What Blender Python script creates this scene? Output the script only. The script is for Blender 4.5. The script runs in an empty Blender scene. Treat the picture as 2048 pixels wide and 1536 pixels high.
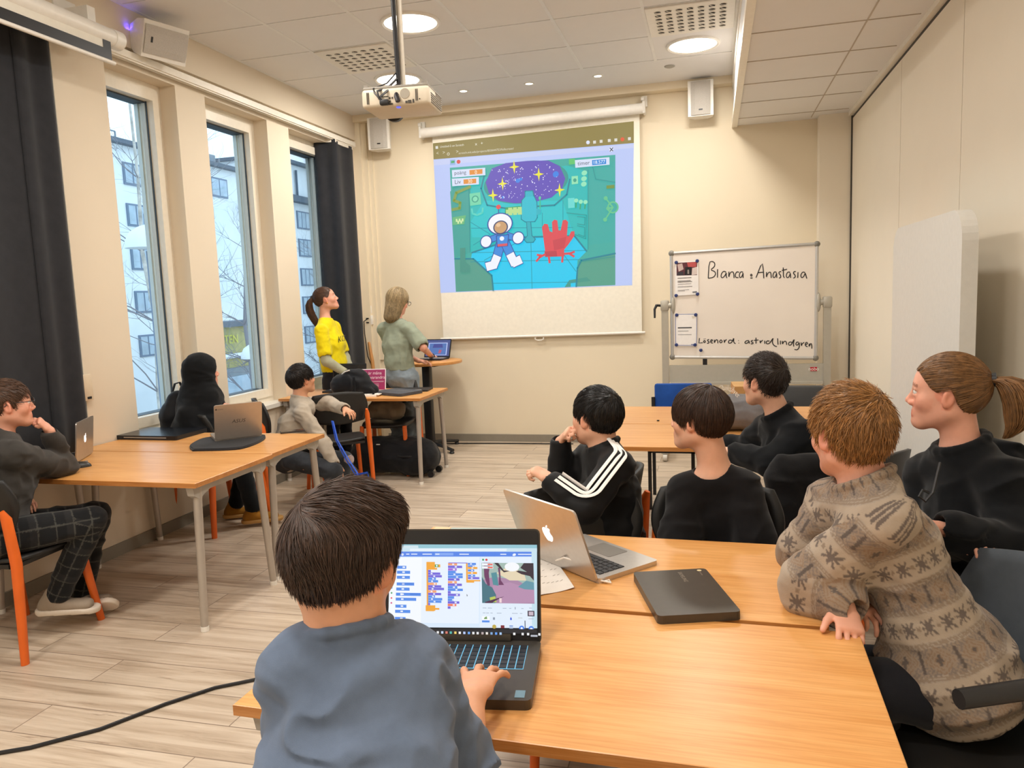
EXPOSURE=0.0; SKY=2.0; LAMPGLOW=6.0; LAMPW=29.0; SPOTW=2.0; LAMPC=(1.0,.95,.88); PICT=1.0
import bpy, bmesh, math, random
import numpy as np
from mathutils import Vector, Matrix
random.seed(7); RNG=np.random.default_rng(7)
S=bpy.context.scene; COL=S.collection
# ------------------------------------------------------------- camera
cam=bpy.data.cameras.new('camera'); co=bpy.data.objects.new('camera',cam); COL.objects.link(co)
cam.sensor_width=36; cam.lens=26.83; cam.clip_start=.05; cam.clip_end=400
def cam_matrix(loc,yaw,pitch,roll):
    f=Vector((math.sin(yaw)*math.cos(pitch),math.cos(yaw)*math.cos(pitch),math.sin(pitch)))
    r0=Vector((math.cos(yaw),-math.sin(yaw),0)); u0=r0.cross(f)
    r=math.cos(roll)*r0+math.sin(roll)*u0; u=-math.sin(roll)*r0+math.cos(roll)*u0
    return Matrix(((r.x,u.x,-f.x,loc[0]),(r.y,u.y,-f.y,loc[1]),(r.z,u.z,-f.z,loc[2]),(0,0,0,1)))
co.matrix_world=cam_matrix((0,0,1.552),-.26,-.116,-.039); S.camera=co
# ------------------------------------------------------------- light and exposure
S.view_settings.view_transform='Standard'; S.view_settings.look='None'; S.view_settings.gamma=1
S.view_settings.use_curve_mapping=False; S.view_settings.exposure=EXPOSURE
S.cycles.use_denoising=True; S.cycles.max_bounces=7; S.cycles.diffuse_bounces=4; S.cycles.glossy_bounces=3
S.cycles.transparent_max_bounces=12; S.cycles.caustics_reflective=False; S.cycles.caustics_refractive=False
S.cycles.sample_clamp_indirect=6
W=bpy.data.worlds.new('sky'); S.world=W; W.use_nodes=True
nt=W.node_tree; bg=nt.nodes['Background']
tc=nt.nodes.new('ShaderNodeTexCoord'); sx=nt.nodes.new('ShaderNodeSeparateXYZ'); cr=nt.nodes.new('ShaderNodeValToRGB')
nt.links.new(tc.outputs['Generated'],sx.inputs[0]); nt.links.new(sx.outputs['Z'],cr.inputs[0]); nt.links.new(cr.outputs[0],bg.inputs[0])
cr.color_ramp.elements[0].color=(.62,.79,.93,1); cr.color_ramp.elements[1].color=(.52,.72,.95,1)
bg.inputs[1].default_value=SKY
def area(name,loc,size,power,color,shape='DISK',rot=(0,0,0)):
    l=bpy.data.lights.new(name,'AREA'); l.shape=shape; l.size=size; l.energy=power; l.color=color
    o=bpy.data.objects.new(name,l); COL.objects.link(o); o.location=loc; o.rotation_euler=rot; return o
# ------------------------------------------------------------- helpers: materials
def srgb(h):
    h=h.lstrip('#'); c=[int(h[i:i+2],16)/255 for i in (0,2,4)]
    return tuple((x/12.92 if x<=.04045 else ((x+.055)/1.055)**2.4) for x in c)+(1,)
class NT:
    def __init__(s,name):
        s.m=bpy.data.materials.new(name); s.m.use_nodes=True; s.t=s.m.node_tree; s.b=s.t.nodes['Principled BSDF']
    def n(s,kind,**kw):
        x=s.t.nodes.new('ShaderNode'+kind)
        for k,v in kw.items(): setattr(x,k,v)
        return x
    def l(s,a,b): s.t.links.new(a,b)
    def coord(s,scale=(1,1,1),kind='Object',rot=(0,0,0)):
        t=s.n('TexCoord'); m=s.n('Mapping'); s.l(t.outputs[kind],m.inputs[0]); m.inputs['Scale'].default_value=scale; m.inputs['Rotation'].default_value=rot; return m.outputs[0]
    def noise(s,vec,scale,detail=3,rough=.5,dist=0):
        x=s.n('TexNoise'); s.l(vec,x.inputs['Vector']); x.inputs['Scale'].default_value=scale; x.inputs['Detail'].default_value=detail; x.inputs['Roughness'].default_value=rough; x.inputs['Distortion'].default_value=dist; return x.outputs['Fac']
    def ramp(s,fac,stops):
        r=s.n('ValToRGB'); s.l(fac,r.inputs[0]); e=r.color_ramp.elements
        while len(e)<len(stops): e.new(.5)
        for q,(p,c) in zip(e,stops): q.position=p; q.color=c
        return r.outputs[0]
    def mix(s,fac,a,b,mode='MIX'):
        x=s.n('Mix',data_type='RGBA',blend_type=mode)
        for sock,v in ((x.inputs[0],fac),(x.inputs[6],a),(x.inputs[7],b)):
            if isinstance(v,(int,float,tuple)): sock.default_value=v
            else: s.l(v,sock)
        return x.outputs[2]
    def bump(s,h,strength=.2,dist=.01):
        x=s.n('Bump'); s.l(h,x.inputs['Height']); x.inputs['Strength'].default_value=strength; x.inputs['Distance'].default_value=dist; s.l(x.outputs[0],s.b.inputs['Normal'])
    def base(s,c):
        if isinstance(c,tuple): s.b.inputs['Base Color'].default_value=c
        else: s.l(c,s.b.inputs['Base Color'])
    def set(s,**kw):
        for k,v in kw.items(): s.b.inputs[k].default_value=v
MATS={}
def plain(name,hexc,rough=.5,metal=0,var=.025,scale=30,bump=0,spec=.5,coat=0):
    """procedural material: a base colour with faint noise variation"""
    if name in MATS: return MATS[name]
    t=NT(name); c=srgb(hexc); v=t.coord(); f=t.noise(v,scale,3)
    d=tuple(x*(1-var) for x in c[:3])+(1,); l=tuple(min(1,x*(1+var)) for x in c[:3])+(1,)
    t.base(t.ramp(f,[(.3,d),(.7,l)])); t.set(Roughness=rough,Metallic=metal); t.b.inputs['Specular IOR Level'].default_value=spec
    if coat: t.b.inputs['Coat Weight'].default_value=coat
    if bump: t.bump(t.noise(t.coord(),scale*4,4),bump,.004)
    MATS[name]=t.m; return t.m
def cloth(name,hexc,rough=.9,weave=900,bump=.25,var=.12,attr=False):
    if name in MATS: return MATS[name]
    t=NT(name); v=t.coord(); f=t.noise(v,14,4,.6); c=srgb(hexc)
    d=tuple(x*(1-var) for x in c[:3])+(1,); l=tuple(min(1,x*(1+var)) for x in c[:3])+(1,)
    col=t.ramp(f,[(.3,d),(.7,l)])
    if attr:
        a=t.n('Attribute',attribute_name='tint'); col=t.mix(1.0,col,a.outputs['Color'],'MULTIPLY')
    t.base(col); t.set(Roughness=rough); t.b.inputs['Specular IOR Level'].default_value=.2
    t.b.inputs['Sheen Weight'].default_value=.1
    t.bump(t.noise(v,weave,2),bump,.002); MATS[name]=t.m; return t.m
def emit(name,hexc,strength=1.0,diffuse=False):
    if name in MATS: return MATS[name]
    t=NT(name); c=srgb(hexc); t.base(c if diffuse else (0.02,.02,.02,1)); t.b.inputs['Emission Color'].default_value=c; t.b.inputs['Emission Strength'].default_value=strength
    t.set(Roughness=.6); MATS[name]=t.m; return t.m
# ------------------------------------------------------------- helpers: meshes
def rotz(a): return Matrix.Rotation(a,4,'Z')
def rotx(a): return Matrix.Rotation(a,4,'X')
def roty(a): return Matrix.Rotation(a,4,'Y')
def tr(*p): return Matrix.Translation(Vector(p))
class MB:
    """collects shapes; build() links them as ONE mesh object"""
    def __init__(s,M=None): s.v=[]; s.f=[]; s.mi=[]; s.sm=[]; s.M=M or Matrix()
    def add(s,vs,fs,mi=0,smooth=False,M=None):
        T=s.M@M if M else s.M; o=len(s.v)
        s.v+= [tuple(T@Vector(p)) for p in vs]; s.f+=[tuple(i+o for i in f) for f in fs]; s.mi+=[mi]*len(fs); s.sm+=[smooth]*len(fs); return s
    def box(s,lo,hi,mi=0,M=None):
        (a,b,c),(d,e,f)=lo,hi
        return s.add([(a,b,c),(d,b,c),(d,e,c),(a,e,c),(a,b,f),(d,b,f),(d,e,f),(a,e,f)],[(0,3,2,1),(4,5,6,7),(0,1,5,4),(1,2,6,5),(2,3,7,6),(3,0,4,7)],mi,False,M)
    def cbox(s,c,sz,mi=0,M=None): return s.box([c[i]-sz[i]/2 for i in range(3)],[c[i]+sz[i]/2 for i in range(3)],mi,M)
    def rbox(s,c,sz,r=.01,seg=2,mi=0,M=None,zonly=False):
        bm=bmesh.new(); bmesh.ops.create_cube(bm,size=1)
        for v in bm.verts: v.co=Vector((c[0]+v.co.x*sz[0],c[1]+v.co.y*sz[1],c[2]+v.co.z*sz[2]))
        ed=[e for e in bm.edges if not zonly or abs(e.verts[0].co.z-e.verts[1].co.z)>1e-6]
        bmesh.ops.bevel(bm,geom=ed,offset=r,segments=seg,affect='EDGES',profile=.5)
        bm.verts.index_update(); s.add([tuple(v.co) for v in bm.verts],[tuple(v.index for v in f.verts) for f in bm.faces],mi,not zonly,M); bm.free(); return s
    def tube(s,pts,r,n=10,mi=0,M=None,caps=True,flat=1.0,up=None):
        P=[Vector(p) for p in pts]; R=r if isinstance(r,(list,tuple)) else [r]*len(P)
        vs=[];fs=[]; T=[]
        for i in range(len(P)):
            d=(P[min(i+1,len(P)-1)]-P[max(i-1,0)]); T.append(d.normalized() if d.length>1e-9 else Vector((0,0,1)))
        u=Vector(up) if up else (Vector((0,0,1)) if abs(T[0].z)<.9 else Vector((1,0,0)))
        for i,p in enumerate(P):
            u=(u-T[i]*u.dot(T[i])); u=u.normalized() if u.length>1e-6 else T[i].orthogonal().normalized(); w=T[i].cross(u)
            for k in range(n):
                a=2*math.pi*k/n; vs.append(tuple(p+w*math.cos(a)*R[i]+u*math.sin(a)*R[i]*flat))
        for i in range(len(P)-1):
            for k in range(n):
                a=i*n+k; b=i*n+(k+1)%n; fs.append((a,b,b+n,a+n))
        if caps: fs.append(tuple(range(n-1,-1,-1))); fs.append(tuple((len(P)-1)*n+k for k in range(n)))
        return s.add(vs,fs,mi,True,M)
    def lathe(s,prof,n=24,mi=0,M=None,caps=True):
        vs=[];fs=[]
        for r,z in prof:
            for k in range(n): a=2*math.pi*k/n; vs.append((r*math.cos(a),r*math.sin(a),z))
        for i in range(len(prof)-1):
            for k in range(n): a=i*n+k; b=i*n+(k+1)%n; fs.append((a,b,b+n,a+n))
        if caps: fs.append(tuple(range(n-1,-1,-1))); fs.append(tuple((len(prof)-1)*n+k for k in range(n)))
        return s.add(vs,fs,mi,True,M)
    def prism(s,poly,z0,z1,mi=0,M=None,smooth=False):
        n=len(poly); vs=[(x,y,z0) for x,y in poly]+[(x,y,z1) for x,y in poly]
        fs=[tuple(range(n-1,-1,-1)),tuple(range(n,2*n))]+[(i,(i+1)%n,n+(i+1)%n,n+i) for i in range(n)]
        return s.add(vs,fs,mi,smooth,M)
    def grid(s,fn,nu,nv,mi=0,M=None,closed=False):
        vs=[fn(i/nu,j/nv) for j in range(nv+1) for i in range(nu+1)]; w=nu+1
        return s.add(vs,[(j*w+i,j*w+i+1,(j+1)*w+i+1,(j+1)*w+i) for j in range(nv) for i in range(nu)],mi,True,M)
    def sphere(s,c,r,n=12,mi=0,M=None,sc=(1,1,1)):
        pr=[(max(1e-4,math.sin(math.pi*i/n))*r,-math.cos(math.pi*i/n)*r) for i in range(n+1)]
        T=Matrix.Translation(Vector(c))@Matrix.Diagonal((*sc,1)); return s.lathe(pr,n*2,mi,(M@T) if M else T,False)
    def build(s,name,mats,parent=None,loc=None,sharp=None):
        me=bpy.data.meshes.new(name); me.from_pydata(s.v,[],s.f)
        for m in (mats if isinstance(mats,(list,tuple)) else [mats]): me.materials.append(m)
        me.polygons.foreach_set('material_index',s.mi); me.polygons.foreach_set('use_smooth',s.sm); me.update()
        if any(s.sm):
            try: me.set_sharp_from_angle(angle=math.radians(sharp or 42))
            except Exception: pass
        o=bpy.data.objects.new(name,me); COL.objects.link(o)
        if parent is not None: o.parent=parent
        if loc is not None: o.location=loc
        return o
def rrect(w,h,r,seg=5,cx=0,cy=0):
    out=[]
    for sx,sy,a0 in ((1,1,0),(-1,1,90),(-1,-1,180),(1,-1,270)):
        for i in range(seg+1):
            a=math.radians(a0+90*i/seg); out.append((cx+sx*(w/2-r)+r*math.cos(a),cy+sy*(h/2-r)+r*math.sin(a)))
    return out
def solid(o,th,off=0):
    m=o.modifiers.new('solid','SOLIDIFY'); m.thickness=th; m.offset=off; return o
def tag(o,label,cat,group=None,kind=None):
    o['label']=label; o['category']=cat
    if group: o['group']=group
    if kind: o['kind']=kind
    return o
def thing(name,label,cat,loc=(0,0,0),rz=0,group=None):
    o=bpy.data.objects.new(name,None); COL.objects.link(o); o.location=loc; o.rotation_euler=(0,0,rz); o.empty_display_size=.05
    return tag(o,label,cat,group)
def struct(name,mb,mats,parent=None):
    o=mb.build(name,mats,parent)
    if parent is None: o['kind']='structure'
    return o
KIDS={}
def dup(root,loc,rz,label,group=None):
    r=root.copy(); COL.objects.link(r); r.location=loc; r.rotation_euler=(0,0,rz); r['label']=label
    if group: r['group']=group
    def rec(a,b):
        for ch in [c for c in bpy.data.objects if c.parent==a]:
            k=ch.copy(); COL.objects.link(k); k.parent=b; rec(ch,k)
    rec(root,r); return r
def text_mesh(txt,size,align='LEFT',extr=0,shear=0):
    """built-in font text as vertices and faces in the xy plane"""
    cu=bpy.data.curves.new('t','FONT'); cu.body=txt; cu.size=size; cu.align_x=align; cu.extrude=extr; cu.shear=shear; cu.resolution_u=3
    ob=bpy.data.objects.new('t',cu); COL.objects.link(ob); dg=bpy.context.evaluated_depsgraph_get()
    me=ob.evaluated_get(dg).to_mesh(); vs=[tuple(v.co) for v in me.vertices]; fs=[tuple(p.vertices) for p in me.polygons]
    bpy.data.objects.remove(ob); bpy.data.curves.remove(cu); return vs,fs
# ============================================================= room
def wall_mat(name,hexc):
    t=NT(name); v=t.coord(); c=srgb(hexc); n=t.noise(v,3,4,.6)
    t.base(t.ramp(n,[(.35,tuple(x*.985 for x in c[:3])+(1,)),(.65,c)])); t.set(Roughness=.75); t.b.inputs['Specular IOR Level'].default_value=.3
    t.bump(t.noise(v,260,3),.12,.002); return t.m
M_WALL=wall_mat('cream_wall_paint','#EADDC4'); M_WALLW=wall_mat('window_wall_paint','#E4D6C0')
M_PART=wall_mat('partition_laminate','#F0E6D4')
M_CEIL=wall_mat('ceiling_tile_white','#E9E7E6')
M_TRIM=plain('white_lacquer_trim','#EFE8DA',.4)
M_BASE=plain('grey_baseboard','#8C8578',.6)
M_DARKGAP=plain('dark_gap','#4A453E',.8)
def floor_mat():
    t=NT('oak_laminate'); v=t.coord()
    br=t.n('TexBrick'); t.l(v,br.inputs['Vector']); br.offset=.37; br.inputs['Scale'].default_value=1; br.inputs['Mortar Size'].default_value=.0025
    br.inputs['Brick Width'].default_value=1.28; br.inputs['Row Height'].default_value=.192
    br.inputs['Color1'].default_value=(0,0,0,1); br.inputs['Color2'].default_value=(1,1,1,1); br.inputs['Mortar'].default_value=(.5,.5,.5,1)
    # per plank shift of the grain
    mp=t.n('Mapping'); mp.inputs['Scale'].default_value=(1.1,16,1); ad=t.n('VectorMath',operation='ADD'); sc=t.n('VectorMath',operation='SCALE'); sc.inputs['Scale'].default_value=7
    t.l(br.outputs['Color'],sc.inputs[0]); t.l(v,ad.inputs[0]); t.l(sc.outputs[0],ad.inputs[1]); t.l(ad.outputs[0],mp.inputs[0])
    g=t.noise(mp.outputs[0],1.6,7,.62,.6); col=t.ramp(g,[(.25,srgb('#9C8974')),(.42,srgb('#C1AE99')),(.55,srgb('#D1C0AC')),(.75,srgb('#DECFBD'))])
    mp2=t.n('Mapping'); mp2.inputs['Scale'].default_value=(.8,9,1); t.l(ad.outputs[0],mp2.inputs[0])
    k=t.noise(mp2.outputs[0],1.3,5,.7,1.5); kk=t.ramp(k,[(.62,(0,0,0,1)),(.72,(1,1,1,1))])
    col=t.mix(kk,col,srgb('#95806C'))
    tone=t.ramp(br.outputs['Color'],[(0,(.86,.85,.84,1)),(1,(1.0,.99,.97,1))]); col=t.mix(1.0,col,tone,'MULTIPLY')
    col=t.mix(br.outputs['Fac'],col,srgb('#8A7868')); t.base(col); t.set(Roughness=.42)
    t.bump(g,.12,.003); return t.m
M_FLOOR=floor_mat()
XL,XR,YB,YF,ZC=-3.68,1.22,7.75,-3.0,3.496
struct('floor',MB().box((XL-.3,YF,-.1),(XR+1.0,YB,0)),M_FLOOR)
# ceiling: tiles on a white grid, plaster strip near the far wall
def ceil_tiles():
    t=MB(); g=MB(); x0,y0,p=-1.728,4.978,.636
    xs=[x0+p*i for i in range(-3,4)]; ys=[y0+p*j for j in range(-13,4)]
    for i in range(len(xs)-1):
        for j in range(len(ys)-1):
            t.box((xs[i]+.011,ys[j]+.011,ZC-.006),(xs[i+1]-.011,ys[j+1]-.011,ZC+.01))
    for x in xs: g.box((x-.012,ys[0],ZC-.009),(x+.012,ys[-1],ZC+.012))
    for y in ys: g.box((xs[0],y-.006,ZC-.0085),(xs[-1],y+.006,ZC+.012))
    return t,g,xs,ys
t,g,xs,ys=ceil_tiles()
t.box((XL-.1,YF,ZC+.002),(XR+.6,YB,ZC+.1))
t.box((XL-.1,YF,ZC-.006),(xs[0],YB,ZC+.01)); t.box((xs[-1],YF,ZC-.006),(.5,YB,ZC+.01)); t.box((xs[0],ys[-1],ZC-.006),(xs[-1],YB,ZC+.01))
struct('ceiling',t,M_CEIL); struct('trim_1',g,plain('grid_white','#E9E8E6',.4))
# cornice and soffit
struct('trim_2',MB().box((XL,7.62,ZC-.075),(.2,YB,ZC-.006)),M_WALL)
sf=MB(); sf.box((.2,YF,3.055),(XR+.5,YB,ZC-.01))
struct('ceiling_soffit',sf,M_CEIL)
sg=MB(); 
for j in range(-11,5): y=5.02+.6*j; sg.box((.225,y-.004,3.051),(XR-.06,y+.004,3.058))
sg.box((.875,YF,3.0515),(.883,YB-.1,3.058)); struct('trim_3',sg,plain('soffit_joint','#B9AEA0',.7))
st=MB(); st.box((.185,YF,3.04),(.235,YB,3.10)); st.box((.19,YF,3.40),(.205,YB,3.49)); struct('trim_4',st,M_TRIM)
# back wall and pillar
struct('wall_back',MB().box((XL-.3,YB,0),(XR+.6,YB+.15,ZC+.1)),M_WALL)
struct('wall_rear',MB().box((XL-.3,YF-.15,0),(XR+1.0,YF,ZC+.1)),M_WALL)
struct('trim_5',MB().box((.944,7.60,0),(XR,YB,3.055)),M_PART)
tk=MB(); tk.box((XL,7.66,0),(-3.60,YB,ZC-.01)); tk.box((-3.60,7.70,0),(-3.545,YB,3.44)); tk.box((-3.545,7.725,.9),(-3.50,YB,3.42)); struct('trim_6',tk,M_WALL)
# right folding partition
pw=MB(); pw.box((XR+.04,YF,0),(XR+.12,YB,3.05))
edges=[YF,-1.6,-.4,.8,2.0,3.2,4.43,5.75,7.60]
for a,b in zip(edges[:-1],edges[1:]): pw.box((XR,a+.004,.02),(XR+.06,b-.004,3.0))
struct('wall_right',pw,M_PART)
struct('trim_7',MB().box((XR-.035,YF,3.022),(XR+.1,YB-.15,3.055)),M_TRIM)
struct('trim_8',MB().box((XR+.002,YF,2.995),(XR+.1,YB-.15,3.024)).box((XR-.012,7.585,0),(XR+.02,7.602,3.03)),M_DARKGAP)
# left wall with windows
WINS=[(3.02,3.78),(4.19,4.85),(5.18,6.01),(6.36,7.22)]
SILL,HEAD=.70,3.12
lw=MB(); solid_y=[YF]+[v for w in [(-2.2,-1.4),(-1.0,-.2),(.2,1.0),(1.6,2.5)]+WINS for v in w]+[YB]
for a,b in zip(solid_y[0::2],solid_y[1::2]): lw.box((XL-.27,a,SILL),(XL,b,HEAD))
lw.box((XL-.27,YF,0),(XL,YB,SILL)); lw.box((XL-.27,YF,HEAD),(XL,YB,ZC+.1)); struct('wall_left',lw,M_WALLW)
struct('trim_9',MB().box((XL,YF,3.24),(XL+.03,YB-.09,ZC-.006)),M_WALLW)
struct('baseboard_left',MB().box((XL,YF,0),(XL+.014,YB-.09,.078)),M_BASE)
struct('baseboard_back',MB().box((-3.5,YB-.014,0),(.944,YB,.078)).box((.93,7.588,0),(XR-.01,7.602,.078)),M_BASE)
struct('baseboard_right',MB().box((XR-.006,YF,0),(XR+.002,7.58,.05)),M_BASE)
M_FRAME=plain('window_frame_white','#EDE4D2',.35); M_ALU=plain('dark_gasket','#3A4650',.5); M_STRIP=plain('pale_outer_frame','#D3DAD6',.5)
def glass_mat():
    t=NT('window_glass'); tr_=t.n('BsdfTransparent'); gl=t.n('BsdfGlossy'); gl.inputs['Roughness'].default_value=.0; mx=t.n('MixShader'); lw=t.n('LayerWeight'); lw.inputs[0].default_value=.12
    tr_.inputs[0].default_value=(.96,.985,.99,1); t.l(lw.outputs['Fresnel'],mx.inputs[0]); t.l(tr_.outputs[0],mx.inputs[1]); t.l(gl.outputs[0],mx.inputs[2])
    t.l(mx.outputs[0],t.t.nodes['Material Output'].inputs[0]); return t.m
M_GLASS=glass_mat()
def window(n,a,b):
    f=MB(); x0,x1=XL-.24,XL-.13; w=.075
    f.box((x0,a,SILL),(x1,a+w,HEAD)); f.box((x0,b-w,SILL),(x1,b,HEAD)); f.box((x0,a+w,SILL),(x1,b-w,SILL+.09)); f.box((x0,a+w,HEAD-.09),(x1,b-w,HEAD))
    s0=x1+.012; f.box((x0,a+.035,SILL+.045),(s0,a+w+.02,HEAD-.045)); f.box((x0,b-w-.02,SILL+.045),(s0,b-.035,HEAD-.045)); f.box((x0,a+w+.02,SILL+.045),(s0,b-w-.02,SILL+.115)); f.box((x0,a+w+.02,HEAD-.115),(s0,b-w-.02,HEAD-.045))
    f.box((XL-.28,a-.005,SILL),(x0,a+.03,HEAD),2); f.box((XL-.28,b-.03,SILL),(x0,b+.005,HEAD),2); f.box((XL-.30,a,SILL-.02),(x0,b,SILL+.02),2)
    f.box((x0-.03,a+w+.012,SILL+.1),(x0,a+w+.03,HEAD-.1),2); f.box((x0-.03,b-w-.03,SILL+.1),(x0,b-w-.018,HEAD-.1),2); f.box((x0+.062,b-w-.027,SILL+.11),(x0+.072,b-w-.019,HEAD-.11),1); f.box((x0-.04,a+w,SILL+.108),(x0+.06,b-w,SILL+.118),1); f.box((x0-.04,a+w,HEAD-.125),(x0+.06,b-w,HEAD-.113),1); f.box((x0+.03,b-w-.03,SILL+.11),(x0+.06,b-w-.017,HEAD-.11),2)
    o=struct('window_%d'%n,f,[M_FRAME,M_ALU,M_STRIP])
    MB().box((x0+.02,a+w+.01,SILL+.1),(x0+.026,b-w-.01,HEAD-.1)).build('window_glass',M_GLASS,o)
    hd=MB(); hd.box((s0,a+.03,1.05),(s0+.012,a+.06,1.13)); hd.box((s0+.012,a+.038,1.02),(s0+.03,a+.052,1.10)); hd.build('window_handle',M_FRAME,o)
    MB().box((XL-.13,a-.0,SILL-.03),(XL+.035,b+.0,SILL+.004)).build('window_sill',plain('sill_stone','#E6E1D6',.35),o)
for n,(a,b) in enumerate(WINS): window(n+1,a,b)
for n,(a,b) in enumerate([(1.6,2.5),(.2,1.0),(-1.0,-.2),(-2.2,-1.4)]): window(n+5,a,b)
# ============================================================= fixtures on ceiling and walls
M_WPL=plain('white_plastic','#ECE8E0',.4); M_GPL=plain('grey_plastic','#9A968E',.5); M_BLK=plain('black_plastic','#17171A',.45); M_STEEL=plain('brushed_steel','#A9A7A2',.35,.85)
M_LAMP=emit('lamp_diffuser_light','#FFF6E6',LAMPGLOW); M_SPOT=emit('spot_lamp_light','#FFF4E0',LAMPGLOW)
def downlight(x,y,label,power=LAMPW):
    t=thing('ceiling_lamp',label,'lamp',(x,y,ZC-.006),0,'round ceiling lamps')
    MB().lathe([(.185,0),(.212,0),(.212,-.012),(.2,-.018),(.186,-.012)],40,caps=False).build('lamp_ring',M_WPL,t)
    MB().lathe([(.0005,-.012),(.1,-.012),(.186,-.009)],40,caps=False).build('diffuser',M_LAMP,t)
    a=area('lamp_light',(0,0,-.03),.36,power,LAMPC); a.parent=t
    return t
downlight(-2.046,5.296,'large round glowing ceiling lamp directly above the ceiling projector')
downlight(-2.682,6.568,'round glowing ceiling lamp next to the vent near the window corner')
downlight(-.138,6.568,'round glowing ceiling lamp beside the lowered soffit on the right')
for x,y in ((-.138,3.39),(-2.046,2.75),(-.774,.85),(-2.682,.85),(-.774,-1.06),(-2.682,-1.06)):  # unseen lamps outside the view, added for the light they give the room
    downlight(x,y,'unseen round ceiling lamp added to light the room',LAMPW)
def vent(x,y,label):
    t=thing('air_vent',label,'vent',(x,y,ZC-.006),0,'ceiling air vents')
    MB().rbox((0,0,-.006),(.615,.615,.014),.004,1).build('vent_plate',M_WPL,t)
    b=MB()
    for i in range(7):
        for j in range(7):
            M=tr(-.222+.074*i,-.222+.074*j,-.013); b.lathe([(.0005,-.001),(.022,-.001)],12,1,M,False); b.lathe([(.022,0),(.027,-.003),(.028,0)],12,0,M,False)
            c=M@rotz(.5*((i+j)%2)+.3)@rotx(.5); b.lathe([(.0005,-.006),(.019,-.004),(.0205,0)],10,0,c@tr(0,.008,0),False)
    b.build('vent_nozzles',[M_WPL,plain('vent_dark','#2B2926',.8)],t)
vent(-2.682,5.932,'square perforated ceiling vent left of the projector pole')
vent(-.138,5.932,'square perforated ceiling vent beside the lowered soffit')
for k,(x,lab) in enumerate(((-2.27,'leftmost of the three small ceiling spotlights'),(-1.63,'middle one of the three small ceiling spotlights'),(-.99,'rightmost of the three small ceiling spotlights'))):
    t=thing('spotlight',lab,'lamp',(x,7.165,ZC-.006),0,'small ceiling spotlights')
    MB().lathe([(.034,0),(.05,0),(.048,-.006),(.035,-.005)],24,caps=False).build('lamp_ring',M_WPL,t); MB().lathe([(.0005,-.003),(.034,-.003)],24,caps=False).build('bulb',M_SPOT,t)
    a=area('lamp_light',(0,0,-.02),.06,SPOTW,LAMPC); a.parent=t
tag(MB().lathe([(.0005,-.012),(.03,-.012),(.045,-.006),(.047,0)],24,caps=False).build('ceiling_sensor',M_GPL,None,(-.35,7.11,ZC-.006)),'small dark round sensor in the ceiling before the right lamp','sensor')
# ------------------------------------------------------------- projector
pj=Vector((-1.414,3.507,2.476)); t=thing('projector','white ceiling projector with grilles and cables hanging above the tables','projector',tuple(pj),.10); t.scale=(.86,.86,.86)
M_PROJ=plain('projector_shell','#D9CDB8',.45)
MB().rbox((0,.0,0),(.375,.29,.098),.018,3).build('body',M_PROJ,t)
MB().rbox((0,.0,.052),(.36,.275,.018),.006,2).cbox((-.165,-.12,.064),(.02,.02,.018)).cbox((.165,-.12,.064),(.02,.02,.018)).build('top_cover',plain('projector_grey','#8E877C',.5),t)
r=MB(); r.lathe([(.0005,.002),(.026,.002),(.028,-.003)],20,0,tr(.055,-.1455,.012)@rotx(math.pi/2),False); r.build('round_cover',plain('projector_ring','#A79E8F',.5),t); r=MB()
for x in (-.155,-.147,.115,.123): r.cbox((x,-.146,0),(.004,.004,.06),0)
for x,z,w,h in ((-.03,-.006,.01,.01),(-.03,-.024,.012,.012),(-.015,-.006,.008,.008),(.062,-.033,.012,.012),(.08,-.032,.018,.016),(.1,-.03,.009,.018),(-.025,-.037,.024,.008),(.135,-.022,.006,.006),(-.06,.004,.05,.003)): r.cbox((x,-.1455,z),(w,.004,h),0)
r.build('connector_panel',M_DARKGAP,t)
r=MB()
for j in range(9):
    for i in range(7):
        if not(j<4 and i>4): r.cbox((.1885,-.10+.026*j,-.032+.0115*i),(.003,.018,.006))
r.build('side_grille',plain('projector_grille','#6B6459',.6),t)
MB().lathe([(.0005,-.004),(.012,-.003),(.013,0)],12,0,tr(.01,-.12,-.05),False).build('power_light',emit('blue_indicator','#5A62FF',1.5),t)
MB().lathe([(.06,0),(.06,.03),(.05,.05)],24,0,tr(-.1,.145,0)@rotx(-math.pi/2)).build('lens',M_BLK,t)
h=(ZC-pj.z)/.86
MB().tube([(.0,.02,.05),(.0,.02,h)],.016,10).lathe([(.05,h-.02),(.05,h)],20,0,tr(0,.02,0)).box((-.04,-.02,.055),(.04,.06,.075)).build('mount_pole',plain('pole_white','#CFC6B6',.4),t)
c=MB(); c.tube([(-.02,-.005,h-.02),(-.026,-.01,h*.6),(-.018,-.012,.25),(-.012,-.02,.1),(.002,-.1,.04),(.01,-.155,.0),(.02,-.16,-.03)],.013,8)
c.tube([(-.015,-.02,.13),(-.05,-.1,.06),(-.09,-.165,.03),(-.08,-.17,-.01),(-.06,-.165,-.025)],.006,6); c.tube([(-.01,-.02,.1),(-.04,-.15,.03),(-.075,-.175,-.005),(-.055,-.165,-.03)],.006,6); c.tube([(-.02,-.02,.16),(-.06,-.08,.09),(-.12,-.14,.05),(-.105,-.165,.02),(-.07,-.172,-.02)],.004,6)
c.rbox((-.055,-.16,-.03),(.05,.03,.03),.008,2); c.build('cables',M_BLK,t)
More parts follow.
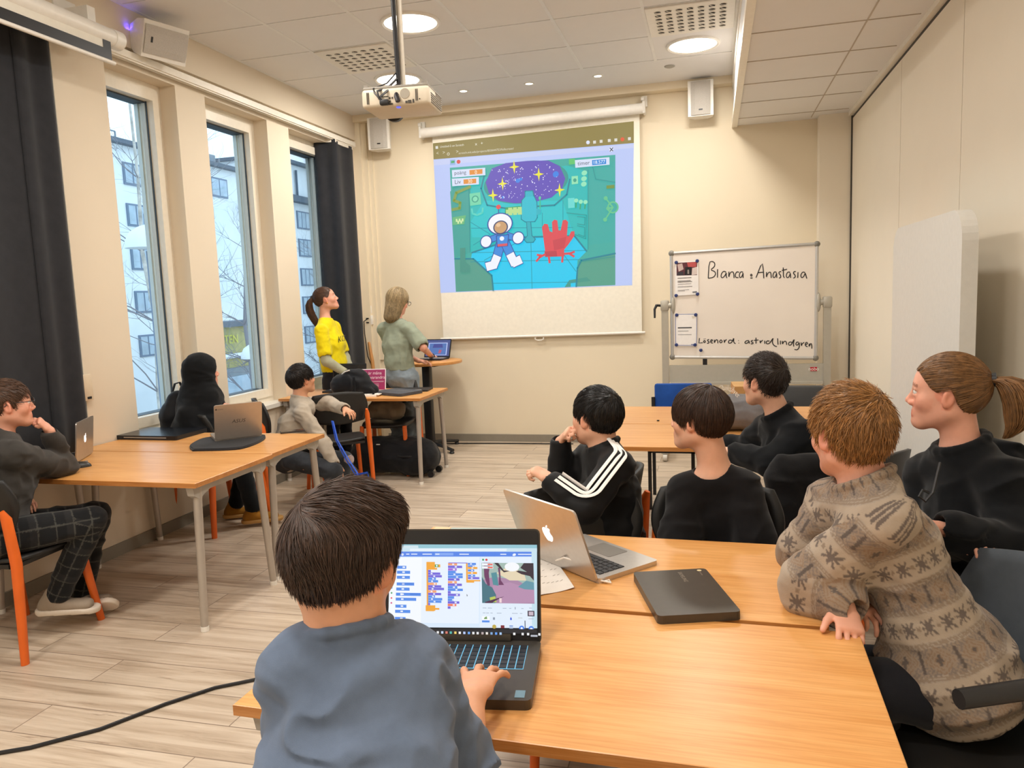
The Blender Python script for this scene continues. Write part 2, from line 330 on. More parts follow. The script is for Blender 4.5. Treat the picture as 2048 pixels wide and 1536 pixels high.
# ------------------------------------------------------------- wall speakers
M_GRILL=plain('speaker_grille','#B9B3AA',.6,0,.1,200)
def speaker(label,M,group='white wall speakers'):
    t=thing('wall_speaker',label,'speaker',(0,0,0),0,group); t.matrix_world=M
    MB().prism([(-.115,.0),(.115,0),(.105,.08),(.06,.15),(-.06,.15),(-.105,.08)],-.16,.16).build('cabinet',M_WPL,t)
    g=MB(); g.prism([(-.088,.0),(.088,0),(.088,-.008),(.05,-.014),(-.05,-.014),(-.088,-.008)],-.15,.15); g.build('grille',M_GRILL,t)
    MB().cbox((0,-.015,-.105),(.035,.004,.012)).build('badge',M_BLK,t)
    MB().lathe([(.02,.155),(.02,.2)],12,0,rotx(-math.pi/2)).cbox((0,.2,0),(.06,.012,.09)).build('bracket',M_WPL,t)
    return t
speaker('white wall speaker in the far left corner behind the projector',tr(-3.33,7.545,3.265)@rotz(.12))
speaker('white wall speaker high on the far wall right of the projection screen',tr(-.095,7.545,3.295)@rotz(-.02))
sp=speaker('white wall speaker above the windows with a blue glow behind it',tr(-3.47,4.52,3.285)@rotz(1.25)@rotx(.35)@roty(math.pi/2))
lg=MB().box((-3.675,4.37,3.33),(-3.66,4.43,3.345)).build('led_indicator',emit('blue_led','#2A22FF',3),None); tag(lg,'small glowing blue light strip behind the speaker above the windows','light')
a=area('led_light',(-3.64,4.40,3.36),.05,.10,(.06,.03,1),'DISK',(0,math.radians(160),0)); a.parent=lg
# ------------------------------------------------------------- curtain rail and panel curtains
rl=MB(); rl.box((XL+.02,YF+.2,3.155),(XL+.075,7.56,3.20)); rl.box((XL+.03,YF+.2,3.145),(XL+.036,7.56,3.156)); rl.box((XL+.058,YF+.2,3.145),(XL+.064,7.56,3.156))
o=rl.build('curtain_rail',M_TRIM,None); tag(o,'long white curtain rail above the windows','curtain rail')
M_CURT=cloth('charcoal_panel_fabric','#2B2C30',.85,700,.15); 
def panel(y0,y1,x,label,z0=.68,lean=0,rz=0):
    t=thing('panel_curtain',label,'curtain',(x,(y0+y1)/2,0),rz,'charcoal panel curtains')
    w=(y1-y0)/2
    m=MB(); m.grid(lambda u,v:(.012*math.sin(u*9)+lean*(1-v)*.02,-w+2*w*u,z0+(3.15-z0)*v),14,10); o=m.build('fabric',M_CURT,t); solid(o,.003)
    MB().box((-.008,-w,z0-.02),(.008,w,z0+.012)).build('bottom_weight',M_CURT,t); MB().box((-.01,-w,3.12),(.01,w,3.15)).build('carrier',M_TRIM,t)
panel(2.55,3.10,XL+.065,'left part of the wide charcoal panel curtain behind the boy with glasses')
panel(3.06,3.56,XL+.05,'middle part of the wide charcoal panel curtain behind the boy with glasses')
panel(3.46,3.70,XL+.066,'right edge part of the wide charcoal panel curtain by the pillar')
panel(1.95,2.58,XL+.05,'charcoal panel curtain at the left edge of the view')
panel(6.96,7.18,XL-.015,'turned charcoal panel curtain catching window light beside the far window',.72,0,-1.30)
panel(7.08,7.52,XL+.05,'black panel curtain in the far left corner of the room',.72)
# roller-blind cord box by the pillar
t=thing('control_box','small cream control box with cord on the pillar by the dark curtain','control box',(-3.66,3.771,1.097))
MB().rbox((.0,0,0),(.03,.07,.16),.006,2).build('box_body',plain('cream_plastic','#E0CFB4',.5),t); MB().cbox((.012,0,-.062),(.012,.03,.014)).build('slot',M_BLK,t)
MB().tube([(0,-.03,.08),(-.0,-.04,.6),(0,-.05,1.3)],.004,6).build('cord',M_WPL,t)
# ------------------------------------------------------------- half rolled screen above the left windows
t=thing('projection_screen','half rolled white projection screen with black border above the left windows','projection screen',(-3.45,2.6,3.16))
MB().tube([(0,-1.7,0),(0,1.42,0)],.052,20).build('screen_case',M_WPL,t); MB().tube([(0,1.40,0),(0,1.47,0)],.056,20).cbox((.0,1.455,.0),(.01,.03,.02),1).build('end_cap',[M_WPL,plain('green_sticker','#2F7A4A',.5)],t)
MB().box((.03,-1.6,-.15),(.032,1.36,-.03)).build('screen_fabric',plain('screen_fabric_white','#E6E1D4',.8),t)
MB().box((.033,-1.6,-.15),(.0345,1.36,-.085)).box((.033,1.30,-.086),(.0345,1.36,-.03)).build('black_border',M_BLK,t)
MB().tube([(.032,-1.62,-.155),(.032,1.38,-.155)],.012,10).build('weight_bar',M_WPL,t)
for y in (-.9,1.30): pass
MB().box((-.2,1.25,.0),(-.01,1.31,.14)).box((-.21,1.2,.06),(-.19,1.36,.2)).build('wall_bracket',M_WPL,t)
# ------------------------------------------------------------- projection screen on the far wall
t=thing('projection_screen','pulled down projection screen on the far wall showing a space game','projection screen',(-1.72,7.66,0))
cx,cy=-1.72,7.66
case=MB(); case.tube([(-1.17,-.02,3.245),(1.09,-.02,3.275)],.05,20); case.build('screen_case',M_WPL,t)
eb=MB(); 
for x,z in ((-1.18,3.25),(1.10,3.28)): eb.cbox((x,.0,z),(.02,.11,.11)); eb.cbox((x,.05,z+.07),(.05,.03,.1)); eb.lathe([(.02,0),(.02,.03)],10,0,tr(x-.03,.0,z+.085)@roty(math.pi/2))
eb.build('end_bracket',M_WPL,t)
P0=[(-2.802,7.705,3.166),(-0.672,7.705,3.174),(-0.687,7.705,1.135),(-2.787,7.705,1.119)]
q=[(p[0]-cx,p[2]) for p in P0]; zt=3.25
fab=MB(); fab.add([(q[3][0],.045,q[3][1]),(q[2][0],.045,q[2][1]),(q[1][0],.045,zt+.01),(q[0][0],.045,zt-.02)],[(0,1,2,3)]); o=fab.build('screen_fabric',plain('screen_white','#F0EBDD',.75),t); solid(o,.002,1)
MB().tube([(q[3][0]-.03,.045,q[3][1]-.005),(q[2][0]+.03,.045,q[2][1]-.005)],.013,10).build('weight_bar',M_WPL,t)
hx=(q[3][0]+q[2][0])/2; hz=(q[3][1]+q[2][1])/2-.02
MB().tube([(hx-.045,.04,hz),(hx-.045,.04,hz-.018),(hx-.02,.04,hz-.03),(hx+.02,.04,hz-.03),(hx+.045,.04,hz-.018),(hx+.045,.04,hz)],.006,6).build('pull_handle',M_WPL,t)
class Paint:
    """flat coloured shapes laid on a plane, each layer a hair in front of the last"""
    def __init__(s,to3,step): s.mb=MB(); s.mats=[]; s.idx={}; s.to3=to3; s.step=step; s.k=0
    def col(s,h):
        if h not in s.idx: s.idx[h]=len(s.mats); s.mats.append(emit('picture_'+h.strip('#'),h,PICT))
        return s.idx[h]
    def poly(s,pts,h,same=False):
        if not same: s.k+=1
        n=len(pts); a=sum(pts[i][0]*pts[(i+1)%n][1]-pts[(i+1)%n][0]*pts[i][1] for i in range(n))
        if a<0: pts=pts[::-1]
        s.mb.add([s.to3(x,y,s.k*s.step) for x,y in pts],[tuple(range(n))],s.col(h))
    def ell(s,pts,h,n=28,rot=0):
        """pts: centre, point on the horizontal radius, point on the vertical radius"""
        (cx,cy),(ax,ay),(bx,by)=pts; s.poly([(cx+(ax-cx)*math.cos(t)+(bx-cx)*math.sin(t),cy+(ay-cy)*math.cos(t)+(by-cy)*math.sin(t)) for t in [2*math.pi*i/n for i in range(n)]],h)
    def line(s,pts,w,h):
        s.k+=1
        for (x0,y0),(x1,y1) in zip(pts[:-1],pts[1:]):
            L=math.hypot(x1-x0,y1-y0) or 1e-6; nx,ny=-(y1-y0)/L*w/2,(x1-x0)/L*w/2; ex,ey=(x1-x0)/L*w*.3,(y1-y0)/L*w*.3
            s.poly([(x0+nx-ex,y0+ny-ey),(x0-nx-ex,y0-ny-ey),(x1-nx+ex,y1-ny+ey),(x1+nx+ex,y1+ny+ey)],h,True)
    def text(s,txt,base,right,size,h,align='LEFT'):
        """text from point base towards point right"""
        s.k+=1; vs,fs=text_mesh(txt,1,align); dx,dy=right[0]-base[0],right[1]-base[1]; L=math.hypot(dx,dy); dx/=L; dy/=L
        s.mb.add([s.to3(base[0]+size*(x*dx-y*dy),base[1]+size*(x*dy+y*dx),s.k*s.step) for x,y,z in vs],fs,s.col(h))
pt=Paint(lambda x,z,k:(x-cx,.0425-k,z),.00012)
A=pt.poly
A([(-2.797,3.147),(-0.727,3.177),(-0.73,2.969),(-2.799,2.984)],'#8B7C40'); A([(-2.799,2.984),(-0.73,2.972),(-0.774,1.602),(-2.794,1.603)],'#B6C5F2')
A([(-2.796,2.922),(-0.731,2.926),(-0.73,2.962),(-2.796,2.976)],'#C3CCEF')
pt.text('Untitled-2 on Scratch',*[(-2.722,3.095),(-2.464,3.094)],.030,'#E8E4D2'); pt.text('x   +',*[(-2.341,3.086),(-2.243,3.088)],.045,'#E8E4D2')
pt.text('scratch.mit.edu/projects/833644753/fullscreen/',*[(-2.522,3.014),(-1.875,3.012)],.031,'#D9D4BE')
for c in [(-2.765,3.025),(-2.696,3.027),(-2.549,3.024)]: pt.text('<' if c[0]<-2.75 else '>',c,(c[0]+.1,c[1]+.008),.05,'#D9D4BE')
pt.ell([(-2.634,3.025),(-2.619,3.025),(-2.633,3.04)],'#D9D4BE'); pt.ell([(-2.634,3.025),(-2.625,3.026),(-2.633,3.034)],'#8B7C40')
for c in [(-2.756,3.101),(-1.178,3.016),(-1.113,3.013),(-1.048,3.015),(-0.968,3.016),(-0.904,3.016),(-0.772,3.016)]: A([(c[0]-.014,c[1]-.014),(c[0]+.014,c[1]-.014),(c[0]+.014,c[1]+.014),(c[0]-.014,c[1]+.014)],'#DAD8D0')
pt.ell([(-0.84,3.016),(-0.821,3.016),(-0.84,3.035)],'#E2552F'); pt.ell([(-1.178,3.016),(-1.16,3.016),(-1.178,3.034)],'#DDE3F7')
A([(-0.969,2.95),(-0.93,2.95),(-0.931,2.909),(-0.969,2.909)],'#DFE5FA'); pt.line([(-0.963,2.944),(-0.935,2.914)],.008,'#26314E'); pt.line([(-0.934,2.944),(-0.963,2.913)],.008,'#26314E')
A([(-2.618,2.965),(-2.56,2.965),(-2.563,2.911),(-2.621,2.911)],'#8FB0E0'); A([(-2.607,2.953),(-2.569,2.953),(-2.57,2.932),(-2.608,2.93)],'#3DA35C'); pt.ell([(-2.526,2.938),(-2.505,2.937),(-2.525,2.958)],'#D94A3E')
# the game picture
A([(-2.624,2.885),(-0.912,2.875),(-0.941,1.61),(-2.621,1.609)],'#35A79C')
A([(-2.406,2.753),(-1.396,2.811),(-1.183,2.735),(-1.204,1.974),(-2.441,2.007)],'#12B6B4'); A([(-2.268,2.527),(-1.453,2.472),(-1.41,2.348),(-1.34,2.102),(-2.417,2.163),(-2.426,2.32)],'#0FC0C6')
A([(-2.424,2.006),(-1.925,2.135),(-1.339,2.117),(-1.22,1.959),(-1.315,1.873),(-1.338,1.611),(-2.209,1.609),(-2.218,1.776),(-2.467,1.818)],'#00C6EC')
A([(-2.616,1.952),(-2.411,1.942),(-2.219,1.76),(-2.209,1.608),(-2.621,1.609)],'#4E9A88'); A([(-1.276,1.871),(-0.934,1.922),(-0.941,1.61),(-1.335,1.611),(-1.317,1.797)],'#4F9C86')
A([(-1.456,1.609),(-1.407,1.678),(-1.227,1.701),(-1.181,1.661),(-1.392,1.647),(-1.393,1.61)],'#3E9484')
A([(-1.181,2.794),(-0.913,2.817),(-0.931,2.035),(-1.202,2.019)],'#2FA79F'); A([(-2.633,2.645),(-2.406,2.753),(-2.441,2.007),(-2.62,1.961)],'#379F95')
for p in ([(-2.424,2.006),(-1.219,1.967)],[(-2.445,1.912),(-1.268,1.878)],[(-2.206,1.68),(-1.334,1.657)],[(-1.79,2.097),(-1.795,1.609)],[(-1.927,2.089),(-2.295,1.921)],[(-1.544,2.068),(-1.334,1.764)],[(-2.421,2.257),(-1.352,2.201)],[(-1.445,2.471),(-1.454,2.2)],[(-2.426,2.32),(-2.217,2.183)],[(-2.404,2.084),(-2.217,2.183)],[(-1.661,2.364),(-1.667,2.197)]): pt.line(p,.006,'#0C8FA0')
# porthole, stars
HP=[(-1.824,2.679),(-1.384,2.684),(-1.797,2.888),(-1.824,2.679)]
pt.ell([HP[0],HP[1],HP[2]],'#28938C',40)
W_=[(-2.243,2.71),(-2.172,2.842),(-2.024,2.884),(-1.8,2.888),(-1.58,2.874),(-1.466,2.809),(-1.415,2.686),(-1.449,2.592),(-1.561,2.509),(-1.752,2.474),(-1.944,2.478),(-2.121,2.517),(-2.215,2.6)]
A(W_,'#5B49B5')
for c in [(-2.065,2.682),(-1.684,2.747),(-2.171,2.574),(-1.476,2.578),(-1.936,2.839)]:
    r=.055 if c[1]>2.5 else .045; A([(c[0]+(r if i%2==0 else r*.28)*math.cos(i*math.pi/4),c[1]+(r*1.25 if i%2==0 else r*.32)*math.sin(i*math.pi/4)) for i in range(8)],'#E9E233')
pt.ell([(-1.51,2.734),(-1.48,2.735),(-1.509,2.764)],'#2F7FE0'); pt.ell([(-1.903,2.7),(-1.879,2.7),(-1.902,2.721)],'#2F7FE0'); pt.ell([(-1.871,2.713),(-1.855,2.713),(-1.87,2.728)],'#2F7FE0'); pt.ell([(-2.063,2.547),(-2.048,2.547),(-2.062,2.561)],'#2F7FE0')
rr=random.Random(4)
P_=[(-2.172,2.842),(-1.488,2.834),(-1.49,2.534),(-2.136,2.533)]
for i in range(110):
    u,v=rr.random(),rr.random(); x=(P_[0][0]*(1-u)+P_[1][0]*u)*(1-v)+(P_[3][0]*(1-u)+P_[2][0]*u)*v; z=(P_[0][1]*(1-u)+P_[1][1]*u)*(1-v)+(P_[3][1]*(1-u)+P_[2][1]*u)*v
    pt.k=pt.k if i else pt.k+1; r=rr.choice((.0035,.0045,.006)); pt.poly([(x+r*math.cos(a),z+r*math.sin(a)) for a in [k*math.pi/3 for k in range(6)]],'#EDEBFF',True)
# pilot seat, consoles
for p in ([(-1.866,2.5),(-1.83,2.535),(-1.828,2.588),(-1.754,2.586),(-1.742,2.534),(-1.717,2.474),(-1.718,2.322),(-1.743,2.286),(-1.839,2.289),(-1.878,2.317),(-1.866,2.5)],[(-1.823,2.283),(-1.82,2.145),(-1.854,2.108),(-1.831,2.081),(-1.767,2.08),(-1.746,2.107),(-1.78,2.142),(-1.788,2.281)],[(-2.424,2.006),(-1.925,2.135),(-1.339,2.117),(-1.22,1.959)],[(-2.616,1.952),(-2.411,1.942),(-2.219,1.76),(-2.209,1.608)],[(-1.335,1.611),(-1.317,1.797),(-1.276,1.871),(-0.934,1.922)],[(-2.257,2.772),(-2.295,2.652),(-2.237,2.479),(-2.043,2.435),(-1.532,2.432),(-1.404,2.528),(-1.369,2.675)]): pt.line(p,.016,'#0E7F92')
A([(-1.828,2.588),(-1.754,2.586),(-1.747,2.534),(-1.83,2.534)],'#14AFC4'); A([(-1.866,2.5),(-1.83,2.535),(-1.742,2.534),(-1.717,2.474),(-1.718,2.322),(-1.743,2.286),(-1.839,2.289),(-1.878,2.317)],'#18B9CC'); A([(-1.823,2.283),(-1.788,2.281),(-1.78,2.142),(-1.746,2.107),(-1.767,2.08),(-1.831,2.081),(-1.854,2.108),(-1.82,2.145)],'#12A9B6'); A([(-1.928,2.405),(-1.869,2.416),(-1.872,2.355),(-1.916,2.365)],'#17AEBE'); A([(-1.719,2.411),(-1.668,2.395),(-1.677,2.353),(-1.722,2.346)],'#17AEBE')
pt.line([(-1.679,2.51),(-1.681,2.411)],.012,'#39B98A'); pt.ell([(-1.681,2.514),(-1.668,2.515),(-1.68,2.53)],'#55C79A')
A([(-2.043,2.443),(-1.889,2.448),(-1.9,2.38),(-2.053,2.382)],'#2F9F62')
for i in range(6):
    for j in range(3):
        if (i+j)%2: 
            b=[(-2.04,2.438),(-1.889,2.443),(-2.052,2.383)]; x0=b[0][0]+(b[1][0]-b[0][0])*i/6; z0=b[0][1]+(b[2][1]-b[0][1])*j/3; pt.k=pt.k+(0 if (i or j) and pt.k else 0); A([(x0,z0),(x0+.042,z0),(x0+.042,z0-.04),(x0,z0-.04)],'#B5D98A')
A([(-2.616,2.379),(-2.469,2.393),(-2.494,2.301),(-2.62,2.3)],'#63B47A')
for i in range(5): c=[(-2.583,2.361),(-2.501,2.324)]; x=c[0][0]+(c[1][0]-c[0][0])*i/5; A([(x,c[0][1]-.02*(i%2)),(x+.018,c[0][1]-.02*(i%2)),(x+.018,c[0][1]-.03-.02*(i%2)),(x,c[0][1]-.03-.02*(i%2))],'#CFE6A8')
A([(-2.421,2.607),(-2.305,2.614),(-2.299,2.491),(-2.419,2.483)],'#6FD0A8'); pt.ell([(-2.362,2.549),(-2.324,2.549),(-2.361,2.584)],'#2C9C84'); pt.ell([(-2.362,2.549),(-2.336,2.55),(-2.361,2.574)],'#7FD9B2')
pt.line([(-2.403,2.451),(-2.397,2.404),(-2.348,2.385),(-2.29,2.405),(-2.284,2.451)],.02,'#55CDBE')
A([(-1.35,2.701),(-1.286,2.702),(-1.286,2.625),(-1.35,2.622)],'#8FDDB0'); pt.ell([(-1.318,2.661),(-1.301,2.661),(-1.318,2.679)],'#2C9C84')
for c in [(-1.221,2.724),(-1.226,2.669),(-1.229,2.617)]: pt.ell([c,(c[0]+.028,c[1]+.002),(c[0],c[1]+.024)],'#8FE0B8')
for i in range(4):
    for j in range(5): c=[(-1.393,2.49),(-1.334,2.392)]; x=c[0][0]+(c[1][0]-c[0][0])*i/4; z=c[0][1]+(c[1][1]-c[0][1])*j/5; A([(x,z),(x+.022,z),(x+.022,z-.02),(x,z-.02)],'#62D4CF')
for p in ([(-1.31,2.462),(-1.315,2.395)],[(-1.264,2.447),(-1.273,2.377)],[(-1.217,2.441),(-1.226,2.379)]): pt.line(p,.012,'#2F9F62'); pt.ell([p[0],(p[0][0]+.022,p[0][1]),(p[0][0],p[0][1]+.02)],'#8FE0B8')
for p in ([(-1.41,2.348),(-1.21,2.313),(-1.224,2.081),(-1.339,2.133)],[(-1.303,2.304),(-1.226,2.292),(-1.231,2.217),(-1.305,2.233)],[(-1.305,2.214),(-1.232,2.194),(-1.237,2.104),(-1.3,2.13)],[(-2.422,2.754),(-2.441,2.007)],[(-1.182,2.75),(-1.204,1.974)],[(-1.136,2.776),(-1.109,2.656),(-0.918,2.612)],[(-2.601,2.674),(-2.407,2.737)],[(-1.3,1.857),(-0.935,1.892)]): pt.line(p,.007,'#1B8C8C')
pt.ell([(-0.946,2.371),(-0.889,2.37),(-0.945,2.43)],'#5FBF8A'); pt.ell([(-0.946,2.371),(-0.904,2.371),(-0.945,2.415)],'#2FA79F')
for p in ([(-0.946,2.371),(-1.015,2.464)],[(-0.946,2.371),(-1.025,2.257)],[(-0.946,2.371),(-0.992,2.363)]): pt.line(p,.014,'#5FBF8A'); pt.ell([p[1],(p[1][0]+.02,p[1][1]),(p[1][0],p[1][1]+.02)],'#5FBF8A')
pt.line([(-2.409,2.676),(-2.562,2.625),(-2.591,2.549),(-2.525,2.521),(-2.533,2.467),(-2.612,2.457)],.03,'#7F9A4A'); A([(-1.004,2.586),(-0.926,2.588),(-0.927,2.554),(-1.005,2.554)],'#6E8F3A')
A([(-2.548,2.06),(-2.489,2.06),(-2.496,1.915),(-2.447,1.873),(-2.451,1.802),(-2.56,1.807)],'#3F8F80'); 
A([(-1.371,2.869),(-1.309,2.868),(-1.311,2.816),(-1.372,2.815)],'#5BC06A')
# plain space traveller (generic) and a red glove
def outl(pts,h,w=.010): pt.line(pts+[pts[0]],w,'#234A9E')
def lim(p,w,h): pt.line(p,w+.016,'#234A9E'); pt.line(p,w,h)
lim([(-2.145,2.148),(-2.203,2.132)],.055,'#2F86D8'); lim([(-2.022,2.156),(-1.958,2.132)],.055,'#2F86D8'); lim([(-2.116,2.06),(-2.153,1.945)],.085,'#2F86D8'); lim([(-2.05,2.065),(-2.005,1.961)],.085,'#2F86D8')
lim([(-2.157,1.938),(-2.19,1.869),(-2.248,1.856)],.085,'#EDF0FA'); lim([(-2.002,1.95),(-1.971,1.882),(-1.918,1.903)],.085,'#EDF0FA')
for c in [(-2.262,2.11),(-1.919,2.129)]: pt.ell([c,(c[0]+.065,c[1]+.005),(c[0],c[1]+.065)],'#234A9E'); pt.ell([c,(c[0]+.055,c[1]+.004),(c[0],c[1]+.055)],'#EDF0FA')
b=[(-2.149,2.163),(-2.018,2.168),(-2.034,2.056),(-2.144,2.051)]; A(b,'#2F86D8'); outl(b,0); pt.ell([(-2.091,2.132),(-2.067,2.132),(-2.09,2.154)],'#EDF0FA'); A([(-2.139,2.077),(-2.035,2.081),(-2.036,2.056),(-2.141,2.052)],'#D8505A')
pt.ell([(-2.105,2.282),(-1.968,2.283),(-2.1,2.393)],'#234A9E'); pt.ell([(-2.105,2.282),(-1.981,2.282),(-2.1,2.382)],'#F1F2FA'); pt.ell([(-2.1,2.246),(-2.021,2.247),(-2.097,2.315)],'#33406B'); pt.ell([(-2.1,2.246),(-2.034,2.247),(-2.097,2.304)],'#C79A6B'); pt.ell([(-2.123,2.27),(-2.099,2.271),(-2.122,2.289)],'#E3BE93')
pt.line([(-2.115,2.394),(-2.114,2.437)],.010,'#234A9E'); pt.ell([(-2.114,2.452),(-2.089,2.452),(-2.113,2.475)],'#E0484E')
R_='#D9444F'
A([(-1.666,2.22),(-1.641,2.254),(-1.605,2.247),(-1.588,2.177),(-1.56,2.164),(-1.561,2.267),(-1.537,2.288),(-1.506,2.279),(-1.497,2.18),(-1.475,2.178),(-1.451,2.275),(-1.42,2.281),(-1.397,2.257),(-1.414,2.122),(-1.394,2.113),(-1.369,2.162),(-1.335,2.163),(-1.336,2.117),(-1.404,2.03),(-1.445,1.986),(-1.447,1.918),(-1.644,1.923),(-1.642,1.981)],R_); A([(-1.65,1.977),(-1.524,1.978),(-1.518,1.921),(-1.644,1.921)],'#B93748')
A([(-1.56,2.084),(-1.417,2.114),(-1.444,2.002),(-1.547,1.984)],'#C63C4A')
for p in ([(-1.644,1.948),(-1.7,1.923),(-1.734,1.886)],[(-1.676,1.937),(-1.723,1.947)],[(-1.446,1.944),(-1.383,1.945),(-1.344,1.958)],[(-1.399,1.946),(-1.348,1.913)],[(-1.605,1.921),(-1.599,1.864)],[(-1.463,1.919),(-1.469,1.865)]): pt.line(p,.022,R_)
# score boxes
A([(-2.597,2.857),(-2.237,2.853),(-2.238,2.779),(-2.596,2.781)],'#D4DDF4'); A([(-2.407,2.842),(-2.267,2.842),(-2.269,2.795),(-2.407,2.794)],'#DE8A2B'); pt.text('poäng',*[(-2.573,2.807),(-2.445,2.807)],.054,'#3C4762'); pt.text('0',*[(-2.351,2.799),(-2.321,2.799)],.050,'#FFF3E0')
A([(-2.601,2.771),(-2.309,2.767),(-2.311,2.692),(-2.6,2.694)],'#D4DDF4'); A([(-2.475,2.753),(-2.338,2.752),(-2.34,2.706),(-2.476,2.707)],'#DE8A2B'); pt.text('Liv',*[(-2.574,2.714),(-2.514,2.714)],.060,'#3C4762'); pt.text('30',*[(-2.431,2.713),(-2.383,2.713)],.050,'#FFF3E0')
A([(-1.31,2.853),(-0.968,2.854),(-0.968,2.782),(-1.307,2.779)],'#D4DDF4'); A([(-1.139,2.84),(-1,2.839),(-1.001,2.792),(-1.139,2.79)],'#1E86D6'); pt.text('timer',*[(-1.284,2.8),(-1.178,2.8)],.055,'#3C4762'); pt.text('18.577',*[(-1.132,2.801),(-1.007,2.801)],.045,'#EAF6FF')
pt.mb.build('projected_picture',pt.mats,t)
# ------------------------------------------------------------- outlets, cable, wooden pole in the corner
t=thing('wall_outlet','white double socket on the wall in the left corner with a black plug','socket',(-3.635,7.695,1.36))
MB().rbox((-.005,0,.095),(.085,.03,.085),.006,2).rbox((0,-.01,-.02),(.10,.05,.10),.006,2).build('socket_housing',M_WPL,t); MB().cbox((.0,-.037,.0),(.03,.008,.012),0).cbox((.0,-.037,-.045),(.03,.008,.012)).cbox((-.005,-.017,.095),(.012,.006,.012)).build('socket_hole',M_BLK,t)
o=MB().tube([(-3.62,7.64,1.36),(-3.66,7.62,1.33),(-3.70+.04,7.62,1.2),(-3.64,7.62,.95),(-3.58,7.6,.82),(-3.5,7.58,.74),(-3.44,7.55,.3),(-3.3,7.5,.012),(-2.9,7.55,.008),(-2.2,7.6,.008),(-1.4,7.62,.008)],.006,6).build('power_cable',M_BLK,None); tag(o,'black power cable hanging from the corner socket','cable')
o=MB().tube([(-3.50,7.52,.01),(-3.58,7.6,.9),(-3.635,7.66,1.10)],[.02,.02,.014],10).build('wooden_pole',plain('pine_pole','#C68A4A',.5),None); tag(o,'wooden pole leaning in the left corner under the socket','pole')
# ============================================================= whiteboard on wheels
t=thing('whiteboard','wheeled whiteboard with two handwritten lines in black marker','whiteboard',(.255,7.2,0)); wx,wy=.255,7.2
bl,br,tr_,tl=[(p[0]-wx,p[2]) for p in ((-0.366,7.2,0.924),(0.875,7.2,0.894),(0.881,7.2,1.89),(-0.362,7.2,1.872))]
MB().add([(bl[0],-.006,bl[1]),(br[0],-.006,br[1]),(tr_[0],-.006,tr_[1]),(tl[0],-.006,tl[1]),(bl[0],.012,bl[1]),(br[0],.012,br[1]),(tr_[0],.012,tr_[1]),(tl[0],.012,tl[1])],[(0,1,2,3),(7,6,5,4),(0,4,5,1),(1,5,6,2),(2,6,7,3),(3,7,4,0)]).build('board',plain('whiteboard_enamel','#EFE6DC',.22,0,.03,2),t)
f=MB(); cs=[bl,br,tr_,tl]
for i in range(4): a,b=cs[i],cs[(i+1)%4]; f.tube([(a[0],0,a[1]),(b[0],0,b[1])],.016,8)
f.build('frame',plain('aluminium_frame','#C9C8C6',.35,.6),t)
c=MB()
for p in cs: c.sphere((p[0],-.002,p[1]),.027,8,0,None,(1,.75,1))
c.build('corner_cap',plain('grey_corner','#7F7C74',.5),t)
M_STAND=plain('stand_grey','#B4AFA3',.4,.3)
for nm,px,pz in (('post',-.685,1.40),('post',.715,1.385)):
    m=MB(); m.box((px-.03,-.02,.09),(px+.03,.04,pz)); m.rbox((px,.01,pz),(.075,.08,.10),.015,2); sx=1 if px<0 else -1
    m.tube([(px,.0,pz),(px+sx*.06,.0,pz)],.026,12); m.sphere((px+sx*.075,0,pz),.05,10,0,None,(.45,.5,1.7)); m.build(nm,M_STAND,t)
    m=MB(); m.box((px-.03,-.30,.07),(px+.03,.30,.11)); m.build('foot',M_STAND,t)
    for y in (-.28,.28):
        m=MB(); m.tube([(px-.018,y,.035),(px+.018,y,.035)],.034,16).tube([(px,y,.035),(px,y,.08)],.012,8); m.build('caster',plain('caster_white','#D6D2C8',.4),t)
MB().box((-.65,-.012,.69),(.685,.03,.845)).box((-.64,-.05,.668),(.68,.03,.69)).build('shelf_panel',plain('panel_grey','#AFAA9E',.45),t)
MB().box((-.35,.012,.62),(-.31,.024,.92)).build('stay',M_BLK,t)
lp=[(0.831,7.187,0.815),(0.887,7.187,0.779)]; 
lg=MB(); x0,z0,x1,z1=lp[0][0]-wx,lp[1][2],lp[1][0]-wx,lp[0][2]; lg.box((x0,-.016,z0),(x1,-.012,z1)); vs,fs=text_mesh('nobo',.042,'CENTER'); lg.add([((x0+x1)/2+x,-.0175,(z0+z1)/2-.012+y) for x,y,z in vs],fs,1); lg.build('maker_badge',[plain('badge_red','#B81F35',.4),plain('badge_white','#F3EEE8',.5)],t)
m=MB(); m.tube([(-.70,0,1.40),(-.755,-.02,1.405)],.012,10).tube([(-.755,-.02,1.41),(-.775,-.03,1.37),(-.775,-.035,1.29)],[.013,.011,.009],10); m.build('lock_lever',M_BLK,t)
